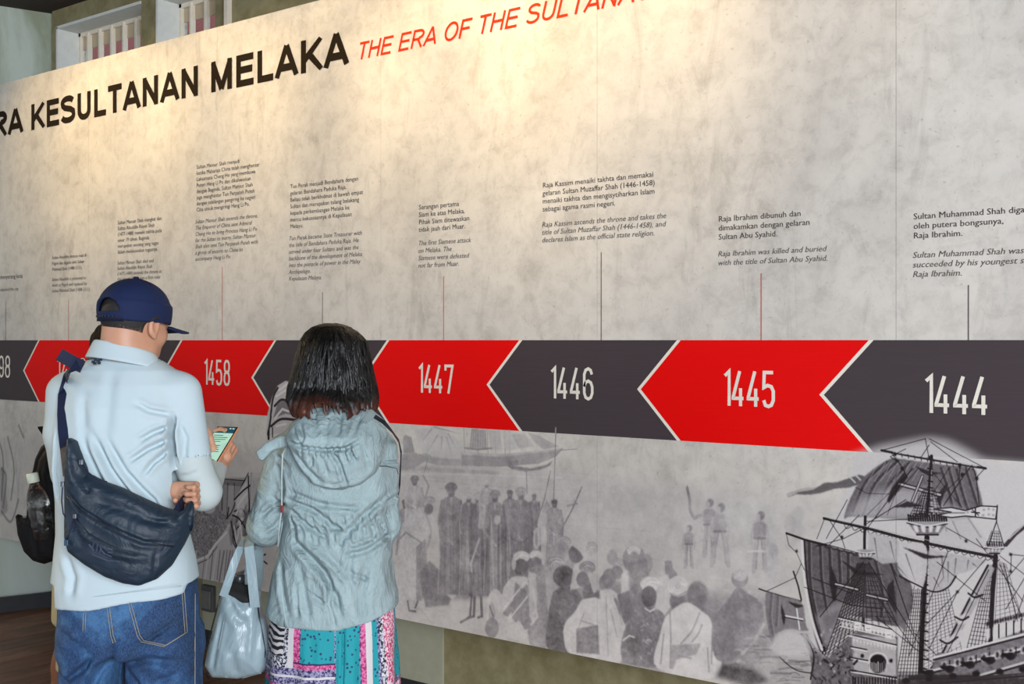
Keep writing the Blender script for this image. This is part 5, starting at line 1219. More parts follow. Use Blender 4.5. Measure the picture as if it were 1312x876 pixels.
# strap across the back opening with its snaps
def backarc(z, r=0.100, a0=-34, a1=34, n=9): return [CL(0.084*math.sin(math.radians(a)), -0.004 - r*math.cos(math.radians(a)), z) for a in [a0 + (a1-a0)*k/(n-1) for k in range(n)]]
a1_, a2_ = backarc(-0.006), backarc(0.018); v = a1_ + a2_ + [tuple(Vector(p) + (CR @ Vector((0, 0.004, 0)))) for p in a1_ + a2_]
f = [(i, i+1, 9+i+1, 9+i) for i in range(8)] + [(18+i, 18+9+i, 18+9+i+1, 18+i+1) for i in range(8)] + [(9+i, 9+i+1, 27+i+1, 27+i) for i in range(8)] + [(i, 18+i, 18+i+1, i+1) for i in range(8)]
pymesh('snap_strap', v, f, M_WEB, cp, True)
for k, p in enumerate(backarc(0.006, 0.102, -26, 26, 8)):
    a = Vector(p); bk_ = (a - Vector(HL(0, 0, 0))).normalized() * 0.002
    boxes('snap', [(a - Vector((0.0022,)*3), a + Vector((0.0022,)*3))], M_NAVY2, cp)
for a in (-60, 0, 60, 120, 180, 240):
    s_, c_2 = math.sin(math.radians(a + 30)), math.cos(math.radians(a + 30)); pts = []
    for e in np.linspace(8, 84, 10):
        ce, se = math.cos(math.radians(e)), math.sin(math.radians(e)); pts.append(CL(0.0855*s_*ce, -0.004 + 0.1015*c_2*ce, 0.028 + 0.0865*se))
    if a not in (120,): tube('seam', pts, 0.0011, M_NAVY2, cp, 5)
# hair tuft showing through the opening is the hair's own top

# polo shirt: silhouette rows (py, left, right, depth centre, half depth)
PR = [(456, 128, 192, 0.055, 0.060), (463, 110, 208, 0.055, 0.074), (474, 94, 224, 0.050, 0.088), (492, 84, 236, 0.045, 0.102), (520, 78, 238, 0.04, 0.118), (560, 74, 234, 0.035, 0.126),
      (600, 73, 230, 0.03, 0.130), (640, 77, 230, 0.025, 0.134), (680, 78, 238, 0.02, 0.140), (720, 74, 248, 0.02, 0.146), (745, 71, 252, 0.02, 0.148), (790, 76, 250, 0.02, 0.148)]
torso = rows_px(fr, PR, 2.4)
sh_r, sh_l = P_(232, 503, 0.04), P_(86, 503, 0.04)
se_r = P_(249, 598, 0.03); se_l = P_(66, 606, 0.02)
slv = [cap(sh_r, se_r, 0.054, 0.047), cap(sh_l, P_(83, 555, 0.035), 0.053, 0.051), cap(P_(83, 555, 0.035), P_(88, 606, 0.07), 0.051, 0.046)]
pol0 = U([torso, U(slv, 0.015)], 0.028)
hemL, hemR = P_(79, 774), P_(247, 753)
def hemz(X, Y):
    t_ = np.clip((X - hemL[0]) / (hemR[0] - hemL[0]), 0, 1); z = hemL[2] + (hemR[2] - hemL[2]) * t_
    z = np.where(X > P_(238, 0, -0.04)[0], P_(0, 744)[2], z); z = np.where(X < P_(77, 0, -0.04)[0], P_(0, 744)[2], z)
    return np.where(Y > 0.0, np.maximum(z, P_(0, 744)[2]), z) + 0.003 * np.sin(X * 34)
AX = (Vector(se_r) - Vector(sh_r)).normalized()
armv = cap(sh_r, tuple(Vector(se_r) + AX * 0.1), 0.064, 0.064); armh = cap(sh_r, tuple(Vector(se_r) + AX * 0.05), 0.046, 0.043)
FOLDS = None
def polof(X, Y, Z):
    d = FOLDS(X, Y, Z)
    hz_ = hemz(X, Y); d = smax(d, hz_ - Z, 0.003)
    cut = (X - se_r[0]) * AX.x + (Y - se_r[1]) * AX.y + (Z - se_r[2]) * AX.z
    d = smax(d, np.minimum(cut, -armv(X, Y, Z)), 0.003)
    d = smax(d, -np.maximum(torso(X, Y, Z) + 0.012, Z - (hz_ + 0.03)), 0.002)
    d = smax(d, -np.maximum(armh(X, Y, Z), -cut - 0.03), 0.002)
    return d
G = lambda *a: [Q_(*p) for p in a]
FOLD = [(G((120, 560), (140, 600), (162, 640), (180, 660)), 0.010, 0.010), (G((132, 548), (158, 596), (190, 640), (206, 655)), 0.009, 0.010), (G((150, 556), (176, 600), (206, 636), (212, 650)), 0.008, 0.008),
        (G((112, 588), (126, 622), (140, 648)), 0.008, 0.007), (G((222, 545), (205, 552), (190, 562)), 0.006, 0.007), (G((223, 560), (200, 572), (178, 588)), 0.006, 0.007), (G((225, 572), (205, 590), (196, 604)), 0.006, 0.006),
        (G((222, 530), (200, 524), (184, 514)), 0.006, 0.005), (G((226, 530), (224, 560), (228, 598)), 0.006, 0.013), (G((230, 540), (240, 560), (238, 590)), 0.007, 0.004), (G((84, 540), (82, 600), (90, 640)), 0.006, 0.006),
        (G((104, 700), (116, 728), (112, 752)), 0.010, 0.006), 
        (G((118, 500), (122, 540), (128, 575)), 0.012, 0.004), (G((150, 470), (152, 520), (150, 560)), 0.014, 0.003)]
FOLD = [(a_, b_, c_ * 1.45) for a_, b_, c_ in FOLD]
FOLDS = creases(pol0, FOLD, ylim=0.05)
polo = mesh_of('polo_shirt', polof, (-0.26, -0.17, P_(0, 790)[2]), (0.27, 0.22, P_(0, 440)[2]), 0.0045, M_POLO, man)
polo['label'] = 'pale blue cotton polo shirt'
# collar: a folded band around the neck, higher at the back
def ringpts(cx, cy, a, b, z0, zs, n=28, t0=200, t1=520): return [(cx + a*math.cos(math.radians(t)), cy + b*math.sin(math.radians(t)), z0 + zs*math.sin(math.radians(t))) for t in np.linspace(t0, t1, n)]
cc_ = P_(160, 455, 0.045); zc = cc_[2]
v, f = [], []; n = 30; prof = [(0.064, 0.010), (0.067, 0.020), (0.072, 0.021), (0.078, 0.008), (0.086, -0.012), (0.094, -0.026), (0.088, -0.027), (0.078, -0.010)]
for r_, h_ in prof:
    for t_ in np.linspace(115, 425, n):
        a = math.radians(t_); v.append((cc_[0] + math.cos(a) * r_ * 1.10, cc_[1] + math.sin(a) * r_ * 0.98, zc + h_ + 0.002 - 0.012*math.sin(a) - 0.016 * math.cos(a)))
for j in range(len(prof) - 1):
    for i in range(n - 1): k = j*n + i; f.append((k, k+n, k+n+1, k+1))
col_ = pymesh('collar', v, f, M_POLO, polo, True); m_ = col_.modifiers.new('s', 'SUBSURF'); m_.levels = m_.render_levels = 1; m_ = col_.modifiers.new('t', 'SOLIDIFY'); m_.thickness = 0.0025
lp = P_(133, 463, 0); v, f = [], []
for k, (ox, oz) in enumerate(((-0.010, 0.0), (-0.004, 0.005), (0.003, 0.003), (0.008, 0.006), (-0.006, -0.004), (0.005, -0.003))): box(v, f, (lp[0]+ox-0.003, -0.052, lp[2]+oz-0.003), (lp[0]+ox+0.004, -0.046, lp[2]+oz+0.003))
o = pymesh('embroidered_emblem', v, f, plain('emblem_thread', srgb(20, 34, 56), 0.8), polo); o['label'] = 'small navy embroidered emblem below the collar'
tube('hem_stitch', [P_(px_, 769.5 + (px_-79)*(-21/168.), -0.135 + 0.10*((px_-164)/86.)**4 + 0.0) for px_ in range(88, 240, 8)], 0.0008, M_POLO, polo, 5)
# compression sleeve on the forearm
slc = U([cap(P_(246, 590, 0.03), el_r, 0.050, 0.047), cap(el_r, P_(277, 600, 0.215), 0.046, 0.030)], 0.02)
slx = creases(lambda X, Y, Z: np.maximum(slc(X, Y, Z), (X-wr_r[0])*0.22 + (Y-wr_r[1])*0.85 + (Z-wr_r[2])*0.35 - 0.004), [([Q_(228, 610), Q_(244, 608), Q_(256, 603)], 0.005, 0.003)])
sl = mesh_of('arm_sleeve', slx, (0.10, -0.06, P_(0, 672)[2]), (0.33, 0.27, P_(0, 585)[2]), 0.0045, M_SLEEVE, man)
sl['label'] = 'pale grey cooling sleeve on the bent arm'

# jeans
JR = [(742, 84, 250, 0.02, 0.128), (775, 80, 252, 0.02, 0.135), (805, 79, 253, 0.02, 0.135), (832, 79, 253, 0.015, 0.130)]
hip = rows_px(fr, JR, 2.5)
zc_ = P_(0, 830)[2]
def leg(cx, cx2, s):
    return column([(0.03, cx2, 0.03, 0.080, 0.085), (0.12, cx2, 0.02, 0.082, 0.088), (0.48, (cx+cx2)/2, 0.0, s, 0.100), (zc_ - 0.06, cx, 0.01, s, 0.112), (zc_, cx, 0.015, s + 0.006, 0.120), (zc_ + 0.05, cx, 0.015, s, 0.12)], 2.2)
xl, xr = P_(117.5, 830)[0], P_(209, 830)[0]
legs = [leg(xl, xl - 0.012, 0.076), leg(xr, xr + 0.015, 0.094)]
def jeansf(X, Y, Z):
    d = smin(hip(X, Y, Z), smin(legs[0](X, Y, Z), legs[1](X, Y, Z), 0.006), 0.02)
    cg = np.hypot((X - P_(160, 0)[0]) * 1.6, np.maximum(0, 0)) ; 
    groove = np.exp(-((X - P_(160, 0)[0]) / 0.012)**2) * 0.012 * np.clip((P_(0, 790)[2] - Z) / 0.05, 0, 1) * (Y < 0.0)
    return d + groove
JF = [(G((176, 838), (206, 830), (240, 836)), 0.010, 0.009), (G((100, 860), (126, 842), (140, 822)), 0.008, 0.010), (G((86, 848), (108, 868), (116, 890)), 0.009, 0.008), (G((186, 812), (206, 806), (236, 786)), 0.005, 0.006),
      (G((150, 838), (140, 850), (128, 880)), 0.010, 0.010), (G((172, 846), (190, 862), (200, 900)), 0.010, 0.008), (G((215, 858), (240, 852)), 0.008, 0.006), (G((190, 880), (230, 876), (246, 884)), 0.009, 0.006), (G((92, 800), (120, 812), (134, 822)), 0.009, 0.006)]
for k in range(10):
    z_ = 0.10 + 0.05*k; JF.append(([(xl - 0.08 + 0.02*(k % 3), z_), (xl + 0.05, z_ + 0.03*(-1)**k)], 0.011, 0.008)); JF.append(([(xr - 0.06, z_ + 0.02), (xr + 0.08, z_ - 0.02*(-1)**k)], 0.011, 0.008))
jeans = mesh_of('jeans', creases(jeansf, JF, ylim=0.2), (-0.22, -0.16, 0.015), (0.24, 0.18, P_(0, 738)[2]), 0.0055, M_DENIM, man)
jeans['label'] = 'blue denim jeans'
def onback(fn, px, py, h=0.0015):
    """point of a figure's camera-facing surface under a pixel (marches along the view ray)"""
    ys = np.linspace(-0.35, 0.2, 700); pts = [fr.p(px, py, y) for y in ys]; A = np.array(pts)
    d = fn(A[:, 0].reshape(-1, 1, 1), A[:, 1].reshape(-1, 1, 1), A[:, 2].reshape(-1, 1, 1)).ravel()
    i = int(np.argmax(d < 0)); return fr.p(px, py, ys[max(i - 1, 0)] - h)
jc = creases(jeansf, JF, ylim=0.2)
for pts in ([(164, 771), (176, 815), (181, 822), (210, 828), (237, 811), (233, 757)], [(107, 785), (106, 808)], [(137, 778), (142, 815), (145, 824)]):
    pp = spline(pts, 5) if False else [p for a, b in zip(pts[:-1], pts[1:]) for p in [(a[0] + (b[0]-a[0])*t_, a[1] + (b[1]-a[1])*t_) for t_ in np.linspace(0, 1, 7)[:-1]]] + [pts[-1]]
    for k in range(0, len(pp) - 1): pass
    tube('pocket_stitching', [onback(jc, *p) for p in pp], 0.0009, M_STITCH, jeans, 5)
    tube('pocket_stitching', [onback(jc, p[0] + 3.0, p[1] - 1.5) for p in pp], 0.0009, M_STITCH, jeans, 5)
tube('side_seam', [onback(jc, 250 - 0.02*k, 760 + k*12, 0.0) for k in range(0, 12)], 0.0012, M_STITCH, jeans, 5)
def shoes(root, spots, mat, sole):
    for x_, y_, rz in spots:
        R_ = Matrix.Rotation(rz, 4, 'Z')
        def T(a, b, c): p = R_ @ Vector((a, b, c)); return (x_ + p.x, y_ + p.y, p.z)
        up_ = U([cap(T(0, -0.06, 0.055), T(0, 0.02, 0.06), 0.040, 0.042), cap(T(0, 0.02, 0.05), T(0, 0.15, 0.035), 0.042, 0.030), cap(T(0, -0.055, 0.09), T(0, -0.04, 0.12), 0.037, 0.036)], 0.03)
        b_ = mesh_of('shoe', lambda X, Y, Z: smax(up_(X, Y, Z), 0.016 - Z, 0.004), (x_-0.2, y_-0.2, 0.0), (x_+0.2, y_+0.24, 0.17), 0.007, mat, root)
        so_ = U([cap(T(0, -0.06, 0.012), T(0, 0.15, 0.012), 0.046, 0.040)], 0.01)
        mesh_of('sole', lambda X, Y, Z: np.maximum(so_(X, Y, Z), np.maximum(0.001 - Z, Z - 0.02)), (x_-0.2, y_-0.2, -0.01), (x_+0.2, y_+0.24, 0.04), 0.006, sole, b_)
shoes(man, [(xl - 0.01, 0.04, 0.15), (xr + 0.015, 0.03, -0.2)], plain('shoe_grey', srgb(60, 62, 66), 0.7), plain('sole_white', srgb(210, 208, 200), 0.7))

# phone in its orange case
ph = fr.root('smartphone'); tag(ph, 'smartphone in an orange-edged case held up in the raised hand', 'phone')
pc_ = Vector(P_(277, 573, 0.235)); u_ = Vector((0.92, -0.40, 0.0)).normalized(); vv_ = Vector((-0.42, -0.62, -0.70)); vv_ = (vv_ - u_ * vv_.dot(u_)).normalized(); n_ = u_.cross(vv_) * -1.0
if n_.y > 0: n_ = -n_
def slab(name, a0, a1, b0, b1, c0, c1, mat, parent, bev=0.0):
    v = [tuple(pc_ + u_*a + vv_*b + n_*c) for c in (c0, c1) for a, b in ((a0, b0), (a1, b0), (a1, b1), (a0, b1))]
    o = pymesh(name, v, [(3, 2, 1, 0), (4, 5, 6, 7), (0, 1, 5, 4), (1, 2, 6, 5), (2, 3, 7, 6), (3, 0, 4, 7)], mat, parent)
    if bev: m = o.modifiers.new('b', 'BEVEL'); m.width = bev; m.segments = 3
    return o
slab('case', -0.037, 0.037, -0.077, 0.077, -0.005, 0.003, plain('case_orange', srgb(196, 128, 88), 0.5), ph, 0.003)
slab('bezel', -0.0355, 0.0355, -0.0755, 0.0755, 0.002, 0.0045, plain('phone_black', srgb(10, 12, 14), 0.15), ph, 0.001)
def scr(name, c, e=1.0):
    t = NT(name); t.base(c); t.set(Roughness=0.2); t.b.inputs['Emission Color'].default_value = c; t.b.inputs['Emission Strength'].default_value = e; return t.m
sc1, sc2, sc3 = scr('screen_green', srgb(150, 186, 168), 0.55), scr('screen_header', srgb(28, 66, 78), 0.5), scr('screen_text', srgb(60, 96, 88), 0.3)
slab('screen', -0.033, 0.033, -0.050, 0.072, 0.0045, 0.0050, sc1, ph); slab('screen_header', -0.033, 0.033, -0.073, -0.050, 0.0045, 0.0050, sc2, ph)
rr2 = random.Random(1); v, f = [], []
for k in range(15):
    b = -0.042 + k * 0.0075
    if k % 5 == 4: continue
    a0, a1 = -0.029, -0.029 + rr2.uniform(0.030, 0.056); n = len(v)
    v += [tuple(pc_ + u_*a + vv_*bb + n_*0.0053) for a, bb in ((a0, b), (a1, b), (a1, b + 0.0026), (a0, b + 0.0026))]; f.append((n, n+1, n+2, n+3))
o = pymesh('screen_lines', v, f, sc3, ph); o['kind'] = 'stuff'
v, f = [], []
for a0, a1, b in ((-0.028, -0.004, -0.060), (0.012, 0.018, -0.068), (0.022, 0.029, -0.068), (-0.028, -0.018, -0.068)):
    n = len(v); v += [tuple(pc_ + u_*a + vv_*bb + n_*0.0053) for a, bb in ((a0, b), (a1, b), (a1, b + 0.002), (a0, b + 0.002))]; f.append((n, n+1, n+2, n+3))
o = pymesh('header_marks', v, f, scr('screen_white', srgb(220, 230, 226), 0.6), ph); o['kind'] = 'stuff'

# crossbody bag
GB = lambda *a: [Q_(p[0], p[1], -0.19) for p in a]
bag = fr.root('crossbody_bag'); tag(bag, 'dark navy crossbody bag slung across the back of the person in the polo', 'bag')
BO = GB((80, 562), (90, 566), (98, 590), (106, 610), (130, 620), (150, 627), (175, 640), (200, 654), (217, 661), (224, 656), (231, 647), (236, 664), (233, 684), (224, 706), (212, 730), (196, 745), (176, 752), (156, 748), (134, 740), (108, 725), (84, 708), (78, 690), (76, 650), (76, 600))
cb0 = P_(160, 640)[0]
yb = lambda x, z: -0.155 + 0.55 * np.clip(np.abs(x - cb0) - 0.05, 0, 1)**2 * 5.0 - 0.02 * np.clip((P_(0, 640)[2] - z) / 0.15, 0, 1)
bagf = pillow(BO, yb, 0.020, 0.018, 0.030)
BF = [(GB((84, 628), (104, 650), (140, 672), (185, 693), (222, 700)), 0.005, 0.006), (GB((92, 600), (112, 626), (114, 632)), 0.008, 0.007), (GB((90, 660), (110, 700), (100, 712)), 0.010, 0.004), (GB((120, 640), (160, 652), (214, 678)), 0.010, 0.005),
      (GB((196, 672), (226, 668)), 0.006, 0.005), (GB((180, 665), (205, 672), (228, 680)), 0.005, 0.004), (GB((200, 705), (196, 740)), 0.004, 0.004), (GB((88, 580), (96, 606)), 0.006, 0.005), (GB((104, 678), (150, 706), (196, 715)), 0.008, -0.005), (GB((226, 655), (214, 668)), 0.005, 0.005)]
bagc = creases(bagf, BF)
bm_ = mesh_of('pouch', bagc, (-0.21, -0.26, P_(0, 765)[2]), (0.20, -0.01, P_(0, 550)[2]), 0.004, M_NAVY, bag)
def onf(fn, px, py, h=0.0): return onback(fn, px, py, h)
tube('zip', [onf(bagc, *p, -0.001) for p in [(86, 636), (104, 655), (126, 668), (150, 681), (176, 691), (204, 698), (222, 700)]], 0.0028, M_NAVY2, bag, 6)
tube('zip', [onf(bagc, *p, -0.001) for p in [(98, 664), (114, 684), (140, 698), (168, 708), (196, 714)]], 0.002, M_NAVY2, bag, 6)
M_GLINT = plain('zip_metal', srgb(120, 126, 134), 0.3, 0.8)
def pull(pts, off=0.006):
    pp = [onf(bagc, *p, off) for p in pts]; o = tube('zip_pull', pp, 0.0016, M_WEB, bag, 6)
    return o
for pts in ([(105, 594), (112, 604), (124, 614), (137, 617)], [(80, 624), (79, 642), (81, 658), (84, 662)], [(94, 664), (90, 680), (86, 692)], [(97, 664), (94, 680), (84, 692)]): 
    yy_ = -0.19
    tube('zip_pull', [P_(a, b, -0.205 if b < 660 and a > 100 else -0.20) for a, b in pts], 0.0017, M_WEB, bag, 6)
for a, b in ((104, 592), (80, 620), (96, 661)): 
    c = Vector(P_(a, b, -0.205)); boxes('zip_slider', [(c - Vector((0.004, 0.004, 0.006)), c + Vector((0.004, 0.004, 0.006)))], M_GLINT, bag, 0.001)
c = Vector(P_(85, 695, -0.21)); boxes('zip_tag', [(c - Vector((0.005, 0.003, 0.007)), c + Vector((0.005, 0.003, 0.007)))], plain('tag_teal', srgb(40, 70, 92), 0.4), bag, 0.001)
# faint printed mark low on the pouch
v, f = [], []
def mark(p0, p1, wpx):
    a = Vector(onf(bagc, *p0, 0.0012)); b = Vector(onf(bagc, *p1, 0.0012)); d = (b - a).normalized(); s_ = d.cross(Vector((0, 1, 0))).normalized() * wpx * 0.001; n = len(v)
    v.extend([tuple(a - s_), tuple(b - s_), tuple(b + s_), tuple(a + s_)]); f.append((n, n+1, n+2, n+3))
for p0, p1, ww in (((114, 697), (120, 705), 1.6), ((120, 695), (118, 704), 1.4), ((125, 697), (124, 706), 1.6), ((129, 699), (128, 708), 1.6), ((129, 703), (135, 700), 1.4), ((129, 704), (135, 710), 1.4), ((138, 702), (137, 711), 1.6), ((138, 702), (144, 704), 1.3), ((138, 707), (143, 708), 1.3), ((138, 711), (143, 713), 1.3), ((118, 710), (138, 718), 1.0), ((138, 718), (154, 719), 0.8)): mark(p0, p1, ww)
o = pymesh('printed_mark', v, f, plain('mark_grey', srgb(62, 68, 92), 0.6), bag); o['label'] = 'faint worn grey lettering'; o['kind'] = 'stuff'
# strap over the shoulder
def band(name, path, hw, mat, parent, th=0.0018, widths=None):
    """flat strap through (point, outward normal)"""
    v, f = [], []; n = len(path)
    for i, (p, nn_) in enumerate(path):
        p = Vector(p); t_ = (Vector(path[min(i+1, n-1)][0]) - Vector(path[max(i-1, 0)][0])).normalized(); nn_ = Vector(nn_).normalized(); s_ = t_.cross(nn_).normalized() * (widths[i] if widths else hw)
        for a in (p - s_ - nn_*th, p + s_ - nn_*th, p + s_ + nn_*th, p - s_ + nn_*th): v.append(tuple(a))
    for i in range(n-1):
        for k in range(4): f.append((4*i+k, 4*i+(k+1) % 4, 4*i+4+(k+1) % 4, 4*i+4+k))
    f += [(3, 2, 1, 0), (4*n-4, 4*n-3, 4*n-2, 4*n-1)]
    return pymesh(name, v, f, mat, parent, False)
polc = lambda X, Y, Z: pol0(X, Y, Z)
sp_ = [((101, 466), 0.0), ((91, 472), 0), ((84, 485), 0), ((81, 505), 0), ((80, 530), 0), ((81, 552), 0), ((83, 572), 0)]
path = []
for (a, b), _ in sp_:
    p = onback(polc, a, b, 0.004); path.append((p, (-0.08, -1.0, 0.45 if b < 480 else 0.05)))
path += [(P_(84, 590, -0.135), (-0.2, -0.95, 0)), (P_(86, 606, -0.165), (-0.2, -0.95, 0))]
band('strap', path, 0.0135, M_WEB, bag)
band('strap_end', [(P_(106, 470, -0.02), (0.2, -0.9, 0.4)), (P_(92, 463, -0.035), (0.2, -0.9, 0.4)), (P_(76, 454, -0.045), (0.2, -0.9, 0.4))], 0.0165, M_WEB, bag, 0.002)
band('strap', [(P_(224, 664, -0.125), (0.3, -0.9, 0)), (P_(232, 648, -0.09), (0.7, -0.7, 0)), (P_(236, 640, -0.03), (1, 0, 0)), (P_(235, 632, 0.06), (1, 0.2, 0)), (P_(215, 600, 0.155), (0.3, 1, 0)), (P_(160, 540, 0.175), (0, 1, 0)), (P_(110, 480, 0.135), (-0.2, 0.9, 0.4)), (P_(100, 462, 0.05), (-0.3, 0.2, 0.9))], 0.014, M_WEB, bag)
# ================================================================== the woman in the grey-green jacket
fw = Frame(425, 3.085); P_ = fw.p; Q_ = fw.q
wom = fw.root('person'); tag(wom, 'person with dark shoulder-length hair in a hooded sage grey jacket and patterned skirt', 'person')
hc2 = P_(426, 466, 0.05)
hf2, HL2, HR2 = head_field(hc2, math.radians(-8), math.radians(10), 0.0, 0.94)
nk = cap((hc2[0], hc2[1]-0.025, hc2[2]-0.05), P_(428, 545, 0.02), 0.050, 0.060)
v1, q1 = surface(lambda X, Y, Z: smin(hf2(X, Y, Z), nk(X, Y, Z), 0.02), (hc2[0]-0.14, -0.14, hc2[2]-0.20), (hc2[0]+0.14, 0.24, hc2[2]+0.13), 0.005)
eL = P_(342, 674, 0.03); wL = P_(330, 664, 0.25); sL = P_(366, 578, 0.03); sR = P_(486, 576, 0.03); eR = P_(490, 672, 0.04); wR = P_(455, 664, 0.24)
tk = rows_px(fw, [(545, 395, 462, 0.03, 0.06), (575, 378, 480, 0.03, 0.09), (670, 374, 482, 0.02, 0.09), (780, 366, 494, 0.02, 0.11), (830, 370, 490, 0.02, 0.10)])
lx, lx2 = P_(398, 800)[0], P_(462, 800)[0]
lg = [cap((lx, 0.02, 0.72), (lx, 0.0, 0.42), 0.070, 0.046), cap((lx, 0.0, 0.42), (lx, 0.03, 0.08), 0.048, 0.030), cap((lx2, 0.02, 0.72), (lx2, 0.0, 0.42), 0.070, 0.046), cap((lx2, 0.0, 0.42), (lx2, 0.03, 0.08), 0.048, 0.030)]
v2, q2 = surface(U([tk, cap(sL, eL, 0.040, 0.034), cap(eL, wL, 0.033, 0.023), cap(sR, eR, 0.038, 0.033), cap(eR, wR, 0.032, 0.023)] + lg, 0.025), (-0.26, -0.13, 0.04), (0.22, 0.30, P_(0, 540)[2]), 0.009)
h1, (l1, u1) = hand(None, tuple(Vector(wL) + Vector((0.02, 0.065, 0.03))), (0.2, 0.9, 0.3), (-0.9, 0.2, 0.3), [(35, 45, 30)]*4, 0.86, thumb_side=1, wrist=wL, wr=0.023)
h2, (l2, u2) = hand(None, tuple(Vector(wR) + Vector((-0.03, 0.06, 0.03))), (-0.3, 0.9, 0.3), (0.9, 0.2, 0.3), [(35, 45, 30)]*4, 0.86, thumb_side=-1, wrist=wR, wr=0.023)
v3, q3 = surface(h1, l1, u1, 0.0035); v4, q4 = surface(h2, l2, u2, 0.0035)
fuse('body', [(v1, q1), (v2, q2), (v3, q3), (v4, q4)], M_SKIN, wom)
# hair: bobbed volume with strands
HRW = [(414, 412, 436, 0.04, 0.02), (418, 401, 448, 0.04, 0.045), (426, 391, 459, 0.04, 0.072), (438, 384, 468, 0.04, 0.092), (455, 380, 471, 0.04, 0.103), (475, 376, 475, 0.035, 0.110), (495, 370, 480, 0.03, 0.113), (512, 368, 482, 0.01, 0.118), (524, 370, 480, 0.0, 0.120), (536, 380, 474, -0.01, 0.116)]
hcol = rows_px(fw, HRW, 2.05); hx = P_(426, 0)[0]
def strands(X, Y, Z):
    a = np.arctan2(X - hx, -(Y - 0.03)); zz = P_(0, 415)[2] - Z
    w1 = a * 26 + 5.0 * np.sin(zz * 14 + a * 3) ; w2 = a * 61 + 7 * np.sin(zz * 21 + 1.7 + a * 5)
    return 0.0030 * np.sin(w1) * np.clip(zz * 9, 0, 1) + 0.0016 * np.sin(w2)
def hairf2(X, Y, Z):
    d = hcol(X, Y, Z) + strands(X, Y, Z)
    face = np.maximum(elp(HL2(0, 0.115, -0.03), (0.052, 0.11, 0.10), HR2)(X, Y, Z), -9)
    d = smax(d, -face, 0.01)
    bot = P_(0, 537)[2] + 0.010 * np.sin(X * 90) + 0.008 * np.sin(X * 211 + 1) + 0.02 * np.clip(np.abs(X - hx) - 0.07, 0, 1) / 0.04
    return smax(d, bot - Z, 0.01)
lowz = P_(0, 503)[2]
M_HAIRW = hair_mat('hair_black_auburn', srgb(4, 4, 4), srgb(20, 17, 17), srgb(140, 66, 34), lowz, 0.42)
hw = mesh_of('hair', hairf2, (hx-0.15, -0.11, P_(0, 545)[2]), (hx+0.15, 0.17, P_(0, 408)[2]), 0.0034, M_HAIRW, wom)
hw['label'] = 'black hair bob with reddish brown ends'
v, f = [], []; rl = random.Random(8)
for k in range(270):
    a = rl.uniform(-1.9, 1.9); z0 = P_(0, rl.uniform(422, 505))[2]; L = rl.uniform(0.05, 0.13); z1 = max(z0 - L, P_(0, rl.uniform(528, 544))[2]); n = 7; rr_ = rl.uniform(0.0016, 0.0034); sw = rl.uniform(-0.12, 0.12); ph_ = rl.uniform(0, 6)
    base_ = len(v)
    for i in range(n):
        t_ = i / (n - 1); z = z0 + (z1 - z0) * t_; py = 436 - (z - EYE) * F / 3.085; aa_ = a + sw * t_ + 0.03 * math.sin(ph_ + 5*t_)
        l_, r_, b_ = [float(np.interp(py, [q[0] for q in HRW], [q[m] for q in HRW])) for m in (1, 2, 4)]
        A_ = (r_ - l_) / 2 * fw.k(); cx_ = P_((l_ + r_) / 2, 0)[0]; out = 0.985 + 0.03 * min(1, t_ * 3) + 0.03 * t_ * math.sin(ph_)
        p = Vector((cx_ + math.sin(aa_) * A_ * out, 0.03 - math.cos(aa_) * b_ * out, z)); w_ = rr_ * (math.sin(math.pi * min(0.98, t_ * 0.93 + 0.07)) ** 0.6)
        s_ = Vector((math.cos(aa_), math.sin(aa_), 0)); o_ = Vector((math.sin(aa_), -math.cos(aa_), 0))
        for m in (-s_ * w_, o_ * w_ * 0.8, s_ * w_): v.append(tuple(p + m))
    for i in range(n - 1):
        for m in (0, 1): c = base_ + i*3 + m; f.append((c, c+3, c+4, c+1))
lk = pymesh('hair_locks', v, f, M_HAIRW, hw, True); lk['kind'] = 'stuff'; lk['label'] = 'loose strands of hair'

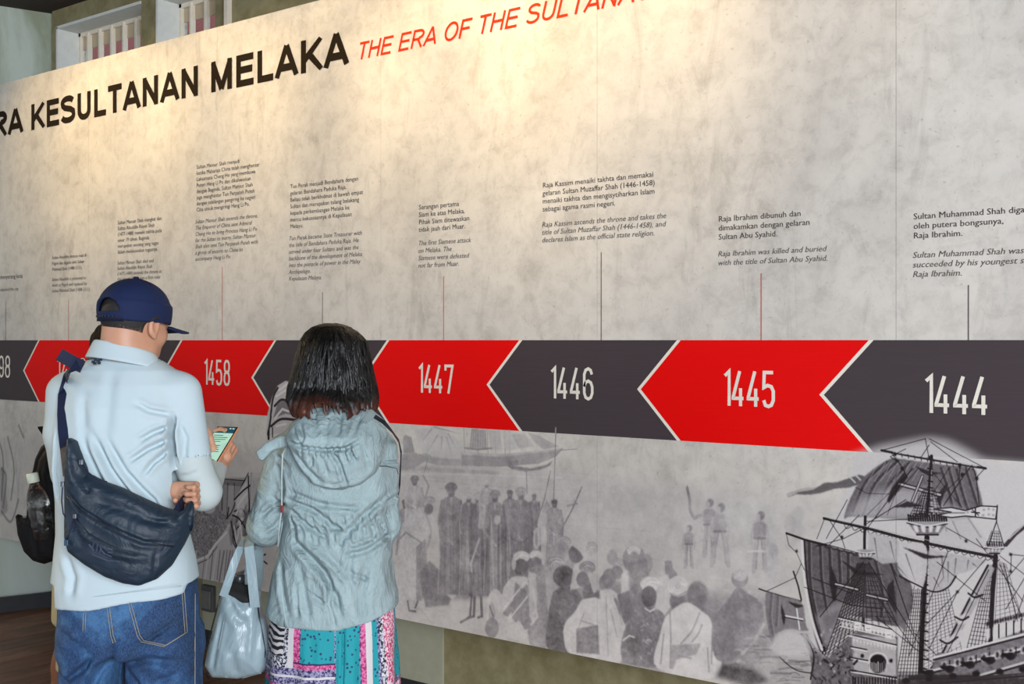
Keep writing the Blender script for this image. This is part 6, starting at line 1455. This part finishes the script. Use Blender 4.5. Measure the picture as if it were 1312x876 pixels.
# jacket
JW = [(530, 392, 464, 0.02, 0.062), (540, 374, 482, 0.02, 0.085), (556, 362, 494, 0.02, 0.100), (580, 358, 498, 0.02, 0.112), (620, 360, 500, 0.015, 0.118), (668, 366, 496, 0.01, 0.112), (700, 358, 502, 0.01, 0.124), (740, 349, 507, 0.01, 0.134), (780, 342, 512, 0.01, 0.142), (830, 338, 516, 0.01, 0.146)]
jt = rows_px(fw, JW, 2.35)
arL = U([cap(sL, eL, 0.050, 0.052), cap(eL, wL, 0.052, 0.034)], 0.02); arR = U([cap(sR, eR, 0.050, 0.048), cap(eR, wR, 0.046, 0.034)], 0.02)
def j0(X, Y, Z): return smin(smin(jt(X, Y, Z), arL(X, Y, Z), 0.010), arR(X, Y, Z), 0.018)
GJ = lambda *a: [Q_(p[0], p[1], -0.10) for p in a]
JFO = [(GJ((366, 642), (400, 652), (430, 676), (446, 688)), 0.007, 0.009), (GJ((368, 654), (396, 676), (420, 690)), 0.006, 0.008), (GJ((370, 632), (410, 646), (460, 652)), 0.007, 0.006), (GJ((490, 640), (462, 664), (440, 690), (436, 700)), 0.008, 0.007), (GJ((498, 690), (470, 706), (440, 712)), 0.007, 0.006),
       (GJ((372, 690), (396, 712), (418, 734), (432, 762), (438, 790)), 0.009, 0.013), (GJ((400, 700), (430, 726), (446, 748)), 0.007, -0.006), (GJ((424, 742), (424, 770), (432, 800)), 0.006, 0.008), (GJ((384, 720), (392, 760), (400, 795)), 0.009, 0.006), (GJ((356, 720), (362, 760), (372, 792)), 0.008, 0.006),
       (GJ((470, 720), (462, 760), (466, 790)), 0.010, 0.005), (GJ((494, 720), (500, 765)), 0.008, 0.006), (GJ((508, 640), (490, 650)), 0.005, 0.005), (GJ((486, 596), (508, 598), (510, 606)), 0.004, 0.006), (GJ((350, 600), (358, 630), (352, 650)), 0.007, 0.006), (GJ((338, 640), (350, 652), (362, 650)), 0.007, 0.007),
       (GJ((326, 668), (340, 655), (360, 648)), 0.006, 0.007), (GJ((330, 690), (344, 680), (352, 668)), 0.006, 0.006), (GJ((346, 590), (356, 592), (366, 600)), 0.006, 0.006), (GJ((450, 700), (480, 690)), 0.006, 0.004), (GJ((400, 758), (420, 772)), 0.005, 0.005), (GJ((446, 730), (474, 745)), 0.006, 0.004), (GJ((380, 740), (384, 790)), 0.005, 0.004), (GJ((452, 690), (448, 730), (456, 760)), 0.008, 0.004)]
for k in range(13):
    x_ = 372 + k * 10; JFO.append((GJ((x_ - 3, 660), (x_ + 2, 682)), 0.0035, 0.0038)); JFO.append((GJ((x_ + 3, 672), (x_ + 5 + (k % 3) * 2, 700)), 0.005, 0.003))
JFO = [(a_, b_, c_ * 1.35) for a_, b_, c_ in JFO]
jf1 = creases(j0, JFO, ylim=0.06)
wz = P_(0, 670)[2]
def hemj(X, Y): return np.interp(X, [P_(333, 0)[0], P_(366, 0)[0], P_(440, 0)[0], P_(482, 0)[0], P_(516, 0)[0]], [P_(0, 780)[2], P_(0, 790)[2], P_(0, 793)[2], P_(0, 784)[2], P_(0, 772)[2]])
def jackf(X, Y, Z):
    d = jf1(X, Y, Z) + 0.007 * np.exp(-((Z - wz) / 0.006)**2) * np.clip(1 - np.abs(X - P_(432, 0)[0]) / 0.16, 0, 1)
    h_ = hemj(X, Y); d = smax(d, h_ - Z, 0.003); d = smax(d, -np.maximum(jt(X, Y, Z) + 0.012, Z - h_ - 0.04), 0.002)
    op = np.maximum(0.10 - Y, np.abs(X - P_(430, 0)[0]) - 0.02 - 0.15 * np.clip(P_(0, 560)[2] - Z, 0, 9) * 0.1); d = smax(d, -op, 0.004)
    return smax(d, -np.maximum(cap(P_(428, 530, 0.03), P_(428, 500, 0.03), 0.062, 0.07)(X, Y, Z), P_(0, 536)[2] - Z), 0.004)
jk = mesh_of('jacket', jackf, (-0.27, -0.16, P_(0, 815)[2]), (0.25, 0.31, P_(0, 522)[2]), 0.0042, M_JACKET, wom); jk['label'] = 'hooded sage grey nylon jacket gathered at the waist'
# hood hanging on the back
GH = lambda *a: [Q_(p[0] - 5, p[1], -0.16) for p in a]
hood = pillow(GH((390, 527), (410, 524), (446, 524), (474, 528), (490, 542), (496, 562), (492, 590), (482, 610), (464, 624), (440, 631), (420, 630), (402, 621), (388, 606), (374, 584), (364, 566), (370, 546)), lambda x, z: -0.108 + 1.2 * np.clip(np.abs(x - 0.01) - 0.06, 0, 1)**2 * 6 + 0.8 * np.clip(z - P_(0, 556)[2], 0, 1), 0.014, 0.012, 0.030)
HF = [(GH((370, 566), (392, 574), (420, 577), (446, 576), (470, 562)), 0.005, 0.008), (GH((378, 580), (396, 602), (414, 620)), 0.006, 0.006), (GH((430, 578), (440, 596), (448, 626)), 0.005, 0.008), (GH((404, 580), (402, 600)), 0.005, 0.005), (GH((452, 576), (460, 592)), 0.005, 0.006), (GH((384, 546), (392, 560), (388, 572)), 0.005, 0.007), (GH((400, 532), (408, 552)), 0.006, 0.005),
      (GH((436, 530), (438, 560)), 0.005, 0.004), (GH((420, 540), (422, 566)), 0.006, 0.004), (GH((462, 535), (456, 560)), 0.006, 0.005), (GH((476, 545), (474, 566)), 0.005, 0.005), (GH((376, 552), (390, 572)), 0.004, 0.006), (GH((470, 580), (476, 606)), 0.007, 0.005), (GH((416, 584), (424, 610)), 0.006, 0.004), (GH((390, 618), (430, 627), (462, 620)), 0.004, -0.003)]
for k in range(11): HF.append((GH((388 + k*8, 570), (390 + k*8 + (k % 3)*2, 590)), 0.003, 0.0045))
HF = [(a_, b_, c_ * 1.6) for a_, b_, c_ in HF]
mesh_of('hood', creases(hood, HF), (-0.17, -0.20, P_(0, 645)[2]), (0.18, 0.03, P_(0, 512)[2]), 0.004, M_JACKET, jk)
flap = pillow([Q_(p[0], p[1], -0.05) for p in ((329, 578), (342, 566), (360, 558), (378, 556), (376, 570), (352, 576), (338, 590), (333, 588))], lambda x, z: -0.06 + 0.0 * x, 0.007, 0.006, 0.006)
mesh_of('collar_flap', flap, (-0.25, -0.10, P_(0, 600)[2]), (-0.07, -0.02, P_(0, 548)[2]), 0.003, M_JACKET, jk)
tube('drawcord', [P_(366, 574, -0.125), P_(362, 582, -0.14), P_(361, 610, -0.14), P_(361, 640, -0.135), P_(361, 652, -0.13), P_(358, 672, -0.125), P_(356, 700, -0.12)], 0.0022, M_CORD, jk, 6)
c = Vector(P_(361.5, 652, -0.137)); boxes('cord_bead', [(c - Vector((0.004, 0.004, 0.009)), c + Vector((0.004, 0.004, 0.009)))], M_BEAD, jk, 0.002)
zp = [P_(364, 640, -0.10), P_(360, 680, -0.112), P_(352, 720, -0.112), P_(360, 760, -0.125), P_(368, 798, -0.13)]
def onj(px, py, h=0.0):
    ys = np.linspace(-0.35, 0.2, 500); A = np.array([P_(px, py, y) for y in ys]); d = jf1(A[:, 0].reshape(-1, 1, 1), A[:, 1].reshape(-1, 1, 1), A[:, 2].reshape(-1, 1, 1)).ravel(); i = int(np.argmax(d < 0)); return P_(px, py, ys[max(i-1, 0)] - h)
tube('seam', [onj(*p) for p in ((364, 645), (362, 670), (357, 700), (357, 730), (361, 760), (366, 796))], 0.0018, M_CORD, jk, 5)
tube('seam', [onj(*p) for p in ((486, 597), (496, 597), (508, 600), (510, 607))], 0.0016, plain('jacket_seam_shade', srgb(70, 80, 84), 0.8), jk, 5)
bs = fw.root('shoulder_bag_strap'); 
band('strap', [(onj(480, 533, 0.004), (0.3, -0.8, 0.5)), (onj(492, 541, 0.004), (0.5, -0.7, 0.5)), (onj(502, 552, 0.004), (0.6, -0.7, 0.4)), (P_(511, 565, -0.01), (1, -0.4, 0.3)), (P_(514, 580, 0.03), (1, 0, 0)), (P_(512, 620, 0.08), (1, 0.3, 0)), (P_(500, 700, 0.12), (1, 0.5, 0)), (P_(486, 760, 0.15), (0.5, 1, 0))], 0.005, M_NAVY2, bs, 0.0015)
fpo = pillow([Q_(p[0], p[1], 0.17) for p in ((440, 740), (492, 740), (496, 790), (436, 790))], lambda x, z: 0.185 + 0.0*x, 0.015, 0.012, 0.008)
mesh_of('pouch', fpo, (-0.02, 0.14, P_(0, 800)[2] - 0.03), (0.22, 0.24, P_(0, 725)[2]), 0.005, M_NAVY2, bs)
tag(bs, 'thin black bag strap over the far shoulder of the hooded jacket', 'bag')

# patterned skirt
t = NT('skirt_print'); tc = t.n('ShaderNodeTexCoord'); sp = t.n('ShaderNodeSeparateXYZ'); t.l(tc.outputs['Object'], sp.inputs[0])
cxs = P_(426, 0)[0]
u = t.math('ARCTAN2', t.math('SUBTRACT', sp.outputs[0], cxs), t.math('MULTIPLY', t.math('SUBTRACT', sp.outputs[1], 0.01), -1.0))
un = t.math('ADD', t.math('DIVIDE', u, 2*math.pi), 0.5)
def pu(px):
    s_ = max(-0.995, min(0.995, (px - 426) * fw.k(-0.03) / 0.176)); return math.atan2(s_ * 0.176, 0.15 * math.sqrt(1 - s_*s_)) / (2*math.pi) + 0.5
co = t.coord()
vo = t.n('ShaderNodeTexVoronoi', feature='F1'); vo.inputs['Scale'].default_value = 75; t.l(co, vo.inputs['Vector']); dot = t.ramp(vo.outputs['Distance'], [(0.22, (0, 0, 0)), (0.30, (1, 1, 1))])
wv = t.n('ShaderNodeTexWave', wave_type='RINGS'); wv.inputs['Scale'].default_value = 18; wv.inputs['Distortion'].default_value = 6; wv.inputs['Detail'].default_value = 2; t.l(co, wv.inputs['Vector'])
lace = t.ramp(wv.outputs['Fac'], [(0.42, (0, 0, 0)), (0.52, (1, 1, 1))])
nz = t.noise(co, 160, 3, 0.7); sn = t.ramp(nz, [(0.46, (0, 0, 0)), (0.54, (1, 1, 1))])
TE, PK, WH, NV, BK = srgb(20, 142, 152), srgb(158, 24, 96), srgb(196, 192, 194), srgb(38, 32, 76), srgb(18, 16, 26)
teal = t.mix(dot, srgb(22, 60, 92), TE); pink = t.mix(sn, PK, srgb(206, 110, 156)); white = WH
doodle = t.mix(lace, BK, WH); navy = t.mix(sn, NV, srgb(150, 144, 176)); laceP = t.mix(sn, srgb(178, 24, 90), srgb(226, 196, 208)); speck = t.mix(sn, BK, srgb(200, 200, 210))
def step(x): 
    return t.math('GREATER_THAN', un, pu(x))
stops = [(345, doodle), (371, speck), (376, white), (383, pink), (391.5, navy), (393, teal), (439, navy), (441, teal), (471, navy), (472.5, pink), (478, white), (485, teal), (490.5, navy), (493, speck), (497, laceP), (510, white), (530, teal)]
c_ = t.mix(t.math('GREATER_THAN', un, pu(300)), laceP, doodle)
for px, cc2 in stops[1:]: c_ = t.mix(step(px), c_, cc2)
# horizontal borders across the part before the middle fold
zpx = lambda py: P_(0, py, -0.12)[2]
pre = t.math('LESS_THAN', un, pu(440)); pre2 = t.math('MULTIPLY', pre, t.math('GREATER_THAN', un, pu(383)))
def below(py, mask, cc2):
    global c_
    c_ = t.mix(t.math('MULTIPLY', mask, t.math('LESS_THAN', sp.outputs[2], zpx(py))), c_, cc2)
below(849, pre2, NV); below(851, pre2, pink); below(843, t.math('MULTIPLY', pre, t.math('LESS_THAN', un, pu(372))), speck)
below(857, pre, navy); below(866, pre, white); below(869, pre, navy); below(878, pre, pink); below(884, pre, teal)
al = t.math('GREATER_THAN', un, pu(440)); below(885, al, navy); below(892, al, laceP); below(900, al, NV)
t.base(c_); t.set(Roughness=0.8); t.bump(t.noise(t.coord((1, 1, 0.2)), 20, 3), 0.5, 0.01); M_SKIRT2 = t.m
SK = [(760, 352, 504, 0.01, 0.125), (800, 346, 507, 0.01, 0.135), (840, 344, 509, 0.01, 0.142), (905, 340, 512, 0.01, 0.150)]
skc = rows_px(fw, SK, 2.2)
def skf(X, Y, Z):
    a = np.arctan2(X - cxs, -(Y - 0.01)); d = skc(X, Y, Z) + 0.006 * np.sin(a * 9 + 0.6) * np.clip((P_(0, 790)[2] - Z) * 8, 0, 1)
    zb_ = P_(0, 893)[2] + 0.004 * np.sin(a * 9); d = smax(d, zb_ - Z, 0.002)
    return smax(d, -np.maximum(skc(X, Y, Z) + 0.012, Z - zb_ - 0.05), 0.002)
gr = creases(skf, [([Q_(440, 800, -0.12), Q_(440, 850, -0.12), Q_(438, 900, -0.12)], 0.004, 0.010), ([Q_(462, 810, -0.12), Q_(460, 890, -0.12)], 0.010, 0.005), ([Q_(400, 812, -0.12), Q_(402, 890, -0.12)], 0.012, 0.004)])
skm = mesh_of('skirt', gr, (-0.23, -0.17, P_(0, 915)[2]), (0.23, 0.18, P_(0, 765)[2]), 0.005, M_SKIRT2, wom); skm['label'] = 'patchwork print skirt in teal, magenta, white and navy'
shoes(wom, [(lx, 0.05, 0.1), (lx2, 0.05, -0.1)], plain('shoe_tan', srgb(120, 88, 64), 0.6), plain('sole_dark', srgb(40, 34, 30), 0.7))

# tote bag hanging from the crook of the arm
to = fw.root('tote_bag'); tag(to, 'pale blue-grey leather tote bag hanging from the bent elbow', 'bag')
DT = -0.03; GT = lambda *a: [Q_(p[0], p[1], DT) for p in a]
TO = GT((280, 753), (292, 758), (318, 768), (326, 762), (331, 790), (337, 810), (342, 834), (338, 860), (332, 869), (300, 876), (266, 874), (256, 858), (261, 832), (270, 800), (276, 776))
tof = pillow(TO, lambda x, z: 0.0 * x + DT + 0.06, 0.020, 0.014, 0.045)
TFO = [(GT((290, 770), (302, 790), (312, 800)), 0.010, 0.006), (GT((318, 780), (322, 810), (318, 850)), 0.008, -0.004), (GT((284, 790), (276, 830), (270, 862)), 0.006, 0.005), (GT((300, 764), (310, 778)), 0.006, 0.006), (GT((296, 830), (300, 866)), 0.012, 0.005), (GT((326, 770), (330, 800)), 0.006, 0.006)]
tocr = creases(tof, TFO)
def tote(X, Y, Z):
    d = tocr(X, Y, Z)
    top_ = np.interp(X, [Q_(280, 0, DT)[0], Q_(318, 0, DT)[0], Q_(328, 0, DT)[0]], [Q_(0, 753, DT)[1], Q_(0, 767, DT)[1], Q_(0, 762, DT)[1]])
    return smax(d, -np.maximum(tof(X, Y, Z) + 0.014, top_ - 0.05 - Z), 0.001)
tb = mesh_of('tote_body', tote, (P_(245, 0, DT)[0], -0.09, P_(0, 890, DT)[2]), (P_(352, 0, DT)[0], 0.15, P_(0, 742, DT)[2]), 0.0035, M_TOTE, to)
def ontote(px, py, h=0.0):
    ys = np.linspace(-0.35, 0.2, 700); A = np.array([P_(px, py, y) for y in ys]); d = tocr(A[:, 0].reshape(-1, 1, 1), A[:, 1].reshape(-1, 1, 1), A[:, 2].reshape(-1, 1, 1)).ravel(); i = int(np.argmax(d < 0)); return P_(px, py, ys[max(i-1, 0)] - h) if d.min() < 0 else P_(px, py, DT + 0.05)
tube('piping', [ontote(*p) for p in ((283, 757), (278, 779), (272, 802), (264, 832), (260, 856), (268, 870))], 0.0022, M_PIPE, to, 6)
tube('piping', [ontote(*p) for p in ((330, 775), (333, 795), (337, 815), (340, 836), (336, 862))], 0.0022, M_PIPE, to, 6)
tube('stitched_seam', [ontote(*p) for p in ((292, 772), (286, 800), (280, 830), (277, 866))], 0.0010, M_CORD, to, 5)
tube('stitched_seam', [ontote(*p) for p in ((320, 772), (319, 800), (314, 835), (311, 870))], 0.0010, M_CORD, to, 5)
tube('stitched_seam', [ontote(*p) for p in ((266, 864), (290, 867), (312, 868), (334, 862))], 0.0012, M_CORD, to, 5)
mesh_of('contents', U([cap(P_(291, 760, DT+0.035), P_(316, 768, DT+0.03), 0.014, 0.014), cap(P_(296, 752, DT+0.06), P_(320, 758, DT+0.06), 0.018, 0.016), cap(P_(300, 790, DT+0.06), P_(310, 790, DT+0.06), 0.02, 0.02)], 0.02), (P_(275, 0, DT)[0], -0.06, P_(0, 805, DT)[2]), (P_(335, 0, DT)[0], 0.09, P_(0, 738, DT)[2]), 0.004, M_INNER, to)
top1 = Vector(P_(317, 694, 0.02))
band('handle', [(P_(286, 764, DT + 0.02), (0, -1, 0)), (P_(291, 750, DT + 0.02), (0, -1, 0)), (P_(300, 722, DT + 0.03), (0, -1, 0)), (P_(309, 700, DT + 0.04), (-0.2, -1, 0)), (P_(316, 688, 0.08), (0, 0, 1)), (P_(324, 704, 0.14), (0, 1, 0)), (P_(318, 735, 0.14), (0, 1, 0)), (P_(306, 760, 0.115), (0, 1, 0))], 0.011, M_TOTE, to, 0.0022)
band('handle', [(P_(327, 778, DT + 0.005), (0, -1, 0)), (P_(325, 758, DT + 0.005), (0, -1, 0)), (P_(322, 725, DT + 0.01), (0, -1, 0)), (P_(319, 700, DT + 0.02), (0, -1, 0.1)), (P_(322, 686, 0.06), (0, 0, 1)), (P_(332, 700, 0.14), (0.3, 1, 0)), (P_(332, 740, 0.13), (0.3, 1, 0)), (P_(326, 765, 0.11), (0, 1, 0))], 0.013, M_TOTE, to, 0.0022)
fk = fw.root('flask'); tag(fk, 'small black flask poking out of the open tote bag', 'flask')
c = P_(307, 745, 0.045)
tube('flask_body', [(c[0]+0.004, c[1], c[2]-0.14), (c[0], c[1], c[2]-0.02), (c[0], c[1], c[2]-0.008)], [0.02, 0.02, 0.014], M_INNER, fk, 14)
tube('flask_cap', [(c[0], c[1], c[2]-0.008), (c[0], c[1], c[2]+0.018), (c[0], c[1], c[2]+0.021)], [0.0145, 0.0145, 0.010], plain('flask_cap_grey', srgb(44, 48, 54), 0.3), fk, 14)

# ================================================================== the visitor hidden behind the man
fh = Frame(132, 3.5); P_ = fh.p; Q_ = fh.q
hid = fh.root('person'); tag(hid, 'person in khaki shorts half hidden beyond the one in the polo, wearing a backpack', 'person')
hc3 = P_(163, 452, 0.0); hf3, HL3, HR3 = head_field(hc3, math.radians(72), math.radians(16), 0.0, 0.95)
nk3 = cap((hc3[0]-0.02, hc3[1], hc3[2]-0.05), P_(140, 500, 0.0), 0.050, 0.062)
v1, q1 = surface(lambda X, Y, Z: smin(hf3(X, Y, Z), nk3(X, Y, Z), 0.02), (hc3[0]-0.16, -0.15, hc3[2]-0.18), (hc3[0]+0.16, 0.15, hc3[2]+0.13), 0.006)
k1, k2 = P_(92, 850, -0.06), P_(120, 850, 0.09)
lg = [cap(P_(118, 760, -0.06), k1, 0.085, 0.056), cap(k1, (P_(72, 940)[0], -0.06, 0.09), 0.054, 0.034), cap(P_(130, 760, 0.09), k2, 0.085, 0.056), cap(k2, (P_(114, 940)[0], 0.09, 0.09), 0.052, 0.034)]
ar3 = [cap(P_(128, 525, -0.16), P_(124, 620, -0.17), 0.042, 0.036), cap(P_(124, 620, -0.17), P_(176, 640, -0.12), 0.034, 0.025), cap(P_(132, 525, 0.18), P_(130, 620, 0.19), 0.042, 0.036), cap(P_(130, 620, 0.19), P_(176, 630, 0.12), 0.034, 0.025)]
v2, q2 = surface(U([cap(P_(132, 530), P_(124, 740), 0.09, 0.10)] + lg + ar3, 0.02), (-0.22, -0.26, 0.06), (0.2, 0.26, P_(0, 500)[2]), 0.01)
h1, (l1, u1) = hand(None, P_(196, 646, -0.10), (0.9, 0.2, 0.3), (0, -1, 0.1), [(30, 40, 30)]*4, 0.9, thumb_side=1, wrist=P_(176, 640, -0.12), wr=0.025)
v3, q3 = surface(h1, l1, u1, 0.004)
fuse('body', [(v1, q1), (v2, q2), (v3, q3)], M_SKIN2, hid)
def hairh(X, Y, Z):
    d = elp(HL3(0, -0.012, 0.014), (0.084, 0.104, 0.094), HR3)(X, Y, Z)
    d = smin(d, elp(HL3(0, -0.055, -0.045), (0.066, 0.050, 0.07), HR3)(X, Y, Z), 0.02)
    a = HL3(0, 0.05, 0); ax = HR3 @ Vector((0, 1, 0.0)); b = HL3(0, 0.02, 0.0)
    d = smax(d, np.minimum((X-b[0])*ax.x + (Y-b[1])*ax.y + (Z-b[2])*ax.z, b[2] + 0.03 - Z), 0.01)
    return d + 0.0015 * np.sin(X*300 + Z*40)
mesh_of('hair', hairh, (hc3[0]-0.14, -0.14, hc3[2]-0.14), (hc3[0]+0.14, 0.14, hc3[2]+0.13), 0.005, M_HAIR, hid)
ts = U([column([(P_(0, 505)[2], P_(134, 0)[0], 0, 0.055, 0.06), (P_(0, 520)[2], P_(132, 0)[0], 0, 0.085, 0.13), (P_(0, 560)[2], P_(128, 0)[0], 0, 0.115, 0.17), (P_(0, 660)[2], P_(124, 0)[0], 0, 0.11, 0.15), (P_(0, 745)[2], P_(124, 0)[0], 0, 0.115, 0.155)]), cap(P_(128, 525, -0.155), P_(126, 585, -0.165), 0.058, 0.058), cap(P_(132, 525, 0.175), P_(130, 585, 0.185), 0.058, 0.058)], 0.03)
tsh = mesh_of('shirt', ts, (-0.2, -0.26, P_(0, 755)[2]), (0.2, 0.27, P_(0, 495)[2]), 0.008, fabric('shirt_dark', srgb(40, 42, 44), srgb(54, 56, 58)), hid)
M_KH = fabric('shorts_khaki', srgb(150, 142, 112), srgb(172, 164, 132), 0.85, 900, 14, 0.6, 0.01)
shf = U([column([(P_(0, 720)[2], P_(124, 0)[0], 0.01, 0.120, 0.16), (P_(0, 790)[2], P_(122, 0)[0], 0.01, 0.118, 0.165)])], 0.0)
lgs = [cap(P_(116, 775, -0.07), P_(104, 850, -0.07), 0.086, 0.074), cap(P_(128, 775, 0.09), P_(122, 850, 0.09), 0.086, 0.074)]
mesh_of('shorts', lambda X, Y, Z: smax(smin(shf(X, Y, Z), smin(lgs[0](X, Y, Z), lgs[1](X, Y, Z), 0.005), 0.02), P_(0, 848)[2] - Z, 0.004), (-0.22, -0.22, P_(0, 860)[2]), (0.22, 0.24, P_(0, 712)[2]), 0.007, M_KH, hid)
shoes(hid, [(P_(76, 940)[0], -0.05, -1.3), (P_(114, 940)[0], 0.09, -1.4)], plain('shoe_black', srgb(30, 30, 32), 0.6), plain('sole_black', srgb(20, 20, 20), 0.7))
# backpack
bp = fh.root('backpack'); tag(bp, 'black backpack with mesh side pocket holding a water bottle', 'backpack')
DB = -0.08; GP = lambda *a: [Q_(p[0], p[1], DB) for p in a]
BPO = GP((62, 562), (54, 566), (44, 573), (37, 588), (32, 612), (27, 640), (25, 668), (27, 690), (33, 707), (43, 717), (56, 721), (72, 718), (86, 710), (92, 690), (90, 620), (84, 575))
bpf = pillow(BPO, lambda x, z: 0.0*x + 0.02, 0.085, 0.05, 0.03)
bpc = creases(bpf, [(GP((60, 570), (48, 590), (42, 620)), 0.006, 0.006), (GP((70, 575), (64, 610)), 0.006, 0.005), (GP((50, 600), (60, 640)), 0.010, 0.006), (GP((66, 680), (60, 710)), 0.008, 0.006), (GP((40, 640), (36, 690)), 0.006, 0.004)])
mesh_of('pack', bpc, (P_(15, 0, DB)[0], -0.14, P_(0, 735, DB)[2]), (P_(102, 0, DB)[0], 0.19, P_(0, 550, DB)[2]), 0.005, M_BLACK, bp)
pk = pillow(GP((21, 658), (28, 662), (60, 668), (76, 664), (76, 716), (58, 722), (44, 718), (32, 706), (24, 684)), lambda x, z: 0.0*x - 0.078, 0.024, 0.020, 0.012)
mesh_of('side_pocket', creases(pk, [(GP((24, 664), (45, 672), (74, 670)), 0.004, 0.004), (GP((50, 680), (52, 712)), 0.008, 0.005)]), (P_(12, 0, DB)[0], -0.14, P_(0, 735, DB)[2]), (P_(86, 0, DB)[0], -0.02, P_(0, 648, DB)[2]), 0.004, M_BLACK, bp)
band('strap_tab', [(P_(66, 556, -0.04), (0, -1, 0)), (P_(57, 551, -0.04), (0, -1, 0)), (P_(49, 547, -0.04), (0, -1, 0))], 0.012, M_BLACK, bp, 0.003, [0.018, 0.014, 0.002])
band('shoulder_strap', [(P_(82, 575, -0.12), (0, -1, 0)), (P_(100, 515, -0.12), (-0.3, -0.7, 0.6)), (P_(128, 498, -0.10), (0, -0.2, 1)), (P_(152, 520, -0.12), (0.6, -0.7, 0.3)), (P_(158, 600, -0.13), (0.6, -0.8, 0)), (P_(130, 660, -0.17), (0, -1, 0)), (P_(88, 680, -0.11), (0, -1, 0))], 0.025, M_BLACK, bp, 0.006)
boxes('pull_tag', [(P_(29, 661, -0.115), P_(34, 663, -0.112))], M_GLINT, bp)
# bottle
bo = fh.root('water_bottle'); tag(bo, 'clear plastic water bottle with pale cap in the backpack pocket', 'bottle')
t = NT('clear_plastic'); t.base((0.95, 0.97, 0.97, 1)); t.set(Roughness=0.10); t.bump(t.noise(t.coord(), 60, 3), 0.7, 0.01); t.b.inputs['Transmission Weight'].default_value = 1.0; t.b.inputs['IOR'].default_value = 1.40; M_PET = t.m
b0 = Vector(P_(58, 690, -0.125)); b1 = Vector(P_(41, 606, -0.125)); ax = (b1 - b0).normalized(); L = (b1 - b0).length
def bp_(t_): return b0 + ax * (L * t_)
prf = [(0.0, 0.020), (0.02, 0.030), (0.10, 0.032), (0.16, 0.030), (0.20, 0.032), (0.28, 0.032), (0.31, 0.0295), (0.34, 0.032), (0.42, 0.032), (0.45, 0.0295), (0.48, 0.032), (0.58, 0.0315), (0.70, 0.026), (0.80, 0.017), (0.84, 0.013), (0.86, 0.013)]
tube('bottle_body', [bp_(a) for a, _ in prf], [b for _, b in prf], M_PET, bo, 24)
tube('bottle_cap', [bp_(a) for a in (0.855, 0.86, 0.985, 1.0)], [0.0165, 0.0172, 0.0172, 0.015], plain('cap_pale', srgb(196, 204, 186), 0.5), bo, 20)
tube('label_film', [bp_(a) for a in (0.49, 0.57)], [0.0322, 0.0322], M_PET, bo, 24, False)
